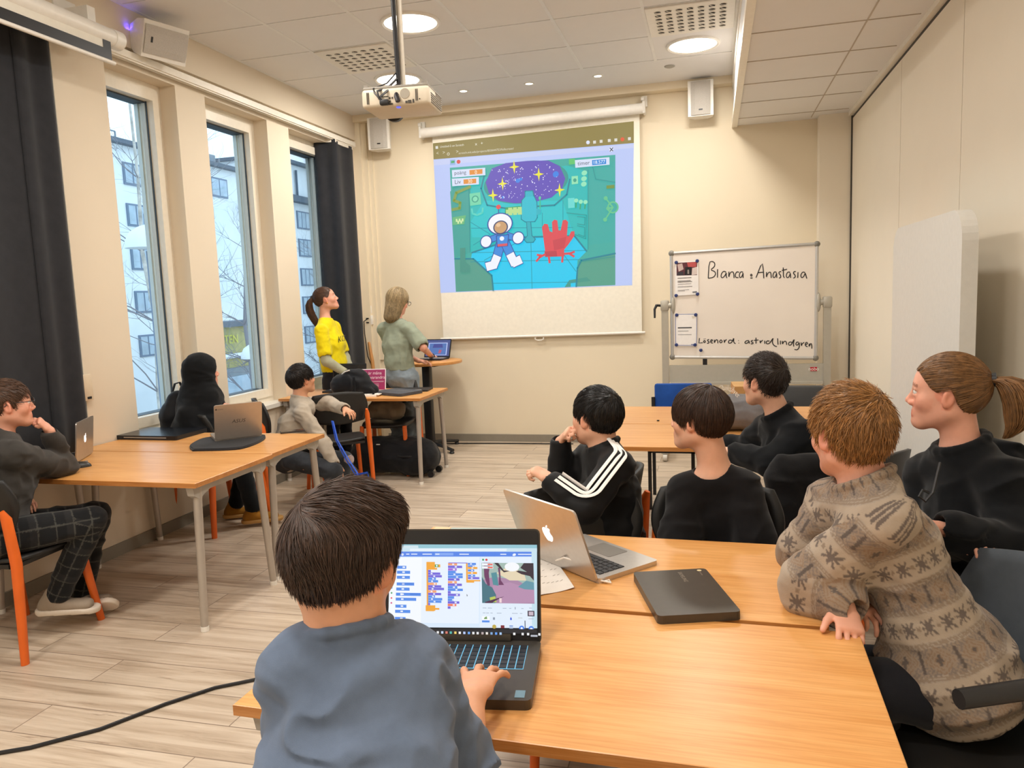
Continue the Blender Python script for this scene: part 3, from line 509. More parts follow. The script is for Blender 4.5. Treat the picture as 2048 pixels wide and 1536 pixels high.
ST=[[(-0.039,1.633),(-0.03,1.779),(0.001,1.784),(0.021,1.764),(0.016,1.733),(-0.02,1.708),(0.021,1.691),(0.026,1.664),(0.005,1.639),(-0.039,1.633)],[(0.043,1.711),(0.041,1.636)],[(0.117,1.681),(0.097,1.693),(0.077,1.673),(0.071,1.642),(0.086,1.63),(0.11,1.655),(0.119,1.681),(0.117,1.645),(0.124,1.628)],[(0.141,1.685),(0.139,1.628),(0.148,1.669),(0.168,1.686),(0.183,1.673),(0.185,1.626)],[(0.228,1.676),(0.208,1.682),(0.195,1.657),(0.198,1.631),(0.223,1.628)],[(0.263,1.675),(0.243,1.681),(0.23,1.655),(0.233,1.629),(0.245,1.627),(0.259,1.651),(0.263,1.675),(0.263,1.624)],
[(0.333,1.656),(0.341,1.645),(0.333,1.634),(0.325,1.646),(0.333,1.656)],[(0.324,1.62),(0.344,1.62)],[(0.373,1.621),(0.425,1.757),(0.435,1.693),(0.439,1.613)],[(0.388,1.664),(0.438,1.667)],[(0.462,1.666),(0.46,1.614),(0.47,1.652),(0.49,1.668),(0.5,1.654),(0.502,1.613)],[(0.546,1.66),(0.529,1.668),(0.516,1.643),(0.518,1.617),(0.531,1.614),(0.545,1.641),(0.547,1.66),(0.549,1.612)],[(0.585,1.665),(0.571,1.666),(0.565,1.651),(0.58,1.635),(0.583,1.616),(0.566,1.608)],[(0.602,1.7),(0.604,1.624),(0.612,1.609)],[(0.59,1.675),(0.634,1.684)],[(0.66,1.655),(0.641,1.661),(0.627,1.635),(0.631,1.61),(0.647,1.611),(0.659,1.636),(0.662,1.655),(0.664,1.607)],[(0.707,1.66),(0.692,1.661),(0.686,1.645),(0.702,1.629),(0.703,1.611),(0.686,1.603)],[(0.725,1.654),(0.723,1.604)],[(0.783,1.649),(0.763,1.655),(0.748,1.629),(0.752,1.605),(0.767,1.606),(0.781,1.631),(0.784,1.649),(0.798,1.595)],
[(-0.121,1.094),(-0.127,1.049),(-0.093,1.051)],[(-0.077,1.072),(-0.067,1.061),(-0.077,1.049),(-0.088,1.061),(-0.077,1.072)],[(-0.083,1.087),(-0.081,1.084)],[(-0.071,1.088),(-0.069,1.084)],[(-0.036,1.079),(-0.049,1.077),(-0.051,1.067),(-0.036,1.058),(-0.038,1.047),(-0.055,1.045)],[(-0.022,1.06),(-0.005,1.066),(-0.01,1.079),(-0.022,1.074),(-0.023,1.049),(-0.003,1.046)],[(0.01,1.076),(0.01,1.044),(0.018,1.067),(0.031,1.078),(0.041,1.067),(0.04,1.043)],[(0.067,1.075),(0.082,1.06),(0.067,1.042),(0.054,1.058),(0.067,1.075)],[(0.096,1.074),(0.098,1.042),(0.1,1.06),(0.117,1.076)],[(0.17,1.064),(0.144,1.073),(0.131,1.054),(0.139,1.039),(0.165,1.048),(0.182,1.096),(0.178,1.048),(0.195,1.036)],[(0.221,1.065),(0.222,1.062)],[(0.223,1.042),(0.224,1.038)],
[(0.312,1.061),(0.287,1.061),(0.274,1.043),(0.286,1.034),(0.307,1.045),(0.314,1.061),(0.314,1.034)],[(0.347,1.062),(0.332,1.06),(0.33,1.05),(0.348,1.042),(0.347,1.033),(0.327,1.031)],[(0.372,1.086),(0.372,1.033)],[(0.354,1.062),(0.394,1.065)],[(0.407,1.061),(0.409,1.031),(0.412,1.048),(0.43,1.062)],[(0.447,1.058),(0.447,1.03)],[(0.487,1.052),(0.467,1.057),(0.457,1.037),(0.47,1.026),(0.492,1.036),(0.522,1.088),(0.51,1.046),(0.522,1.014),(0.55,1.001)],[(0.556,1.076),(0.56,1.019)],[(0.58,1.055),(0.58,1.021)],[(0.596,1.052),(0.597,1.019),(0.605,1.042),(0.621,1.052),(0.631,1.038),(0.633,1.016)],[(0.68,1.037),(0.658,1.043),(0.645,1.024),(0.658,1.009),(0.675,1.021),(0.698,1.073),(0.69,1.031),(0.692,1)],[(0.734,1.036),(0.717,1.041),(0.708,1.021),(0.719,1.008),(0.734,1.025),(0.739,1.036),(0.739,0.989),(0.72,0.968),(0.698,0.974)],[(0.754,1.035),(0.757,0.999),(0.761,1.022),(0.78,1.035)],[(0.79,1.014),(0.809,1.021),(0.802,1.037),(0.79,1.029),(0.788,1.006),(0.807,0.996)],[(0.822,1.023),(0.819,0.992),(0.829,1.018),(0.838,1.026),(0.844,1.002),(0.843,0.978)]]
def smooth_path(p,it=2):
    for _ in range(it):
        q=[p[0]]
        for a,b in zip(p[:-1],p[1:]): q+=[tuple(a[i]*.75+b[i]*.25 for i in range(len(a))),tuple(a[i]*.25+b[i]*.75 for i in range(len(a)))]
        p=q+[p[-1]]
    return p
w=MB()
for s in ST:
    s=smooth_path(s,1 if len(s)>3 else 0); w.tube([(x-wx,-.0075,z) for x,z in s],.0042,6,0,None,True,.25,(0,1,0))
w.build('handwriting',plain('marker_black','#1B1B1E',.5),t)
def sheet(label,pts,extra):
    cx=sum(p[0] for p in pts)/4; cz=sum(p[1] for p in pts)/4
    t=thing('paper_notice',label,'paper',(cx,7.185,cz),0,'notices on the whiteboard')
    p=Paint(lambda x,z,k:(x-cx,-.0012-k,z-cz),.0002); p.col=lambda h:(p.idx.setdefault(h,len(p.mats)),p.mats.append(plain('print_'+h.strip('#'),h,.7)) if p.idx[h]==len(p.mats) else None)[0]
    p.poly(pts,'#F3F0EE'); extra(p); o=p.mb.build('printed_sheet',p.mats,t)
def ex1(p):
    p.poly([(-0.317,1.784),(-0.135,1.786),(-0.137,1.666),(-0.319,1.669)],'#5A2A33'); p.poly([(-0.311,1.769),(-0.267,1.778),(-0.255,1.724),(-0.299,1.705)],'#C9B3AE'); p.poly([(-0.225,1.784),(-0.137,1.784),(-0.145,1.74),(-0.215,1.742)],'#B9504F'); p.poly([(-0.241,1.743),(-0.184,1.742),(-0.185,1.671),(-0.248,1.671)],'#17161B'); p.poly([(-0.179,1.731),(-0.136,1.74),(-0.137,1.672),(-0.185,1.668)],'#D8C9C3'); p.poly([(-0.221,1.718),(-0.207,1.718),(-0.206,1.68),(-0.222,1.681)],'#8E8781'); p.poly([(-0.31,1.7),(-0.258,1.703),(-0.256,1.669),(-0.314,1.67)],'#37333B')
    for a,b,w_ in ((497,425,5),(520,420,5),(528,430,5),(545,425,3),(566,432,4),(592,408,3),(600,375,3)): p.line([(-0.301,2.167),(-0.195,2.161)] if 0 else [( [(-0.308,1.642)][0][0], [(-0.308,1.653)][0][1]-(a-490)*.00115),( [(-0.308,1.642)][0][0]+(b-322)*.00115, [(-0.308,1.653)][0][1]-(a-490)*.00115+.002)],w_*.0011,'#6E6A68')
    p.poly([(-0.179,1.518),(-0.14,1.521),(-0.14,1.511),(-0.179,1.51)],'#4B5560')
def ex2(p):
    p.line([(-0.333,1.318),(-0.142,1.314)],.004,'#2F4A9B'); p.line([(-0.142,1.314),(-0.15,1.026)],.004,'#2F4A9B'); p.line([(-0.15,1.026),(-0.334,1.034)],.004,'#2F4A9B'); p.line([(-0.334,1.034),(-0.333,1.318)],.004,'#2F4A9B')
    p.line([(-0.311,1.193),(-0.191,1.192)],.010,'#3A3A3E'); p.line([(-0.312,1.163),(-0.22,1.162)],.005,'#8C8A8A'); p.line([(-0.312,1.13),(-0.193,1.128)],.004,'#8C8A8A'); p.line([(-0.195,1.038),(-0.171,1.037)],.006,'#2F4A9B'); p.poly([(-0.189,1.297),(-0.158,1.294),(-0.177,1.27)],'#D9D3C2')
sheet('paper notice with a dark red photo at its top on the whiteboard',[(-0.329,1.793),(-0.127,1.797),(-0.125,1.492),(-0.334,1.486)],ex1)
sheet('blue bordered white paper notice low on the whiteboard',[(-0.336,1.323),(-0.139,1.319),(-0.145,1.019),(-0.34,1.027)],ex2)
M_MAG=plain('blue_magnet','#22356F',.35)
for (x,z),lab in zip([(-0.32,1.788),(-0.134,1.793),(-0.325,1.489),(-0.135,1.495),(-0.322,1.311),(-0.152,1.308),(-0.329,1.037),(-0.161,1.033),(-0.11,0.983)],('upper left of the photo notice','upper right of the photo notice','lower left of the photo notice','lower right of the photo notice','upper left of the blue bordered notice','upper right of the blue bordered notice','lower left of the blue bordered notice','lower right of the blue bordered notice','')):
    o=MB().lathe([(.0005,.010),(.011,.010),(.0155,.006),(.016,0)],16,0,rotx(math.pi/2),False).build('magnet',M_MAG,None,(x,7.1835,z)); tag(o,'round blue magnet at the '+lab if lab else 'single blue magnet holding nothing below the notices','magnet','blue whiteboard magnets')
# ============================================================= pale rounded screen panel by the partition
t=thing('room_divider','tall pale grey padded divider panel with rounded corners by the right wall','divider',(1.0,4.08,0))
def dv(): return [(x,z) for x,z in rrect(1.22,1.80,.13,7,0,.93)]
m=MB(); m.prism(dv(),-.03,.03,0,rotz(math.pi/2)@rotx(math.pi/2)); m.build('padded_panel',plain('divider_felt','#D5D2CB',.9,0,.02,40,.1),t)
m=MB(); 
for y in (-.45,.45): m.box((-.2,y-.03,.0),(.2,y+.03,.03))
m.build('foot',M_STAND,t)
# ============================================================= tables
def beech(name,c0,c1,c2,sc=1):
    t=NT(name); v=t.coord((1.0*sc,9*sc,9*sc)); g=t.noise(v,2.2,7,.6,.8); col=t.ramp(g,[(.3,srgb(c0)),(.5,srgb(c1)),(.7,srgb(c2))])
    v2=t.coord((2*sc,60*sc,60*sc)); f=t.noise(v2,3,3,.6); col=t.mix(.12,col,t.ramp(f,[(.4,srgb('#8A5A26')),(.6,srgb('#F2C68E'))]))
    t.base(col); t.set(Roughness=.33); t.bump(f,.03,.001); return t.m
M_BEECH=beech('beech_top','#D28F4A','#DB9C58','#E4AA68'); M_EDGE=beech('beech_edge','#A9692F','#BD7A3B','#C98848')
M_LEG=plain('table_leg_grey','#B3AAA0',.4,.35); M_BRK=plain('bracket_grey','#A9A39A',.5)
def table(label,x0,x1,y0,y1,z=.735,rz=0,leg_in=.05,ends=(1,1),leg_mat=None,group='beech topped tables'):
    cx,cy=(x0+x1)/2,(y0+y1)/2; w,d=(x1-x0)/2,(y1-y0)/2; lm=leg_mat or M_LEG
    t=thing('table',label,'table',(cx,cy,0),rz,group)
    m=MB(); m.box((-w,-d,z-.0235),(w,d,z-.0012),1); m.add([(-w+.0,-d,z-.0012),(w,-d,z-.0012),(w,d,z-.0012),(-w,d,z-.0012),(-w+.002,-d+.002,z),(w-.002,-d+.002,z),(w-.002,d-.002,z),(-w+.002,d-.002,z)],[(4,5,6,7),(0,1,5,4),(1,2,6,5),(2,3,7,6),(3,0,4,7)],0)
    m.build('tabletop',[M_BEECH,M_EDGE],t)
    for sx in (-1,1):
        xx=sx*(w-leg_in); m=MB(); m.box((xx-.018,-d+.05,z-.06),(xx+.018,d-.05,z-.032)); 
        for sy in (-1,1): m.prism([(sy*(d-.02),z-.028),(sy*(d-.19),z-.028),(sy*(d-.16),z-.055),(sy*(d-.10),z-.075),(sy*(d-.07),z-.095),(sy*(d-.03),z-.07)][::sy],-.02,.02,0,tr(xx,0,0)@rotz(math.pi/2)@rotx(math.pi/2))
        m.build('leg_bracket',M_BRK,t)
        for sy in (-1,1):
            m=MB(); m.tube([(xx,sy*(d-.075),z-.035),(xx+sx*.012,sy*(d-.028),.02)],[.0215,.018],14); m.tube([(xx+sx*.012,sy*(d-.0285),.024),(xx+sx*.0125,sy*(d-.027),0)],.0195,14,1); m.build('leg',[lm,M_WPL],t)
    m=MB(); m.box((-w+.06,-.02,z-.055),(w-.06,.02,z-.024)); m.build('beam',lm,t)
    return t
table('beech table at the left wall nearest the camera holding the open silver laptop',-3.655,-2.345,2.99,3.645)
table('second beech table at the left wall with the closed black laptop on it',-3.665,-2.36,3.655,4.255)
table('beech table at the back left under the black backpack and laptop sleeve',-3.66,-2.345,5.84,6.53)
table('beech front table nearest the camera with the boy\'s large laptop',-.958,.318,1.27,1.868,rz=-.025)
table('beech front table just behind the nearest one under the silver laptop',-.99,.272,1.892,2.488,rz=-.03)
table('beech table in the middle right where the boy in black leans',-.70,.66,3.975,4.67)
table('beech table in the middle right nearest the whiteboard',-.66,.66,4.68,5.385)
# round standing table
c=(-2.83,7.28); t=thing('round_table','round beech topped standing table with black column on the far left','table',(*c,0))
MB().lathe([(.0005,.892),(.36,.892),(.3635,.896),(.3635,.918),(.361,.92),(.0005,.92)],48,0,None,False).build('tabletop',[M_BEECH],t)
MB().rbox((0,0,.47),(.085,.085,.84),.012,2,0).cbox((0,0,.88),(.3,.3,.02)).build('column',M_BLK,t)
for k in range(4):
    a=math.radians(-32+90*k); m=MB(); m.tube([(0,0,.075),(.2*math.cos(a),.2*math.sin(a),.06),(.36*math.cos(a),.36*math.sin(a),.035)],[.03,.026,.022],10,0,None,True,.7); m.lathe([(.024,0),(.026,.012),(.01,.03)],14,0,tr(.345*math.cos(a),.345*math.sin(a),0)); m.build('foot',M_BLK,t)
# ============================================================= chairs
M_OR=plain('orange_lacquer_leg','#E0661C',.42,0,.05,12); M_SHELL=plain('black_shell','#1C1B1A',.5); M_SHELLB=plain('brown_black_shell','#2B2722',.55)
def shell_seat(m,w,d,z,dip=.012,th=.02):
    def f(u,v):
        a=(u-.5)*2; b=(v-.5)*2; k=max(abs(a),abs(b)); r=math.hypot(a,b) or 1; s=k/r*(1-.0)+(1-k/r)*0; sq=1-(1-s)*.45
        x=a*sq*w/2 if True else 0; y=b*sq*d/2; return (x,y,z-dip*(1-min(1,a*a+b*b*.6))-.012*max(0,b-.6)/.4)
    m.grid(f,14,14)
def shell_back(m,w,h,z,y,lean=.2,curve=.055):
    def f(u,v):
        a=(u-.5)*2; b=(v-.5)*2; k=max(abs(a),abs(b)); r=math.hypot(a,b) or 1; sq=1-(1-k/r)*.5
        x=a*sq*w/2; zz=b*sq*h/2; return (x,y+curve*(x/(w/2))**2-lean*zz*.9,z+zz)
    m.grid(f,16,12)
def chair(label,loc,rz,group='black chairs with orange legs',shell=None,back_h=.26):
    sh=shell or M_SHELL; t=thing('chair',label,'chair',(loc[0],loc[1],0),rz,group)
    m=MB(); shell_seat(m,.44,.43,.455); o=m.build('seat',sh,t); solid(o,.016)
    m=MB(); shell_back(m,.46,back_h,.72,-.235); o=m.build('backrest',sh,t); solid(o,.016)
    m=MB(); m.box((-.19,-.20,.42),(.19,-.17,.44)).box((-.19,.15,.42),(.19,.18,.44)).box((-.19,-.2,.42),(-.16,.18,.44)).box((.16,-.2,.42),(.19,.18,.44)); m.build('seat_frame',sh,t)
    for s in (-1,1):
        m=MB(); m.tube([(s*.235,-.245,0),(s*.225,-.22,.45),(s*.215,-.235,.66),(s*.21,-.25,.70)],[.019,.026,.024,.012],12,0,None,True,.8); m.build('leg',M_OR,t)
        m=MB(); m.tube([(s*.225,.235,0),(s*.195,.17,.44)],[.019,.025],12,0,None,True,.8); m.build('leg',M_OR,t)
    return t
ch=chair('black chair with orange legs under the boy in glasses at the left edge',(-3.225,2.80),.05)
def place(label,x,y,rz): return dup(ch,(x,y,0),rz,label)
place('black chair of the hooded person by the windows',-3.40,4.62,-.35)
place('black chair of the boy in the beige sweater',-3.17,5.19,-.86)
place('empty black chair whose backrest carries the boy\'s arm and a blue strap',-2.98,5.57,.64)
place('black chair with orange legs and a khaki bag under the back left table',-2.86,6.35,math.pi+.1)
place('black chair of the boy in the striped tracksuit top',-.54,3.02,1.5)
place('empty black chair beside the boy in the striped tracksuit top',-.42,2.50,math.pi+.3)
place('black chair of the boy in the plain black t-shirt',.007,2.57,math.pi)
place('black chair with a coat over it under the boy in the dark zip sweater',.52,3.52,.9)
place('black chair under the boy in the blue t-shirt in front',-.49,.78,0)
place('black chair of the woman with the ponytail at the right',.92,2.58,1.3)
# armchair of the ginger boy
t=thing('armchair','grey shell armchair with black arms and orange legs at the right edge','chair',(.56,1.95,0),1.99)
M_GSH=cloth('grey_blue_upholstery','#4A5057',.8,600,.2)
m=MB(); shell_seat(m,.50,.46,.455,.02); solid(m.build('seat',M_SHELL,t),.03)
m=MB(); shell_back(m,.52,.38,.66,-.27,.25,.07); solid(m.build('backrest',M_GSH,t),.035)
for s in (-1,1):
    m=MB(); m.tube([(s*.27,.22,.715),(s*.275,0,.72),(s*.275,-.16,.71),(s*.25,-.27,.70)],[.02,.021,.021,.02],12).tube([(s*.275,-.14,.70),(s*.25,-.16,.45)],.016,10); m.build('arm',M_BLK,t)
    for y,y2 in ((-.24,-.18),(.22,.17)): m=MB(); m.tube([(s*.22,y,0),(s*.19,y2,.44)],[.019,.026],12); m.build('leg',M_OR,t)
m=MB(); m.box((-.2,-.2,.41),(.2,.2,.44)); m.build('seat_frame',M_SHELL,t)
# blue chair with black frame beyond the middle table
t=thing('chair','blue chair with square black frame behind the middle table','chair',(-.22,5.56,0),math.pi)
M_BLUE=cloth('blue_seat_fabric','#1F4E9E',.8,500,.2)
m=MB(); m.rbox((0,0,.45),(.44,.42,.05),.02,2); m.build('seat',M_BLUE,t); m=MB(); m.rbox((0,-.22,.70),(.42,.04,.30),.018,2,0,tr(0,0,0)); m.build('backrest',M_BLUE,t)
m=MB()
for s in (-1,1): m.box((s*.22-.012,.19,0),(s*.22+.012,.215,.44)).box((s*.22-.012,-.215,0),(s*.22+.012,-.19,.75)).box((s*.22-.012,-.2,.415),(s*.22+.012,.2,.44))
m.box((-.22,.19,.41),(.22,.215,.44)).box((-.09,.19,.15),(-.066,.215,.42)); m.build('frame',M_BLK,t)
# dark grey chair back beside the box
t=thing('chair','dark grey high chair under the whiteboard ledge on the right','chair',(.72,5.95,0),math.pi-.1)
m=MB(); m.rbox((0,-.2,.60),(.48,.05,.36),.02,2); m.build('backrest',plain('dark_grey_back','#3E3F40',.6),t); m=MB(); m.rbox((0,0,.46),(.46,.44,.05),.02,2); m.build('seat',plain('dark_grey_back','#3E3F40',.6),t)
for s in (-1,1):
    for y in (-.2,.2): MB().tube([(s*.2,y,0),(s*.2,y,.45 if y>0 else .7)],.014,8).build('leg',M_BLK,t)
# ============================================================= laptops
M_SIL=plain('laptop_silver','#C9C4BE',.32,.75,.03,60); M_KEY=plain('laptop_key','#1E1E22',.5); M_DKL=plain('laptop_dark','#2A2A2E',.42,.3); M_BRN=plain('laptop_bronze_grey','#4A443C',.4,.4,.05,40); M_SCR=plain('laptop_screen_off','#16161A',.12)
def apple(p):
    out=[]
    body=[(0,-.47),(.12,-.5),(.24,-.46),(.36,-.28),(.40,-.12),(.28,.02),(.25,.14),(.29,.26),(.36,.32),(.24,.40),(.10,.37),(0,.33),(-.12,.38),(-.28,.36),(-.39,.22),(-.41,.02),(-.34,-.24),(-.22,-.44),(-.12,-.5)]
    return body
def laptop(label,hinge,ang,w,d,lidlen,tilt,body,key,th=.016,closed=False,rows=5,cols=14,keyglow=None,screen=None,z=None,lidth=.006,group='laptops on the tables',bezel=None,trackpad=True):
    """hinge: world point of the hinge centre on the table; ang: direction of the local x axis; the user sits at local -y"""
    t=thing('laptop',label,'laptop',hinge,ang,group)
    m=MB(); m.rbox((0,-d/2,th/2),(w,d,th),.012,3,0,None,True); m.build('base',body,t)
    if closed:
        m=MB(); m.rbox((0,-d/2,th+lidth/2),(w,d,lidth),.012,3,0,None,True); l=m.build('lid',body,t); return t,l,Matrix.Translation((0,0,th+lidth))
    kw,kd=w*.86,d*.42; y1=-d*.10; kb=MB(); sw=kw/cols; sd=kd/rows
    if keyglow: kb.box((-kw/2,y1-kd,th),(kw/2,y1,th+.0006),1)
    for j in range(rows):
        for i in range(cols):
            if j==rows-1 and 3<i<9: continue
            x=-kw/2+sw*(i+.5); y=y1-sd*(j+.5); kb.box((x-sw*.43,y-sd*.40,th),(x+sw*.43,y+sd*.43,th+.0022))
        if j==rows-1: kb.box((-kw/2+sw*4.07,y1-kd+sd*.1,th),(-kw/2+sw*8.93,y1-kd+sd*.93,th+.0022))
    kb.build('keyboard',[key]+([keyglow] if keyglow else []),t)
    if trackpad: m=MB(); m.rbox((0 if not keyglow else -.03,-d*.77,th+.0002),(w*.33,d*.34,.0012),.006,2,0,None,True); m.build('trackpad',plain('trackpad','#8F8A83',.3,.4) if body is M_SIL else plain('trackpad_dark','#38352F',.35),t)
    T=tr(0,.002,th*.6)@rotx(math.pi/2-tilt)     # lid local: x across, y up along the lid, z towards the user
    m=MB(); m.rbox((0,lidlen/2,-lidth/2),(w,lidlen,lidth),.012,3,0,T,True); m.tube([(-w*.36,.0,0),(w*.36,.0,0)],.006,8,0,T); l=m.build('lid',body,t)
    m=MB(); m.rbox((0,lidlen/2,.0004),(w-.006,lidlen-.006,.001),.01,3,0,T,True); m.build('bezel',bezel or M_BLK,l)
    if screen is None: m=MB(); m.box((-w/2+.012,.022,.001),(w/2-.012,lidlen-.012,.0016),0,T); m.build('screen',M_SCR,l)
    return t,l,T
def flatpoly(name,pts,T,mat,parent,z=0,th=.0005,flipx=False):
    m=MB(); m.prism(pts,z-th,z,0,T); return m.build(name,mat,parent)
def lidlogo(l,T,lidth,s,w,h,mat):
    M=T@tr(0,h/2,-lidth-.0002)@Matrix.Diagonal((-1,1,1,1)); m=MB()
    m.prism([(x*s,y*s*1.02) for x,y in smooth_path(apple(0)+[apple(0)[0]],1)[:-1]],-.0006,.0006,0,M); m.prism([(.02*s,.40*s),(.06*s,.52*s),(.2*s,.62*s),(.19*s,.5*s),(.12*s,.42*s)],-.0006,.0006,0,M); m.build('lid_logo',mat,l)
M_LOGO=emit('lit_logo','#FFFFFF',.9,True)
def hang(a,b): v=Vector(b)-Vector(a); return math.atan2(v.y,v.x)
# front: large dark laptop of the boy in blue (screen on, keys lit)
eY=math.radians(8); hR=Vector((-0.39,1.638,0.757)); e=Vector((math.cos(eY),math.sin(eY),0)); hc=hR-e*.199; hc.z=.735
t,l,T=laptop('large dark laptop with lit screen in front of the boy in the blue t-shirt',tuple(hc),eY,.398,.262,.262,.25,M_BRN,M_KEY,.021,rows=6,cols=19,keyglow=emit('key_backlight','#7FD0F5',.9),screen=1,bezel=M_BLK)
MB().rbox((-.02,.016,.006),(.30,.02,.012),.004,2,0,T).build('hinge_cover',M_BRN,l)
MB().box((.165,-.252,.0212),(.185,-.224,.0216)).build('badge',plain('badge_blue_grey','#6D8FA0',.4),t)
TS=T@tr(.199,-(.757-.735-.0126)/math.cos(.25),0)
sc=Paint(lambda x,y,k:tuple(TS@Vector((x,y,.0016+k))),.00006); A=sc.poly
A([(-0.357,0.236),(-0.007,0.235),(-0.009,0.045),(-0.366,0.043)],'#D7E8FA'); A([(-0.357,0.236),(-0.007,0.235),(-0.007,0.227),(-0.357,0.227)],'#8FC3D2'); A([(-0.348,0.233),(-0.293,0.233),(-0.292,0.227),(-0.348,0.227)],'#CFE3EC')
A([(-0.357,0.227),(-0.007,0.227),(-0.007,0.219),(-0.357,0.219)],'#C7E1EE'); A([(-0.313,0.226),(-0.079,0.226),(-0.079,0.22),(-0.313,0.22)],'#E3EFF8'); A([(-0.357,0.219),(-0.02,0.219),(-0.02,0.208),(-0.358,0.207)],'#4F83E6')
A([(-0.356,0.216),(-0.339,0.216),(-0.339,0.209),(-0.357,0.209)],'#F3E6E0'); sc.text('scratch',*[(-0.355,0.21),(-0.339,0.21)],.0052,'#E8604C'); A([(-0.252,0.216),(-0.207,0.216),(-0.207,0.21),(-0.252,0.21)],'#7FA6F0')
for a,b in ((415,445),(472,535),(600,700),(745,785),(1015,1115),(1470,1530),(1665,1805)): sc.line([tuple([(-0.411,0.213)][0][i]+([(-0.195,0.213)][0][i]-[(-0.411,0.213)][0][i])*q/1000 for i in (0,1)) for q in (a,b)],.0022,'#E8F0FF')
sc.ell([(-0.331,0.212),(-0.328,0.212),(-0.331,0.215)],'#DDE8FF'); sc.ell([(-0.061,0.212),(-0.057,0.212),(-0.06,0.215)],'#F0F5FF'); A([(-0.02,0.227),(-0.007,0.227),(-0.009,0.045),(-0.021,0.045)],'#C4E0EE')
A([(-0.362,0.205),(-0.283,0.205),(-0.285,0.054),(-0.364,0.053)],'#F2F7FE'); A([(-0.283,0.205),(-0.144,0.206),(-0.146,0.054),(-0.285,0.054)],'#E6F0FD'); A([(-0.142,0.206),(-0.02,0.206),(-0.021,0.046),(-0.144,0.045)],'#E1EDFB')
for y,h in ((460,'#4C7FE8'),(518,'#6E55D0'),(575,'#B45CD0'),(630,'#E0B040'),(685,'#E89A4A'),(743,'#55A5D8'),(800,'#3FA060'),(857,'#E0586A'),(912,'#D0508A')):
    c=([(-0.355,0.288)][0][0]+([(-0.357,0.081)][0][0]-[(-0.355,0.288)][0][0])*y/1000,[(-0.357,0.288)][0][1]+([(-0.355,0.081)][0][1]-[(-0.357,0.288)][0][1])*y/1000); sc.ell([c,(c[0]+.0021,c[1]),(c[0],c[1]+.0021)],h)
O4=[(-0.412,0.288),(-0.195,0.287),(-0.409,0.081)]
def s4(x,y): return (O4[0][0]+(O4[1][0]-O4[0][0])*x/1000+(O4[2][0]-O4[0][0])*y/1000,O4[0][1]+(O4[1][1]-O4[0][1])*x/1000+(O4[2][1]-O4[0][1])*y/1000)
def blk(x0,y0,x1,y1,h): A([s4(x0,y0),s4(x1,y0),s4(x1,y1),s4(x0,y1)],h)
BL,VI,OG,WH='#4F8BE8','#6F63D8','#F0A534','#EEF3FC'
for x0,y,x1 in ((310,492,412),(307,548,455),(305,605,452),(303,680,500),(298,737,448),(295,795,575),(292,850,522),(288,928,412),(285,986,455),(282,1065,402),(280,1122,380)): blk(x0,y,x1,min(y+34,1140),BL); blk(x0+60,y+8,x0+88,min(y+24,1136),WH)
blk(345,800,365,822,WH); blk(455,805,565,812,'#3A6EC8'); blk(350,692,490,697,'#3A6EC8')
blk(640,445,735,990,OG); blk(662,530,900,930,'#E6F0FD'); blk(640,472,795,505,OG); blk(735,474,775,503,'#3F9E52'); blk(748,478,764,498,WH); blk(640,512,760,532,OG); blk(628,930,722,995,OG); blk(628,958,780,978,OG)
for y,x1,h in ((535,690,VI),(563,795,VI),(592,812,VI),(620,745,BL),(648,770,BL),(677,755,'#F0A070'),(705,805,VI),(733,835,VI),(762,750,'#F0A070'),(790,803,VI),(818,735,BL),(846,815,BL),(874,805,BL),(902,680,VI)): blk(658,y,x1,y+26,h); blk(685+(y%40),y+6,705+(y%40),y+20,WH)
for y,x1,h in ((455,985,'#F0A070'),(484,1040,VI),(513,980,'#A066D8'),(541,975,BL),(568,1045,BL),(597,1045,BL),(625,1010,VI),(655,980,'#F0A070'),(683,1035,VI),(711,985,BL),(739,1045,BL),(767,912,VI),(795,1012,VI),(823,950,BL),(851,942,BL),(879,1005,VI),(907,972,'#EF7B62'),(936,908,VI)): blk(884-(y-455)*.016,y,x1,y+26,h); blk(925+(y%50),y+6,947+(y%50),y+20,WH)
blk(1085,450,1103,670,OG); blk(1085,640,1240,655,OG); blk(1085,655,1172,670,OG); blk(890,448,1100,456,VI)
for y,x1,h in ((450,1195,BL),(477,1180,BL),(495,1210,OG),(522,1175,BL),(550,1205,OG),(580,1185,BL),(607,1230,VI)): blk(1105,y,x1,y+24,h); blk(1130+(y%30),y+6,1150+(y%30),y+18,WH)
A([s4(1088,795),s4(1100,812),s4(1093,812),s4(1096,822),s4(1091,823),s4(1089,815)],'#1B1B22')
A([s4(1265,403),s4(1285,403),s4(1285,424),s4(1265,424)],'#3F9E62'); sc.ell([s4(1312,414),s4(1325,414),s4(1312,401)],'#D8404A')
blk(1257,447,1823,892,'#9FB8B0'); A([s4(1257,640),s4(1400,600),s4(1650,640),s4(1823,740),s4(1823,892),s4(1257,892)],'#A883A4'); A([s4(1420,560),s4(1560,480),s4(1720,560),s4(1740,640),s4(1560,640)],'#E2D3B4'); A([s4(1370,700),s4(1560,660),s4(1823,745),s4(1823,880),s4(1480,892),s4(1400,800)],'#B48CAE')
A([s4(1257,600),s4(1300,680),s4(1370,720),s4(1410,800),s4(1400,892),s4(1257,892)],'#3F7080'); A([s4(1280,447),s4(1355,447),s4(1335,560),s4(1345,700),s4(1320,700),s4(1285,600)],'#6A3560'); A([s4(1435,500),s4(1458,500),s4(1465,640),s4(1500,690),s4(1440,692),s4(1448,600)],'#6A3560'); A([s4(1360,560),s4(1420,550),s4(1440,700),s4(1380,690)],'#4C8C98')
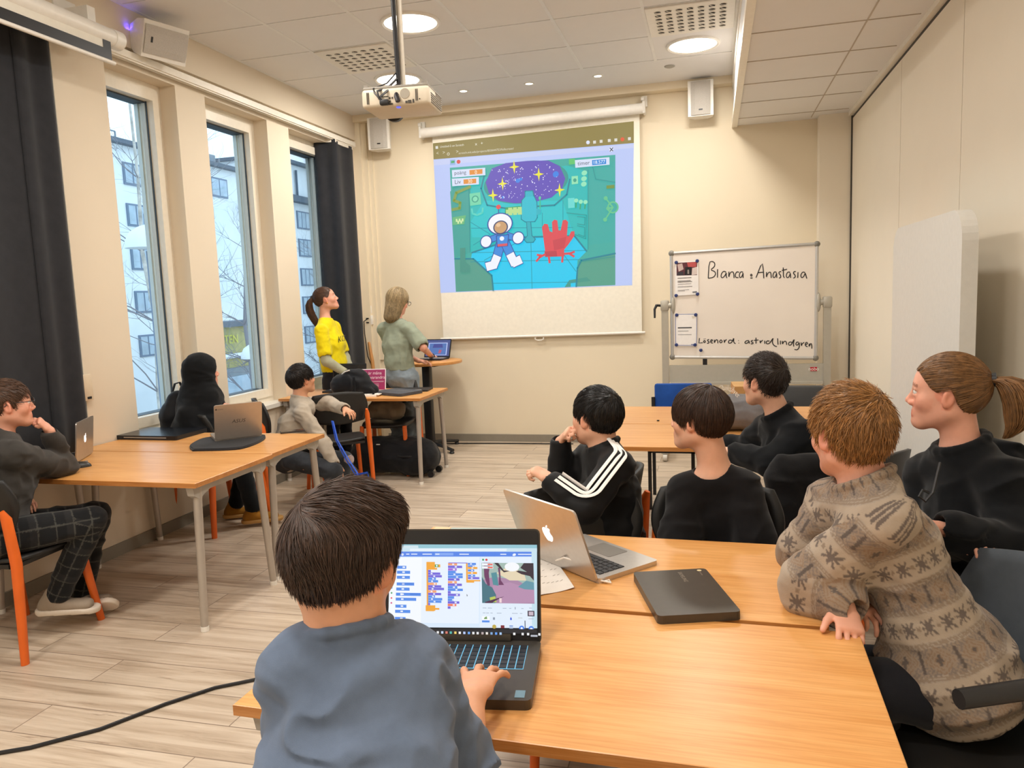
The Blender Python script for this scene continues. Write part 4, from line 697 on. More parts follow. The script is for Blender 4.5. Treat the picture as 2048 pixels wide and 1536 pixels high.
A([s4(1720,447),s4(1823,447),s4(1823,640),s4(1780,590),s4(1690,570),s4(1632,540),s4(1660,530),s4(1750,545),s4(1680,500)],'#2E2233'); A([s4(1395,447),s4(1440,447),s4(1500,530),s4(1570,535),s4(1500,552),s4(1450,500)],'#2E2233'); sc.ell([s4(1590,490),s4(1670,490),s4(1590,440)],'#F3F6FA'); A([s4(1650,710),s4(1740,640),s4(1823,660),s4(1823,740),s4(1720,735)],'#5E94A6'); A([s4(1340,830),s4(1400,815),s4(1415,880),s4(1350,885)],'#B8C85A'); A([s4(1290,880),s4(1380,850),s4(1500,815),s4(1410,860),s4(1360,892),s4(1290,892)],'#4A2448'); blk(1445,835,1470,885,'#EFD3D8')
for y in (452,486): blk(1262,y,1385,y+26,'#EEF3FC'); blk(1325,y+5,1380,y+21,'#E8604C')
for x,y,w_ in ((1262,942,40),(1318,942,45),(1480,942,40),(1550,942,22),(1680,942,25),(1262,996,30),(1300,996,30),(1345,996,25),(1415,996,50),(1580,996,60),(1665,996,25),(1765,935,30),(1755,1052,55)): blk(x,y,x+w_,y+7,'#A9B6C9')
blk(1612,930,1618,955,'#59687F'); blk(1747,968,1820,1028,'#3B2F45'); blk(1760,978,1808,1018,'#C9B7C6'); blk(1253,1035,1337,1080,'#F4F8FE'); blk(1253,1080,1335,1102,'#4F8BE8'); A([s4(1280,1050),s4(1305,1035),s4(1310,1065),s4(1275,1066)],'#6F9A5A')
blk(1372,1045,1394,1072,'#8C98AC'); A([s4(1567,1035),s4(1578,1062),s4(1567,1076),s4(1556,1062)],'#1F4FD8'); blk(1645,1045,1690,1050,'#B0ACA8'); sc.ell([s4(1385,1146),s4(1407,1146),s4(1385,1124)],'#BFA94A'); blk(1455,1130,1495,1162,'#7A1F2C'); blk(1548,1130,1587,1142,'#6F93D0'); blk(1548,1148,1587,1164,'#A9BBD8')
sc.ell([s4(1680,1158),s4(1708,1158),s4(1680,1130)],'#3F82E8'); sc.ell([s4(1680,1158),s4(1692,1158),s4(1680,1146)],'#F2F7FE'); sc.ell([s4(1782,1160),s4(1810,1160),s4(1782,1132)],'#3F82E8'); blk(1770,1152,1796,1170,'#F2F7FE'); blk(1713,1075,1722,1180,'#39465E'); blk(205,1078,268,1140,'#4472C8')
A([(-0.366,0.042),(-0.009,0.045),(-0.008,0.035),(-0.367,0.032)],'#12141E')
for x,h in ((228,'#E8EEF6'),(475,'#4FB6F0'),(520,'#D8DEE8'),(720,'#E8E8EA'),(770,'#E8E8EA'),(818,'#C8D8F8'),(865,'#D87A6A'),(912,'#54B8B0'),(962,'#F0CE6A'),(1010,'#F0F0F0'),(1060,'#B8CCF8'),(1110,'#6FA8F0'),(1158,'#E8E8EA'),(1205,'#E8E8EA'),(1257,'#B8A8A8'),(1305,'#F0E8E0'),(1355,'#7FA8D8'),(1405,'#5F9CF0'),(1453,'#A8C8F0'),(1600,'#F4F4F4'),(1690,'#E8E8EA'),(1748,'#E8E8EA'),(1868,'#E8E8EA')): blk(x-12,1206,x+12,1232,h)
blk(1775,1226,1848,1246,'#B8BCC8'); blk(248,1215,312,1226,'#A8AEBC')
sc.mb.build('screen',sc.mats,l)
# front: silver laptop seen from behind
B=Vector((-0.316,2.056,0.745)); ax=Vector((-.766,.645,0)); ctr=B+ax*.17; ctr.z=.735
t,l,T=laptop('open silver laptop seen from behind with a glowing white lid logo on the front tables',tuple(ctr),math.atan2(.645,-.766),.342,.236,.232,.34,M_SIL,M_KEY,.014)
lidlogo(l,T,.006,.052,.342,.232,M_LOGO)
o=MB().tube([tuple(Vector((0,0,0))+Vector(p)) for p in ((-0.47,2.179,0.75),(-0.441,2.13,0.775),(-0.424,2.103,0.79),(-0.398,2.1,0.785),(-0.376,2.096,0.765),(-0.345,2.075,0.745),(-0.307,2.062,0.742),(-0.283,2.059,0.74),(-0.29,2.072,0.742),(-0.303,2.061,0.741))],.0028,6).build('charging_cable',plain('cable_white','#EFE8DE',.4),None); tag(o,'thin white charging cable looped behind the silver laptop','cable')
# front: closed dark laptop with chrome lettering
t,l,T=laptop('closed matte black laptop with chrome lettering on the front table',(.055,2.02,.735),math.radians(-72.8),.302,.208,.2,.0,M_BRN,M_KEY,.014,closed=True,lidth=.008)
t.location=(-.082+.104*.955,1.991+.104*.296,.735)
vs,fs=text_mesh('SAMSUNG',.016,'LEFT'); m=MB(); m.add([(x-.13,y-.085,.0226) for x,y,z in vs],fs); m.build('lid_lettering',plain('chrome_letter','#B9B2A6',.3,.8),l)
m=MB(); m.lathe([(.0005,.0226),(.0065,.0226)],16,0,tr(-.135,-.022,0),False); vs,fs=text_mesh('chrome',.009,'LEFT'); m.add([(x-.126,y-.026,.0226) for x,y,z in vs],fs,1); m.build('lid_emblem',[plain('emblem_yellow','#D9C79A',.4),plain('chrome_letter','#B9B2A6',.3,.8)],l)
# paper and folder on the front table
o=MB(); p0,p1,p2,p3=[Vector(p) for p in ((-0.378,2.008,0.738),(-0.486,1.927,0.736),(-0.587,2.254,0.737),(-0.483,2.239,0.738))]
def pg(u,v):
    q=p1.lerp(p0,u).lerp(p2.lerp(p3,u),v); q.z=.7365+.010*max(0,u-.55)*(1-v)+.0015*math.sin(6*u+3*v); return tuple(q)
o.grid(pg,10,8); o=o.build('paper_sheet',plain('paper_white','#EFE6DC',.8),None); tag(o,'sheet of paper with faint pencil notes beside the large dark laptop','paper')
pe=MB(); rr=random.Random(3)
for j in range(4):
    for i in range(5):
        if rr.random()<.75: u0=.35+.11*i; v=.25+.17*j; a=Vector(pg(u0,v)); b=Vector(pg(u0+.07,v+.02)); a.z+=.0006; b.z+=.0006; pe.tube([a,b],.0006,3)
pe.build('pencil_notes',plain('pencil_grey','#A59B92',.8),o)
o=MB().rbox((0,0,.006),(.30,.22,.012),.006,2,0,None,True).build('folder',plain('grey_green_folder','#9FB0AC',.6),None,(-.74,2.37,.735)); o.rotation_euler=(0,0,.1); tag(o,'grey green folder on the front tables behind the large dark laptop','folder')
o=MB().rbox((0,0,.004),(.06,.05,.012),.003,1).build('wooden_ruler',plain('light_wood','#D9BE94',.6),None,(-.925,2.44,.739)); tag(o,'small light wood piece at the left end of the folder','ruler')
# left tables: silver laptop, mouse, closed black laptop, silver laptop on sleeve, phone
a,b=Vector((-3.351,3.322,0.745)),Vector((-3.491,3.588,0.745)); mid=(a+b)/2; L=.30; v=(a-b).normalized(); mid=a-v*L/2*.0-v*.145; mid.z=.735
t,l,T=laptop('open silver laptop with a white lid logo in front of the boy with glasses',(mid.x,mid.y,.735),math.atan2(v.y,v.x),.30,.21,.215,.10,M_SIL,M_KEY,.014)
lidlogo(l,T,.006,.045,.3,.215,M_LOGO)
m=MB(); m.sphere((0,0,.0),.032,10,0,None,(1,1.75,.95)); 
for i,v in enumerate(m.v):
    if v[2]<0: m.v[i]=(v[0],v[1],0)
o=m.build('computer_mouse',plain('mouse_black','#2A2724',.4),None,tuple(Vector((-3.25,3.25,0.736)))); o.rotation_euler=(0,0,-.9); tag(o,'black computer mouse beside the elbow of the boy with glasses','mouse')
MB().cbox((0,.032,.026),(.004,.016,.008)).build('scroll_wheel',M_GPL,o)
A_=[Vector(p) for p in ((-3.598,3.983,0.757),(-3.13,3.974,0.757),(-3.225,4.283,0.757))]; w_=(A_[1]-A_[0]).length; hp=A_[2].lerp(A_[2]+(A_[0]-A_[1]),.5); ang=math.atan2((A_[1]-A_[0]).y,(A_[1]-A_[0]).x)
t,l,T=laptop('closed shiny black laptop lying on the second left table',(hp.x,hp.y,.735),ang,w_,.30,.3,0,plain('laptop_gloss_black','#1D1F24',.25,.2),M_KEY,.02,closed=True,lidth=.007)
MB().box((-.16,-.302,.012),(.16,-.299,.018)).build('ports',M_GPL,t)
a,b=Vector((-2.897,3.906,0.745)),Vector((-2.697,4.092,0.745)); mid=(a+b)/2; v=(a-b).normalized()
t,l,T=laptop('open silver laptop with dark lettering standing on a black sleeve',(mid.x,mid.y,.749),math.atan2(v.y,v.x),(a-b).length,.235,.232,.36,plain('laptop_silver_lid','#BDB4AA',.35,.55),M_KEY,.016)
vs,fs=text_mesh('ASUS',.034,'CENTER',0,.2); m=MB(); M=T@tr(0,.105,-.0064)@Matrix.Diagonal((-1,1,1,1)); m.add([tuple(M@Vector((x,y,0))) for x,y,z in vs],[f[::-1] for f in fs]); m.build('lid_lettering',plain('lettering_dark','#4A4744',.4),l)
m=MB(); m.lathe([(.0005,0),(.0055,0)],14,0,T@tr(.125,.205,-.0064),False); vs,fs=text_mesh('chrome',.010,'LEFT'); M=T@tr(.117,.2015,-.0064)@Matrix.Diagonal((-1,1,1,1)); m.add([tuple(M@Vector((x,y,0))) for x,y,z in vs],[f[::-1] for f in fs]); m.build('lid_emblem',plain('lettering_dark','#4A4744',.4),l)
pts=[Vector(p) for p in ((-2.966,3.757,0.735),(-3.033,3.871,0.735),(-3.076,4.042,0.735),(-2.987,4.08,0.735),(-2.748,4.192,0.735),(-2.66,4.081,0.735),(-2.615,3.943,0.735),(-2.603,3.796,0.735),(-2.635,3.724,0.735),(-2.882,3.679,0.735))]
cc=sum(pts,Vector())/len(pts); poly=[(p.x-cc.x,p.y-cc.y) for p in pts]; ar=sum(poly[i][0]*poly[(i+1)%len(poly)][1]-poly[(i+1)%len(poly)][0]*poly[i][1] for i in range(len(poly))); poly=poly if ar>0 else poly[::-1]
poly=smooth_path(poly+[poly[0]],2)[:-1]
m=MB(); m.prism(poly,0,.010); m.prism([(x*.97,y*.95) for x,y in poly],.010,.0135); o=m.build('laptop_sleeve',cloth('neoprene_black','#26272B',.85,500,.2),None,(cc.x,cc.y,.735)); tag(o,'black neoprene sleeve lying under the silver laptop on the left table','laptop sleeve')
o=MB().rbox((0,0,.005),(.075,.15,.009),.008,3,0,None,True).build('phone',plain('phone_case','#3A3836',.4),None,tuple(Vector((-2.612,4.302,0.735)))); o.rotation_euler=(0,0,-.95); tag(o,'dark phone lying on the left table behind the silver laptop','phone'); MB().rbox((0,0,.0098),(.068,.142,.001),.006,3,0,None,True).build('screen',M_SCR,o)
# back left table: open dark laptop, sleeves, sign, papers, backpack
t,l,T=laptop('open black laptop with a dark screen on the back left table',tuple(Vector((-3.28,6.44,.735))),.05,.335,.235,.235,.12,M_BLK,plain('key_grey','#B9B6B2',.5),.016)
o=MB(); o.rbox((0,0,.012),(.38,.27,.022),.03,4,0,None,True); o=o.build('laptop_sleeve',cloth('grey_felt','#4A4B50',.95,400,.35),None,tuple(Vector((-2.669,6.135,0.737)))); o.rotation_euler=(0,0,-.45); tag(o,'grey felt laptop sleeve on the back left table beside the black backpack','laptop sleeve'); MB().box((-.19,.02,.0232),(.19,.024,.0245)).build('zipper',M_GPL,o)
o=MB(); o.rbox((0,0,.008),(.34,.22,.014),.02,3,0,None,True); o=o.build('folder',plain('black_folder','#1B1B1E',.5),None,(-2.62,6.35,.735)); o.rotation_euler=(0,0,.12); tag(o,'thin black folder at the right end of the back left table','folder'); MB().rbox((-.04,-.10,.011),(.30,.05,.016),.006,2).build('silver_edge',M_SIL,o)
t,l,T=laptop('small open laptop with its screen on at the round standing table',(-2.80,7.50,.92),-.12,.30,.21,.205,.35,M_BLK,plain('key_grey','#B9B6B2',.5),.014,screen=1)
s7=Paint(lambda x,y,k:tuple(T@Vector((x,y,.0014+k))),.0002); s7.poly([(-.138,.02),(.138,.02),(.138,.195),(-.138,.195)],'#3B4A86'); s7.poly([(-.11,.03),(.11,.03),(.11,.165),(-.11,.165)],'#B9C6F2'); s7.poly([(-.10,.035),(.10,.035),(.10,.158),(-.10,.158)],'#4A6FB0'); s7.poly([(-.06,.11),(.06,.11),(.05,.15),(-.05,.15)],'#38408F'); s7.poly([(.01,.05),(.04,.05),(.05,.085),(.02,.09)],'#B0506A'); s7.mb.build('screen',s7.mats,l)
t=thing('table_sign','magenta sign with white Swedish text standing on the back left table','sign',(-3.0,6.36,.735),.10)
T=rotx(math.radians(78)); m=MB(); m.box((-.115,0,-.004),(.115,.20,0),0,T); m.box((-.107,.008,0),(.107,.192,.0008),1,T)
for txt,y,s in (('Vi är måna',.148,.040),('om varandra',.108,.040)): vs,fs=text_mesh(txt,s); m.add([tuple(T@Vector((x-.098,yy+y,.0014))) for x,yy,z in vs],fs,2)
for y in (.085,.078,.06,.052,.044,.036): m.box((-.095,y,.0008),(.05 if y<.07 else .095,y+.002,.0014),2,T)
m.build('sign_face',[plain('sign_border','#EDE7EA',.5),plain('sign_magenta','#A12A63',.5),plain('sign_text','#F3DDE8',.5)],t); MB().box((-.1,.0,0),(.1,.09,.004)).build('sign_foot',M_WPL,t)
o=MB().box((-.17,-.09,0),(.14,.10,.012)).box((-.15,-.08,.012),(.16,.085,.018)).build('paper_stack',plain('paper_white','#EFE6DC',.8),None,(-2.93,6.02,.735)); o.rotation_euler=(0,0,.08); tag(o,'small stack of white papers under the black backpack','paper')
# ============================================================= smooth bodies from distance fields
def unit(v): v=np.asarray(v,float); return v/(np.linalg.norm(v)+1e-12)
def smin(a,b,k):
    h=np.maximum(k-np.abs(a-b),0)/k; return np.minimum(a,b)-h*h*k*.25
def f_cone(P,a,b,ra,rb):
    a=np.asarray(a,np.float32); d=np.asarray(b,np.float32)-a; L2=float(d@d)+1e-12; v=P-a; t=np.clip((v@d)/L2,0,1); v=v-t[...,None]*d
    return np.sqrt((v*v).sum(-1))-(ra+(rb-ra)*t)
def f_ell(P,a,b,side,ra,qa,rb,qb):
    a=np.asarray(a,np.float32); d=np.asarray(b,np.float32)-a; L=float(np.linalg.norm(d))+1e-9; n=d/L; s=np.asarray(side,np.float32); s=s-n*(s@n); s=s/np.linalg.norm(s); w=np.cross(n,s).astype(np.float32)
    v=P-a; h=v@n; t=np.clip(h/L,0,1); z=h-np.clip(h,0,L); x=v@s; y=v@w; R=ra+(rb-ra)*t; Q=qa+(qb-qa)*t
    return f_core(x,y,z,R,Q,np.minimum(R,Q))
def f_core(x,y,z,R,Q,Z):
    q=np.sqrt((x/R)**2+(y/Q)**2+(z/Z)**2); l=np.sqrt(x*x+y*y+z*z); mn=np.minimum(np.minimum(R,Q),Z)
    return (q-1)*np.where(q>.25,l/np.maximum(q,1e-4),mn)
def f_ball(P,c,A,r):
    """ellipsoid: A rows are unit axes"""
    v=(P-np.asarray(c,np.float32))@np.asarray(A,np.float32).T
    return f_core(v[...,0],v[...,1],v[...,2],np.float32(r[0]),np.float32(r[1]),np.float32(r[2]))
I3=np.eye(3,dtype=np.float32)
def bounds(p):
    k=p[0]
    if k=='c': pts=[(p[1],p[3]),(p[2],p[4])]
    elif k=='e': pts=[(p[1],max(p[4],p[5])),(p[2],max(p[6],p[7]))]
    else: pts=[(p[1],max(p[3]))]
    lo=np.min([np.asarray(c)-r for c,r in pts],0); hi=np.max([np.asarray(c)+r for c,r in pts],0); return lo,hi
def ev(p,P):
    if p[0]=='c': return f_cone(P,*p[1:5])
    if p[0]=='e': return f_ell(P,*p[1:8])
    return f_ball(P,*p[1:4])
class Vol:
    def __init__(s,lo,hi,h):
        s.h=h; s.lo=np.asarray(lo,float); s.n=np.ceil((np.asarray(hi)-s.lo)/h).astype(int)+1; s.d=np.full(s.n,1.0,np.float32)
    @classmethod
    def around(c,prims,h,m=.03):
        B=[bounds(p) for p in prims]; return c(np.min([b[0] for b in B],0)-m,np.max([b[1] for b in B],0)+m,h)
    def blk(s,lo,hi):
        a=np.clip(np.floor((lo-s.lo)/s.h).astype(int),0,s.n); b=np.clip(np.ceil((hi-s.lo)/s.h).astype(int)+1,0,s.n)
        ax=[(s.lo[i]+s.h*np.arange(a[i],b[i])).astype(np.float32) for i in range(3)]
        P=np.stack(np.meshgrid(*ax,indexing='ij'),-1) if min(b-a)>0 else None
        return tuple(slice(a[i],b[i]) for i in range(3)),P
    def add(s,p,k=.01,op='u',m=None):
        lo,hi=bounds(p); m=m or .035+k
        sl,P=s.blk(lo-m,hi+m)
        if P is None: return
        v=ev(p,P)
        if op=='u': s.d[sl]=smin(s.d[sl],v,k)
        else: s.d[sl]=-smin(-s.d[sl],v,k)
    def band(s,w=.03):
        I=np.nonzero(np.abs(s.d)<w); P=np.stack([s.lo[i]+s.h*I[i] for i in range(3)],-1).astype(np.float32); return I,P
    def mesh(s):
        d=s.d; d[0]=d[-1]=1; d[:,0]=d[:,-1]=1; d[:,:,0]=d[:,:,-1]=1
        ins=d<0; c=np.zeros(np.array(d.shape)-1,np.uint8)
        off=[(i,j,k) for i in (0,1) for j in (0,1) for k in (0,1)]; N=np.array(d.shape)
        for i,j,k in off: c+=ins[i:N[0]-1+i,j:N[1]-1+j,k:N[2]-1+k]
        I=np.array(np.nonzero((c>0)&(c<8))).T; idx=np.full(c.shape,-1,np.int32); idx[tuple(I.T)]=np.arange(len(I))
        cv={o:d[I[:,0]+o[0],I[:,1]+o[1],I[:,2]+o[2]] for o in off}; acc=np.zeros((len(I),3)); cnt=np.zeros(len(I))
        for o in off:
            for ax in range(3):
                if o[ax]==0:
                    q=list(o); q[ax]=1; q=tuple(q); a,b=cv[o],cv[q]; m=(a<0)!=(b<0); t=np.where(m,a/np.where(a==b,1,a-b),0)
                    pt=np.array(o,float)[None]*np.ones((len(I),1)); pt[:,ax]=t; acc+=pt*m[:,None]; cnt+=m
        V=s.lo+s.h*(I+acc/np.maximum(cnt,1)[:,None]); F=[]
        for ax in range(3):
            sa=[slice(None)]*3; sb=[slice(None)]*3; sa[ax]=slice(0,-1); sb[ax]=slice(1,None); A,B=ins[tuple(sa)],ins[tuple(sb)]
            E=np.array(np.nonzero(A!=B)).T; u,v=(ax+1)%3,(ax+2)%3; E=E[(E[:,u]>0)&(E[:,v]>0)]; flip=~A[tuple(E.T)]
            def cell(du,dv):
                q=E.copy(); q[:,u]-=du; q[:,v]-=dv; return idx[tuple(q.T)]
            Q=np.stack([cell(1,1),cell(0,1),cell(0,0),cell(1,0)],-1); Q[flip]=Q[flip][:,::-1]; F.append(Q[(Q>=0).all(1)])
        return V,np.concatenate(F)
def relax(V,F,it=2,w=.5):
    E=np.concatenate([F[:,[0,1]],F[:,[1,2]],F[:,[2,3]],F[:,[3,0]]]); n=len(V); cnt=np.bincount(E[:,0],minlength=n)+np.bincount(E[:,1],minlength=n)
    for _ in range(it):
        S_=np.stack([np.bincount(E[:,0],V[E[:,1],i],n)+np.bincount(E[:,1],V[E[:,0],i],n) for i in range(3)],-1); V=V*(1-w)+w*S_/np.maximum(cnt,1)[:,None]
    return V
def fmesh(name,V,F,mat,parent=None,loc=None,tint=None,base=None):
    V=np.asarray(V,np.float32); base=np.zeros(3) if base is None else np.asarray(base); V=(V-base).astype(np.float32)
    me=bpy.data.meshes.new(name); F=np.asarray(F,np.int32); n,k=F.shape
    me.vertices.add(len(V)); me.vertices.foreach_set('co',V.ravel()); me.loops.add(n*k); me.loops.foreach_set('vertex_index',F.ravel()); me.polygons.add(n); me.polygons.foreach_set('loop_start',np.arange(0,n*k,k,dtype=np.int32)); me.polygons.foreach_set('loop_total',np.full(n,k,np.int32)); me.polygons.foreach_set('use_smooth',np.ones(n,bool))
    me.update(calc_edges=True); me.validate()
    for m in (mat if isinstance(mat,(list,tuple)) else [mat]): me.materials.append(m)
    if tint is not None:
        a=me.color_attributes.new('tint','FLOAT_COLOR','POINT'); c=np.ones((len(V),4),np.float32); c[:,:3]=tint; a.data.foreach_set('color',c.ravel())
    o=bpy.data.objects.new(name,me); COL.objects.link(o)
    if parent is not None: o.parent=parent
    if loc is not None: o.location=loc
    return o
_lat={}
def vnoise(P,scale,seed=0):
    """smooth value noise in -1..1"""
    if seed not in _lat: _lat[seed]=np.random.default_rng(seed).uniform(-1,1,(32,32,32)).astype(np.float32)
    L=_lat[seed]; Q=P*np.asarray(scale,np.float32); I=np.floor(Q).astype(np.int32); f=Q-I; f=f*f*(3-2*f); r=0
    for i in (0,1):
        for j in (0,1):
            for k in (0,1):
                w=(f[...,0] if i else 1-f[...,0])*(f[...,1] if j else 1-f[...,1])*(f[...,2] if k else 1-f[...,2]); r=r+w*L[(I[...,0]+i)%32,(I[...,1]+j)%32,(I[...,2]+k)%32]
    return r
def folds(P,amp,seed,sc=(9,9,22)):
    a=vnoise(P+.07*vnoise(P,6,seed+1)[...,None],sc,seed); b=vnoise(P,(22,22,48),seed+2); return amp*(np.abs(a)*1.7-.5)+amp*.3*b
def poly2(x,y,poly):
    """signed distance to a 2d polygon (negative inside)"""
    d=np.full(x.shape,1e9,np.float32); s=np.ones(x.shape,np.float32); n=len(poly); j=n-1
    for i in range(n):
        ex,ey=poly[j][0]-poly[i][0],poly[j][1]-poly[i][1]; wx,wy=x-poly[i][0],y-poly[i][1]; t=np.clip((wx*ex+wy*ey)/(ex*ex+ey*ey),0,1); bx,by=wx-ex*t,wy-ey*t
        d=np.minimum(d,bx*bx+by*by); c1=y>=poly[i][1]; c2=y<poly[j][1]; c3=ex*wy>ey*wx; s=np.where((c1&c2&c3)|(~c1&~c2&~c3),-s,s); j=i
    return s*np.sqrt(d)
# ------------------------------------------------------------- skin and hair materials
def skin_mat(name,hexc):
    t=NT(name); c=srgb(hexc); n=t.noise(t.coord(),40,3); col=t.ramp(n,[(.3,tuple(x*.93 for x in c[:3])+(1,)),(.7,c)]); a=t.n('Attribute',attribute_name='tint'); t.base(t.mix(1.0,col,a.outputs['Color'],'MULTIPLY'))
    t.set(Roughness=.5); t.b.inputs['Subsurface Weight'].default_value=.12; t.b.inputs['Subsurface Radius'].default_value=(.012,.005,.003); t.b.inputs['Specular IOR Level'].default_value=.35
    t.bump(t.noise(t.coord(),500,3),.06,.001); return t.m
def hair_mat(name,hexc,rough=.42):
    t=NT(name); c=srgb(hexc); a=t.n('Attribute',attribute_name='tint'); n=t.noise(t.coord(),60,4); col=t.mix(1.0,t.ramp(n,[(.3,tuple(x*.75 for x in c[:3])+(1,)),(.7,tuple(min(1,x*1.25) for x in c[:3])+(1,))]),a.outputs['Color'],'MULTIPLY')
    t.base(col); t.set(Roughness=rough); t.b.inputs['Specular IOR Level'].default_value=.45; return t.m
# ------------------------------------------------------------- heads
def head_prims(H,k):
    """H: local->world function; unit size about 0.225 m crown to chin"""
    c,A=H; A=np.asarray(A)   # rows: right, forward, up
    g=lambda x,y,z: c+k*(A[0]*x+A[1]*y+A[2]*z)
    b=lambda p,r,ax=None:('b',g(*p),A if ax is None else ax,tuple(k*q for q in r)); co=lambda a,d,r0,r1:('c',g(*a),g(*d),k*r0,k*r1)
    up=[(b((0,-.012,.018),(.073,.095,.086)),.01),(b((0,.022,-.04),(.058,.062,.072)),.04),(co((-.046,-.008,-.062),(-.012,.062,-.100),.022,.019),.03),(co((.046,-.008,-.062),(.012,.062,-.100),.022,.019),.03),(b((0,.073,-.099),(.020,.018,.016)),.02),(b((0,.026,.036),(.052,.056,.046)),.03),(b((0,.060,-.066),(.026,.028,.024)),.022),
        (co((-.03,.074,.016),(.03,.074,.016),.011,.011),.02),(b((-.04,.056,-.032),(.022,.02,.022)),.025),(b((.04,.056,-.032),(.022,.02,.022)),.025)]
    dn=[(b((-.031,.096,-.003),(.015,.013,.010)),.012),(b((.031,.096,-.003),(.015,.013,.010)),.012)]
    dt=[(co((0,.082,.006),(0,.104,-.034),.007,.0095),.012),(b((-.012,.094,-.041),(.009,.01,.008)),.008),(b((.012,.094,-.041),(.009,.01,.008)),.008),(co((-.017,.085,-.064),(.017,.085,-.064),.0062,.0062),.008),(co((-.015,.084,-.076),(.015,.084,-.076),.0072,.0072),.008),(co((-.044,.080,.006),(-.020,.088,.006),.0045,.0045),.006),(co((.044,.080,.006),(.020,.088,.006),.0045,.0045),.006),(co((-.043,.080,-.013),(-.021,.087,-.013),.004,.004),.006),(co((.043,.080,-.013),(.021,.087,-.013),.004,.004),.006)]
    ears=[]
    for s in (-1,1):
        n=unit(A[0]*s*.86-A[1]*.5); u=unit(A[2]*.97-A[1]*.2); w=np.cross(n,u); ax=np.stack([n,w,u])
        ears+=[(b((s*.076,-.010,-.012),(.008,.019,.030),ax),.008,'u'),(b((s*.076,-.004,-.030),(.008,.012,.014),ax),.006,'u')]
        q=g(s*.076,-.010,-.012)+n*k*.009+w*k*(.0); ears.append((('b',q,ax,(k*.007,k*.011,k*.020)),.004,'d'))
    return up,dn,dt,ears,g
def skull(P,c,A,k,r=(.073,.095,.086),o=(0,-.012,.018)):
    v=((P-np.asarray(c,np.float32))@np.asarray(A,np.float32).T)/k; x,y,z=v[...,0]-o[0],v[...,1]-o[1],v[...,2]-o[2]; return f_core(x,y,z,np.float32(r[0]),np.float32(r[1]),np.float32(r[2]))*k
def strands(roots,dirf,surf,L,n,r0,lift,grow,seed,jit=.25,taper=1.0,rootcol=(.75,1.15),flat=None):
    """roots: points near the scalp; dirf(P)->directions; surf(P)->distance. returns V,F(quads),tint"""
    r=np.random.default_rng(seed); N=len(roots); P=roots.astype(np.float64).copy(); Ls=L*r.uniform(.65,1.15,N); path=[]; J=r.normal(0,jit,(N,3)); lf=lift*r.uniform(.5,1.3,N); gr=grow*r.uniform(0,1.4,N)
    def grad(P):
        e=.003; g=np.stack([surf(P+np.array(d)*e)-surf(P-np.array(d)*e) for d in ((1,0,0),(0,1,0),(0,0,1))],-1); return g/(np.linalg.norm(g,axis=-1,keepdims=True)+1e-9)
    for i in range(n+1):
        s=i/n; G=grad(P); d=surf(P); P=P+G*((lf+gr*s**1.5)-d)[:,None]*(1 if i==0 else .7); path.append(P.copy()); D=dirf(P)+J*(.4+.6*s); D=D-G*(D*G).sum(-1,keepdims=True); D=D/(np.linalg.norm(D,axis=-1,keepdims=True)+1e-9); P=P+D*(Ls/n)[:,None]
    return tubes(np.stack(path,1),r0*r.uniform(.6,1.3,N),r,taper,rootcol)
def tubes(path,rad,r,taper=1.0,rc=(.75,1.15)):
    N,M,_=path.shape; T=np.gradient(path,axis=1); T/=np.linalg.norm(T,axis=-1,keepdims=True)+1e-9; ref=r.normal(size=(N,1,3)); U=np.cross(T,ref); U/=np.linalg.norm(U,axis=-1,keepdims=True)+1e-9; W_=np.cross(T,U); s=np.linspace(0,1,M)[None,:,None]; R=rad[:,None,None]*(1-taper*s**2.2*.92)
    rings=np.stack([path+R*(U*math.cos(a)+W_*math.sin(a)) for a in (0,2.094,4.188)],2); V=rings.reshape(-1,3); b=(np.arange(N)[:,None]*M+np.arange(M-1)[None])[...,None]*3
    F=np.concatenate([np.concatenate([b+k,b+(k+1)%3,b+3+(k+1)%3,b+3+k],-1).reshape(-1,4) for k in range(3)]); c=r.uniform(rc[0],rc[1],N); tint=np.repeat(c,M*3)[:,None]*np.ones((1,3)); return V,F,tint
# ------------------------------------------------------------- hands
def hand_prims(w,d,n,side,k=1.0,curl=(25,30,20),spread=.10,thumb=(.75,.6,.25),tcurl=.3):
    """w wrist, d towards the fingers, n out of the palm, side unit vector towards the thumb"""
    d=unit(d); n=unit(np.asarray(n)-d*(np.asarray(n)@d)); t=np.cross(n,d); t=t if t@np.asarray(side)>0 else -t; P=[]
    P.append((('e',w,w+d*.03*k,t,.024*k,.018*k,.030*k,.016*k),.01)); P.append((('e',w+d*.03*k,w+d*.078*k,t,.031*k,.0145*k,.036*k,.012*k),.012))
    for i,(o,L,r) in enumerate(((.028,.062,.0080),(.0095,.072,.0083),(-.0095,.067,.0080),(-.027,.052,.0070))):
        p=w+d*(.083-.006*abs(i-1.3))*k+t*o*k; v=unit(d+t*spread*(1.2-i)*.9); ax=np.cross(v,n); v0=v; ang=0; q=p-v*.012*k
        for j,(fr,cu) in enumerate(zip((.46,.30,.24),curl)):
            ang+=math.radians(cu*(1+.12*(i-1))); v2=v0*math.cos(ang)+n*math.sin(ang); q2=p+v2*L*fr*k; P.append((('c',q,q2,r*(1-.08*j)*k,r*(1-.08*(j+1))*k),.0035)); q=p=q2
    p=w+d*.022*k+t*.024*k; v=unit(d*thumb[0]+t*thumb[1]+n*thumb[2]); q=p+v*.042*k; P.append((('c',p,q,.0145*k,.0105*k),.010)); v2=unit(v+tcurl*(d*.6-t*.5+n*.3)); P.append((('c',q,q+v2*.030*k,.0100*k,.0078*k),.003))
    return P
